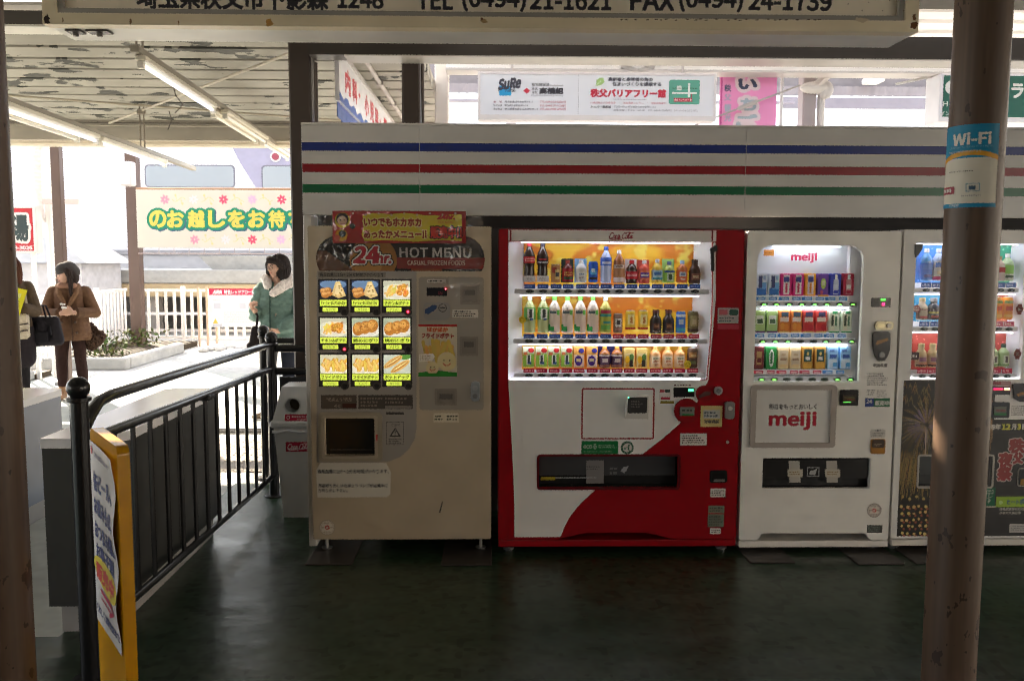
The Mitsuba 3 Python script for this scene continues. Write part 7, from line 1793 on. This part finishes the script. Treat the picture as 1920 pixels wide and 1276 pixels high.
# --- the woman in the green jacket, half behind the dark post
ox, oy = at(522, 600, 9.05)[0], 9.05
w2 = thing('person', 'woman in a pale green jacket with a white fur hood, half behind the dark post', 'person', 'people on the platform passage')
hc = V(.0, -.02, 1.575)
face = np.array([-.62, -.78, -.10])
hair = solid([[(hc + [.025, .02, .035], .106), (hc + [.035, .025, -.03], .104)], [(hc + [.075, .0, -.02], .062), (hc + [.085, -.03, -.11], .05)], [(hc + [.03, .06, -.05], .085), (hc + [.035, .06, -.11], .075)], [(hc + [-.075, .02, .03], .045), (hc + [-.085, .02, -.06], .028)], [(hc + [-.05, -.065, .075], .04), (hc + [.03, -.085, .06], .035), (hc + [.072, -.06, .0], .035)]])
ch = head_parts(w2, hc, face, SKIN, hair, (.016, .011, .011), (.36, .09, .08))
fx_ = face / np.linalg.norm(face)
sx_ = np.cross(fx_, [0, 0, 1.])
for e in (-1, 1):
    c_ = hc + fx_ * .098 + sx_ * .032 * e + np.array([0, 0, .006])
    put(w2 + '__glasses', [(tube([c_ + sx_ * .026 * math.cos(a) + np.array([0, 0, .018 * math.sin(a)]) for a in np.linspace(0, 6.2832, 17)], .0022, 5), (.04, .03, .03))], 'satin')
sh_l, sh_r = V(-.16, .0, 1.335), V(.19, .04, 1.335)
el_l, el_r = V(-.235, .03, 1.08), V(.26, -.05, 1.06)
wr_l, wr_r = V(-.195, -.17, 1.135), V(.05, -.22, .93)
ch += [[(hc - [0, 0, .05], .052), (V(0, .0, 1.39), .058)], [(V(0, 0, 1.32), .11), (V(0, 0, 1.08), .12), (V(0, 0, .90), .13)], [(sh_l, .05), (el_l, .04), (wr_l, .027)], [(sh_r, .05), (el_r, .04), (wr_r, .027)], [(V(-.09, 0, .84), .08), (V(-.11, -.01, .46), .05), (V(-.115, -.02, .09), .034)], [(V(.09, .05, .84), .08), (V(.09, .05, .46), .05), (V(.09, .08, .09), .034)]]
ch += hand_chains(wr_l, (-.35, -.75, .55), (.6, -.2, .6), 1., .85) + hand_chains(wr_r, (-.8, -.5, -.2), (0, .4, .8), 1., .6)
put(w2 + '__body', [(solid(ch, .013, 6), SKIN)], 'matte', smooth=60)
JK = (.13, .205, .185)
jac = solid([[(V(-.11, .01, 1.335), .095), (V(.13, .02, 1.335), .095)], [(V(-.05, .0, 1.30), .135), (V(-.05, .0, 1.10), .138), (V(-.05, 0, .86), .148)], [(V(.06, .0, 1.30), .135), (V(.06, .0, 1.10), .138), (V(.06, 0, .86), .148)], [(sh_l, .088), ((sh_l + el_l) / 2, .086), (el_l, .078), ((el_l + wr_l * 2) / 3, .062)], [(sh_r, .09), ((sh_r + el_r) / 2, .088), (el_r, .085), ((el_r + wr_r) / 2, .078), ((el_r + wr_r * 4) / 5, .06)]])
jv = jac.vertices
jac.vertices = jv + jac.vertex_normals * (.008 * np.sin(jv[:, 2:] * 62))
jac = folds(jac, .010, 2, 9., 9.)
jac = trimesh.intersections.slice_mesh_plane(jac, [0, 0, 1], [0, 0, .80])
put(w2 + '__jacket', [(jac, JK)], 'cloth', smooth=60)
put(w2 + '__hem', [(trimesh.Trimesh(*(lambda m: (m.vertices * [1, .82, 1] + [0, oy * .18, 0], m.faces))(tube([V(.198 * math.cos(a), .18 * math.sin(a), .805) for a in np.linspace(0, 6.2832, 29)], .022, 8)), process=False), tuple(np.array(JK) * .8))], 'cloth')
put(w2 + '__zip', [(tube([V(-.045, -.140, 1.36), V(-.05, -.148, 1.10), V(-.05, -.156, .84)], .009, 6), (.05, .09, .08))], 'cloth')
hood = solid([[(V(-.10, -.05, 1.435), .045), (V(-.12, .02, 1.45), .055), (V(-.02, .11, 1.47), .062), (V(.12, .06, 1.45), .066), (V(.13, -.04, 1.42), .062), (V(.07, -.13, 1.37), .05), (V(-.01, -.165, 1.31), .034)], [(V(-.10, -.05, 1.435), .045), (V(-.07, -.13, 1.38), .035)]], .018, 4)
hood.vertices += hood.vertex_normals * r7.uniform(-.006, .008, (len(hood.vertices), 1))
put(w2 + '__fur_collar', [(hood, (.70, .66, .64))], 'cloth', smooth=30)
legs(w2, [(V(-.09, 0, .82), V(-.11, -.01, .46), V(-.115, -.02, .10), np.array([-.75, -.66, 0])), (V(.09, .05, .82), V(.09, .05, .46), V(.09, .08, .10), np.array([-.4, -.9, 0]))], (.016, .019, .03), (.22, .16, .10), .08, (.095, .070, .052))
hb = V(-.215, -.12, .84)
bk = thing('handbag', 'small black bag hanging from the wrist of the woman in the green jacket', 'bag')
put(bk + '__pouch', [(solid([[(hb + [0, 0, .10], .035), (hb + [.0, .0, -.05], .062)], [(hb + [.04, .03, -.06], .055), (hb + [-.03, -.02, -.07], .05)]], .02), (.016, .013, .014))], 'cloth', smooth=60)
put(bk + '__strap', [(tube([hb + [.02, 0, .12], hb + [.035, -.01, .24], wr_l + [.0, -.01, -.005]], .012, 6), (.016, .013, .014))], 'cloth')

# --- the woman reading a yellow booklet, cut off by the left post
ox, oy = at(23, 600, 9.45)[0], 9.45
TURN = turned(26, (ox, oy, 0))
w3 = thing('person', 'brown haired woman in a dark coat reading a yellow booklet, beside the left post', 'person', 'people on the platform passage')
hc = V(-.02, -.02, 1.575)
face = np.array([.18, -.93, -.34])
hair = solid([[(hc + [.0, .02, .04], .105), (hc + [.0, .03, -.02], .104)], [(hc + [.08, -.01, .02], .05), (hc + [.098, -.03, -.08], .044), (hc + [.10, -.05, -.19], .030)], [(hc + [-.08, -.01, .02], .05), (hc + [-.098, -.03, -.08], .044), (hc + [-.10, -.05, -.19], .030)], [(hc + [-.05, -.075, .07], .035), (hc + [.05, -.08, .06], .035), (hc + [.07, -.06, .0], .03)], [(hc + [0, .06, -.05], .09), (hc + [0, .06, -.17], .08)]])
ch = head_parts(w3, hc, face, SKIN, hair, (.075, .026, .014))
sh_l, sh_r = V(-.16, .0, 1.335), V(.15, .0, 1.335)
el_l, el_r = V(-.24, -.08, 1.08), V(.225, -.06, 1.09)
wr_l, wr_r = V(-.06, -.25, 1.12), V(.075, -.245, 1.125)
ch += [[(hc - [0, 0, .05], .052), (V(0, .0, 1.39), .058)], [(V(0, 0, 1.32), .11), (V(0, 0, 1.08), .11), (V(0, 0, .90), .13)], [(sh_l, .05), (el_l, .04), (wr_l, .027)], [(sh_r, .05), (el_r, .04), (wr_r, .027)], [(V(-.085, 0, .88), .085), (V(-.09, -.01, .48), .055), (V(-.09, 0, .09), .038)], [(V(.085, 0, .88), .085), (V(.08, -.01, .48), .055), (V(.08, 0, .09), .038)]]
ch += hand_chains(wr_l, (.4, -.3, .5), (.5, .5, 0), 1., .6) + hand_chains(wr_r, (-.55, -.35, .2), (-.3, .7, .4), 1., .6)
put(w3 + '__body', [(solid(ch, .013, 6), SKIN)], 'matte', smooth=60)
DC = (.070, .050, .034)
c3 = solid([[(V(-.10, 0, 1.33), .09), (V(.10, 0, 1.33), .09)], [(V(-.05, 0, 1.31), .13), (V(-.05, 0, 1.06), .13), (V(-.06, 0, .86), .15)], [(V(.05, 0, 1.31), .13), (V(.05, 0, 1.06), .13), (V(.06, 0, .86), .15)], [(sh_l, .08), (el_l, .072), ((el_l + wr_l * 3) / 4, .056)], [(sh_r, .08), (el_r, .074), ((el_r + wr_r * 3) / 4, .058)]])
put(w3 + '__coat', [(folds(c3, .013, 4), DC)], 'cloth', smooth=60)
put(w3 + '__skirt', [(solid([[(V(-.06, 0, .86), .155), (V(-.09, 0, .58), .13)], [(V(.06, 0, .86), .155), (V(.085, 0, .58), .13)]]), (.018, .016, .02))], 'cloth', smooth=60)
legs(w3, [(V(-.08, 0, .62), V(-.09, -.01, .46), V(-.09, 0, .10), np.array([-.2, -.97, 0])), (V(.08, 0, .62), V(.085, -.01, .46), V(.085, 0, .10), np.array([.2, -.97, 0]))], (.016, .014, .016), (.03, .025, .025), .06, (.10, .06, .045))
bkl = thing('booklet', 'bright yellow booklet held open by the woman at the left edge', 'booklet')
M = trimesh.transformations.concatenate_matrices(trimesh.transformations.translation_matrix(V(-.02, -.345, 1.22)), trimesh.transformations.rotation_matrix(.30, [0, 1, 0]), trimesh.transformations.rotation_matrix(-.28, [1, 0, 0]))
for i, (xa, xb, a) in enumerate(((-.15, -.002, .12), (.002, .15, -.12))):
    m = box(xa, xb, -.004, .004, -.155, .155)
    ink_ = [sheet(g, -.0048) for g in (rows_of_print(xa + .02, -.12, xb - .02, .02, 7, seed=i), sbox(xa + .03, .05, xb - .04, .10))]
    for q_ in [m] + ink_:
        q_.apply_transform(trimesh.transformations.rotation_matrix(a, [0, 0, 1]))
        q_.apply_transform(M)
    put(bkl + '__cover', [(m, (.66, .60, .03)), (ink_[0], (.40, .36, .02)), (ink_[1], (.72, .70, .25))], 'print', smooth=0)
sb = thing('shoulder_bag', 'beige canvas bag with dark piping in front of the woman at the left edge', 'bag')
put(sb + '__pouch', [(box(ox - .10, ox + .17, oy - .28, oy - .17, .80, 1.07, .03), (.40, .35, .28))], 'cloth')
put(sb + '__flap', [(box(ox - .09, ox + .15, oy - .295, oy - .281, .93, 1.06, .006), (.44, .39, .32))], 'cloth')
for z_ in (.90, .97):
    put(sb + '__piping', [(tube([(ox - .09, oy - .292, z_), (ox + .06, oy - .305, z_ - .015), (ox + .16, oy - .292, z_)], .007, 6), (.04, .03, .03))], 'cloth')
put(sb + '__strap', [(tube([(ox + .16, oy - .2, 1.05), (ox + .14, oy - .15, 1.25), (ox + .10, oy + .02, 1.425), (ox - .06, oy + .12, 1.3)], .014, 6), (.30, .25, .2))], 'cloth')
grip = (TURN @ np.r_[el_r + (wr_r - el_r) * .25, 1.])[:3]
TURN = None
tb = thing('tote_bag', 'large black tote bag hanging between the reading woman and the woman in brown', 'bag')
tx, ty = at(80, 620, 9.6)[0], 9.6
zt_, zb_ = at(80, 590, ty)[2], at(80, 650, ty)[2]
put(tb + '__body', [(solid([[((tx - .14, ty, zb_ + .06), .06), ((tx + .17, ty, zb_ + .075), .06)], [((tx - .13, ty, zt_ - .06), .05), ((tx + .14, ty, zt_ - .06), .05)], [((tx - .14, ty, zb_ + .06), .06), ((tx - .13, ty, zt_ - .06), .05)], [((tx + .17, ty, zb_ + .075), .06), ((tx + .14, ty, zt_ - .06), .05)], [((tx, ty, zb_ + .1), .09), ((tx, ty, zt_ - .1), .08)]], .02, 5), (.018, .018, .024))], 'cloth', smooth=60)
put(tb + '__pocket', [(box(tx - .12, tx + .10, ty - .095, ty - .075, zb_ + .05, zb_ + .18, .008), (.015, .015, .02))], 'cloth')
for dy in (-.05, .05):
    put(tb + '__handle', [(tube([(tx - .09, ty + dy, zt_ - .04), (tx - .10, ty + dy * .6, zt_ + .12), tuple(grip + [.01, dy * .3, .066]), (tx + .03, ty + dy * .6, zt_ + .10), (tx + .07, ty + dy, zt_ - .04)], .010, 6), (.015, .015, .02))], 'cloth')
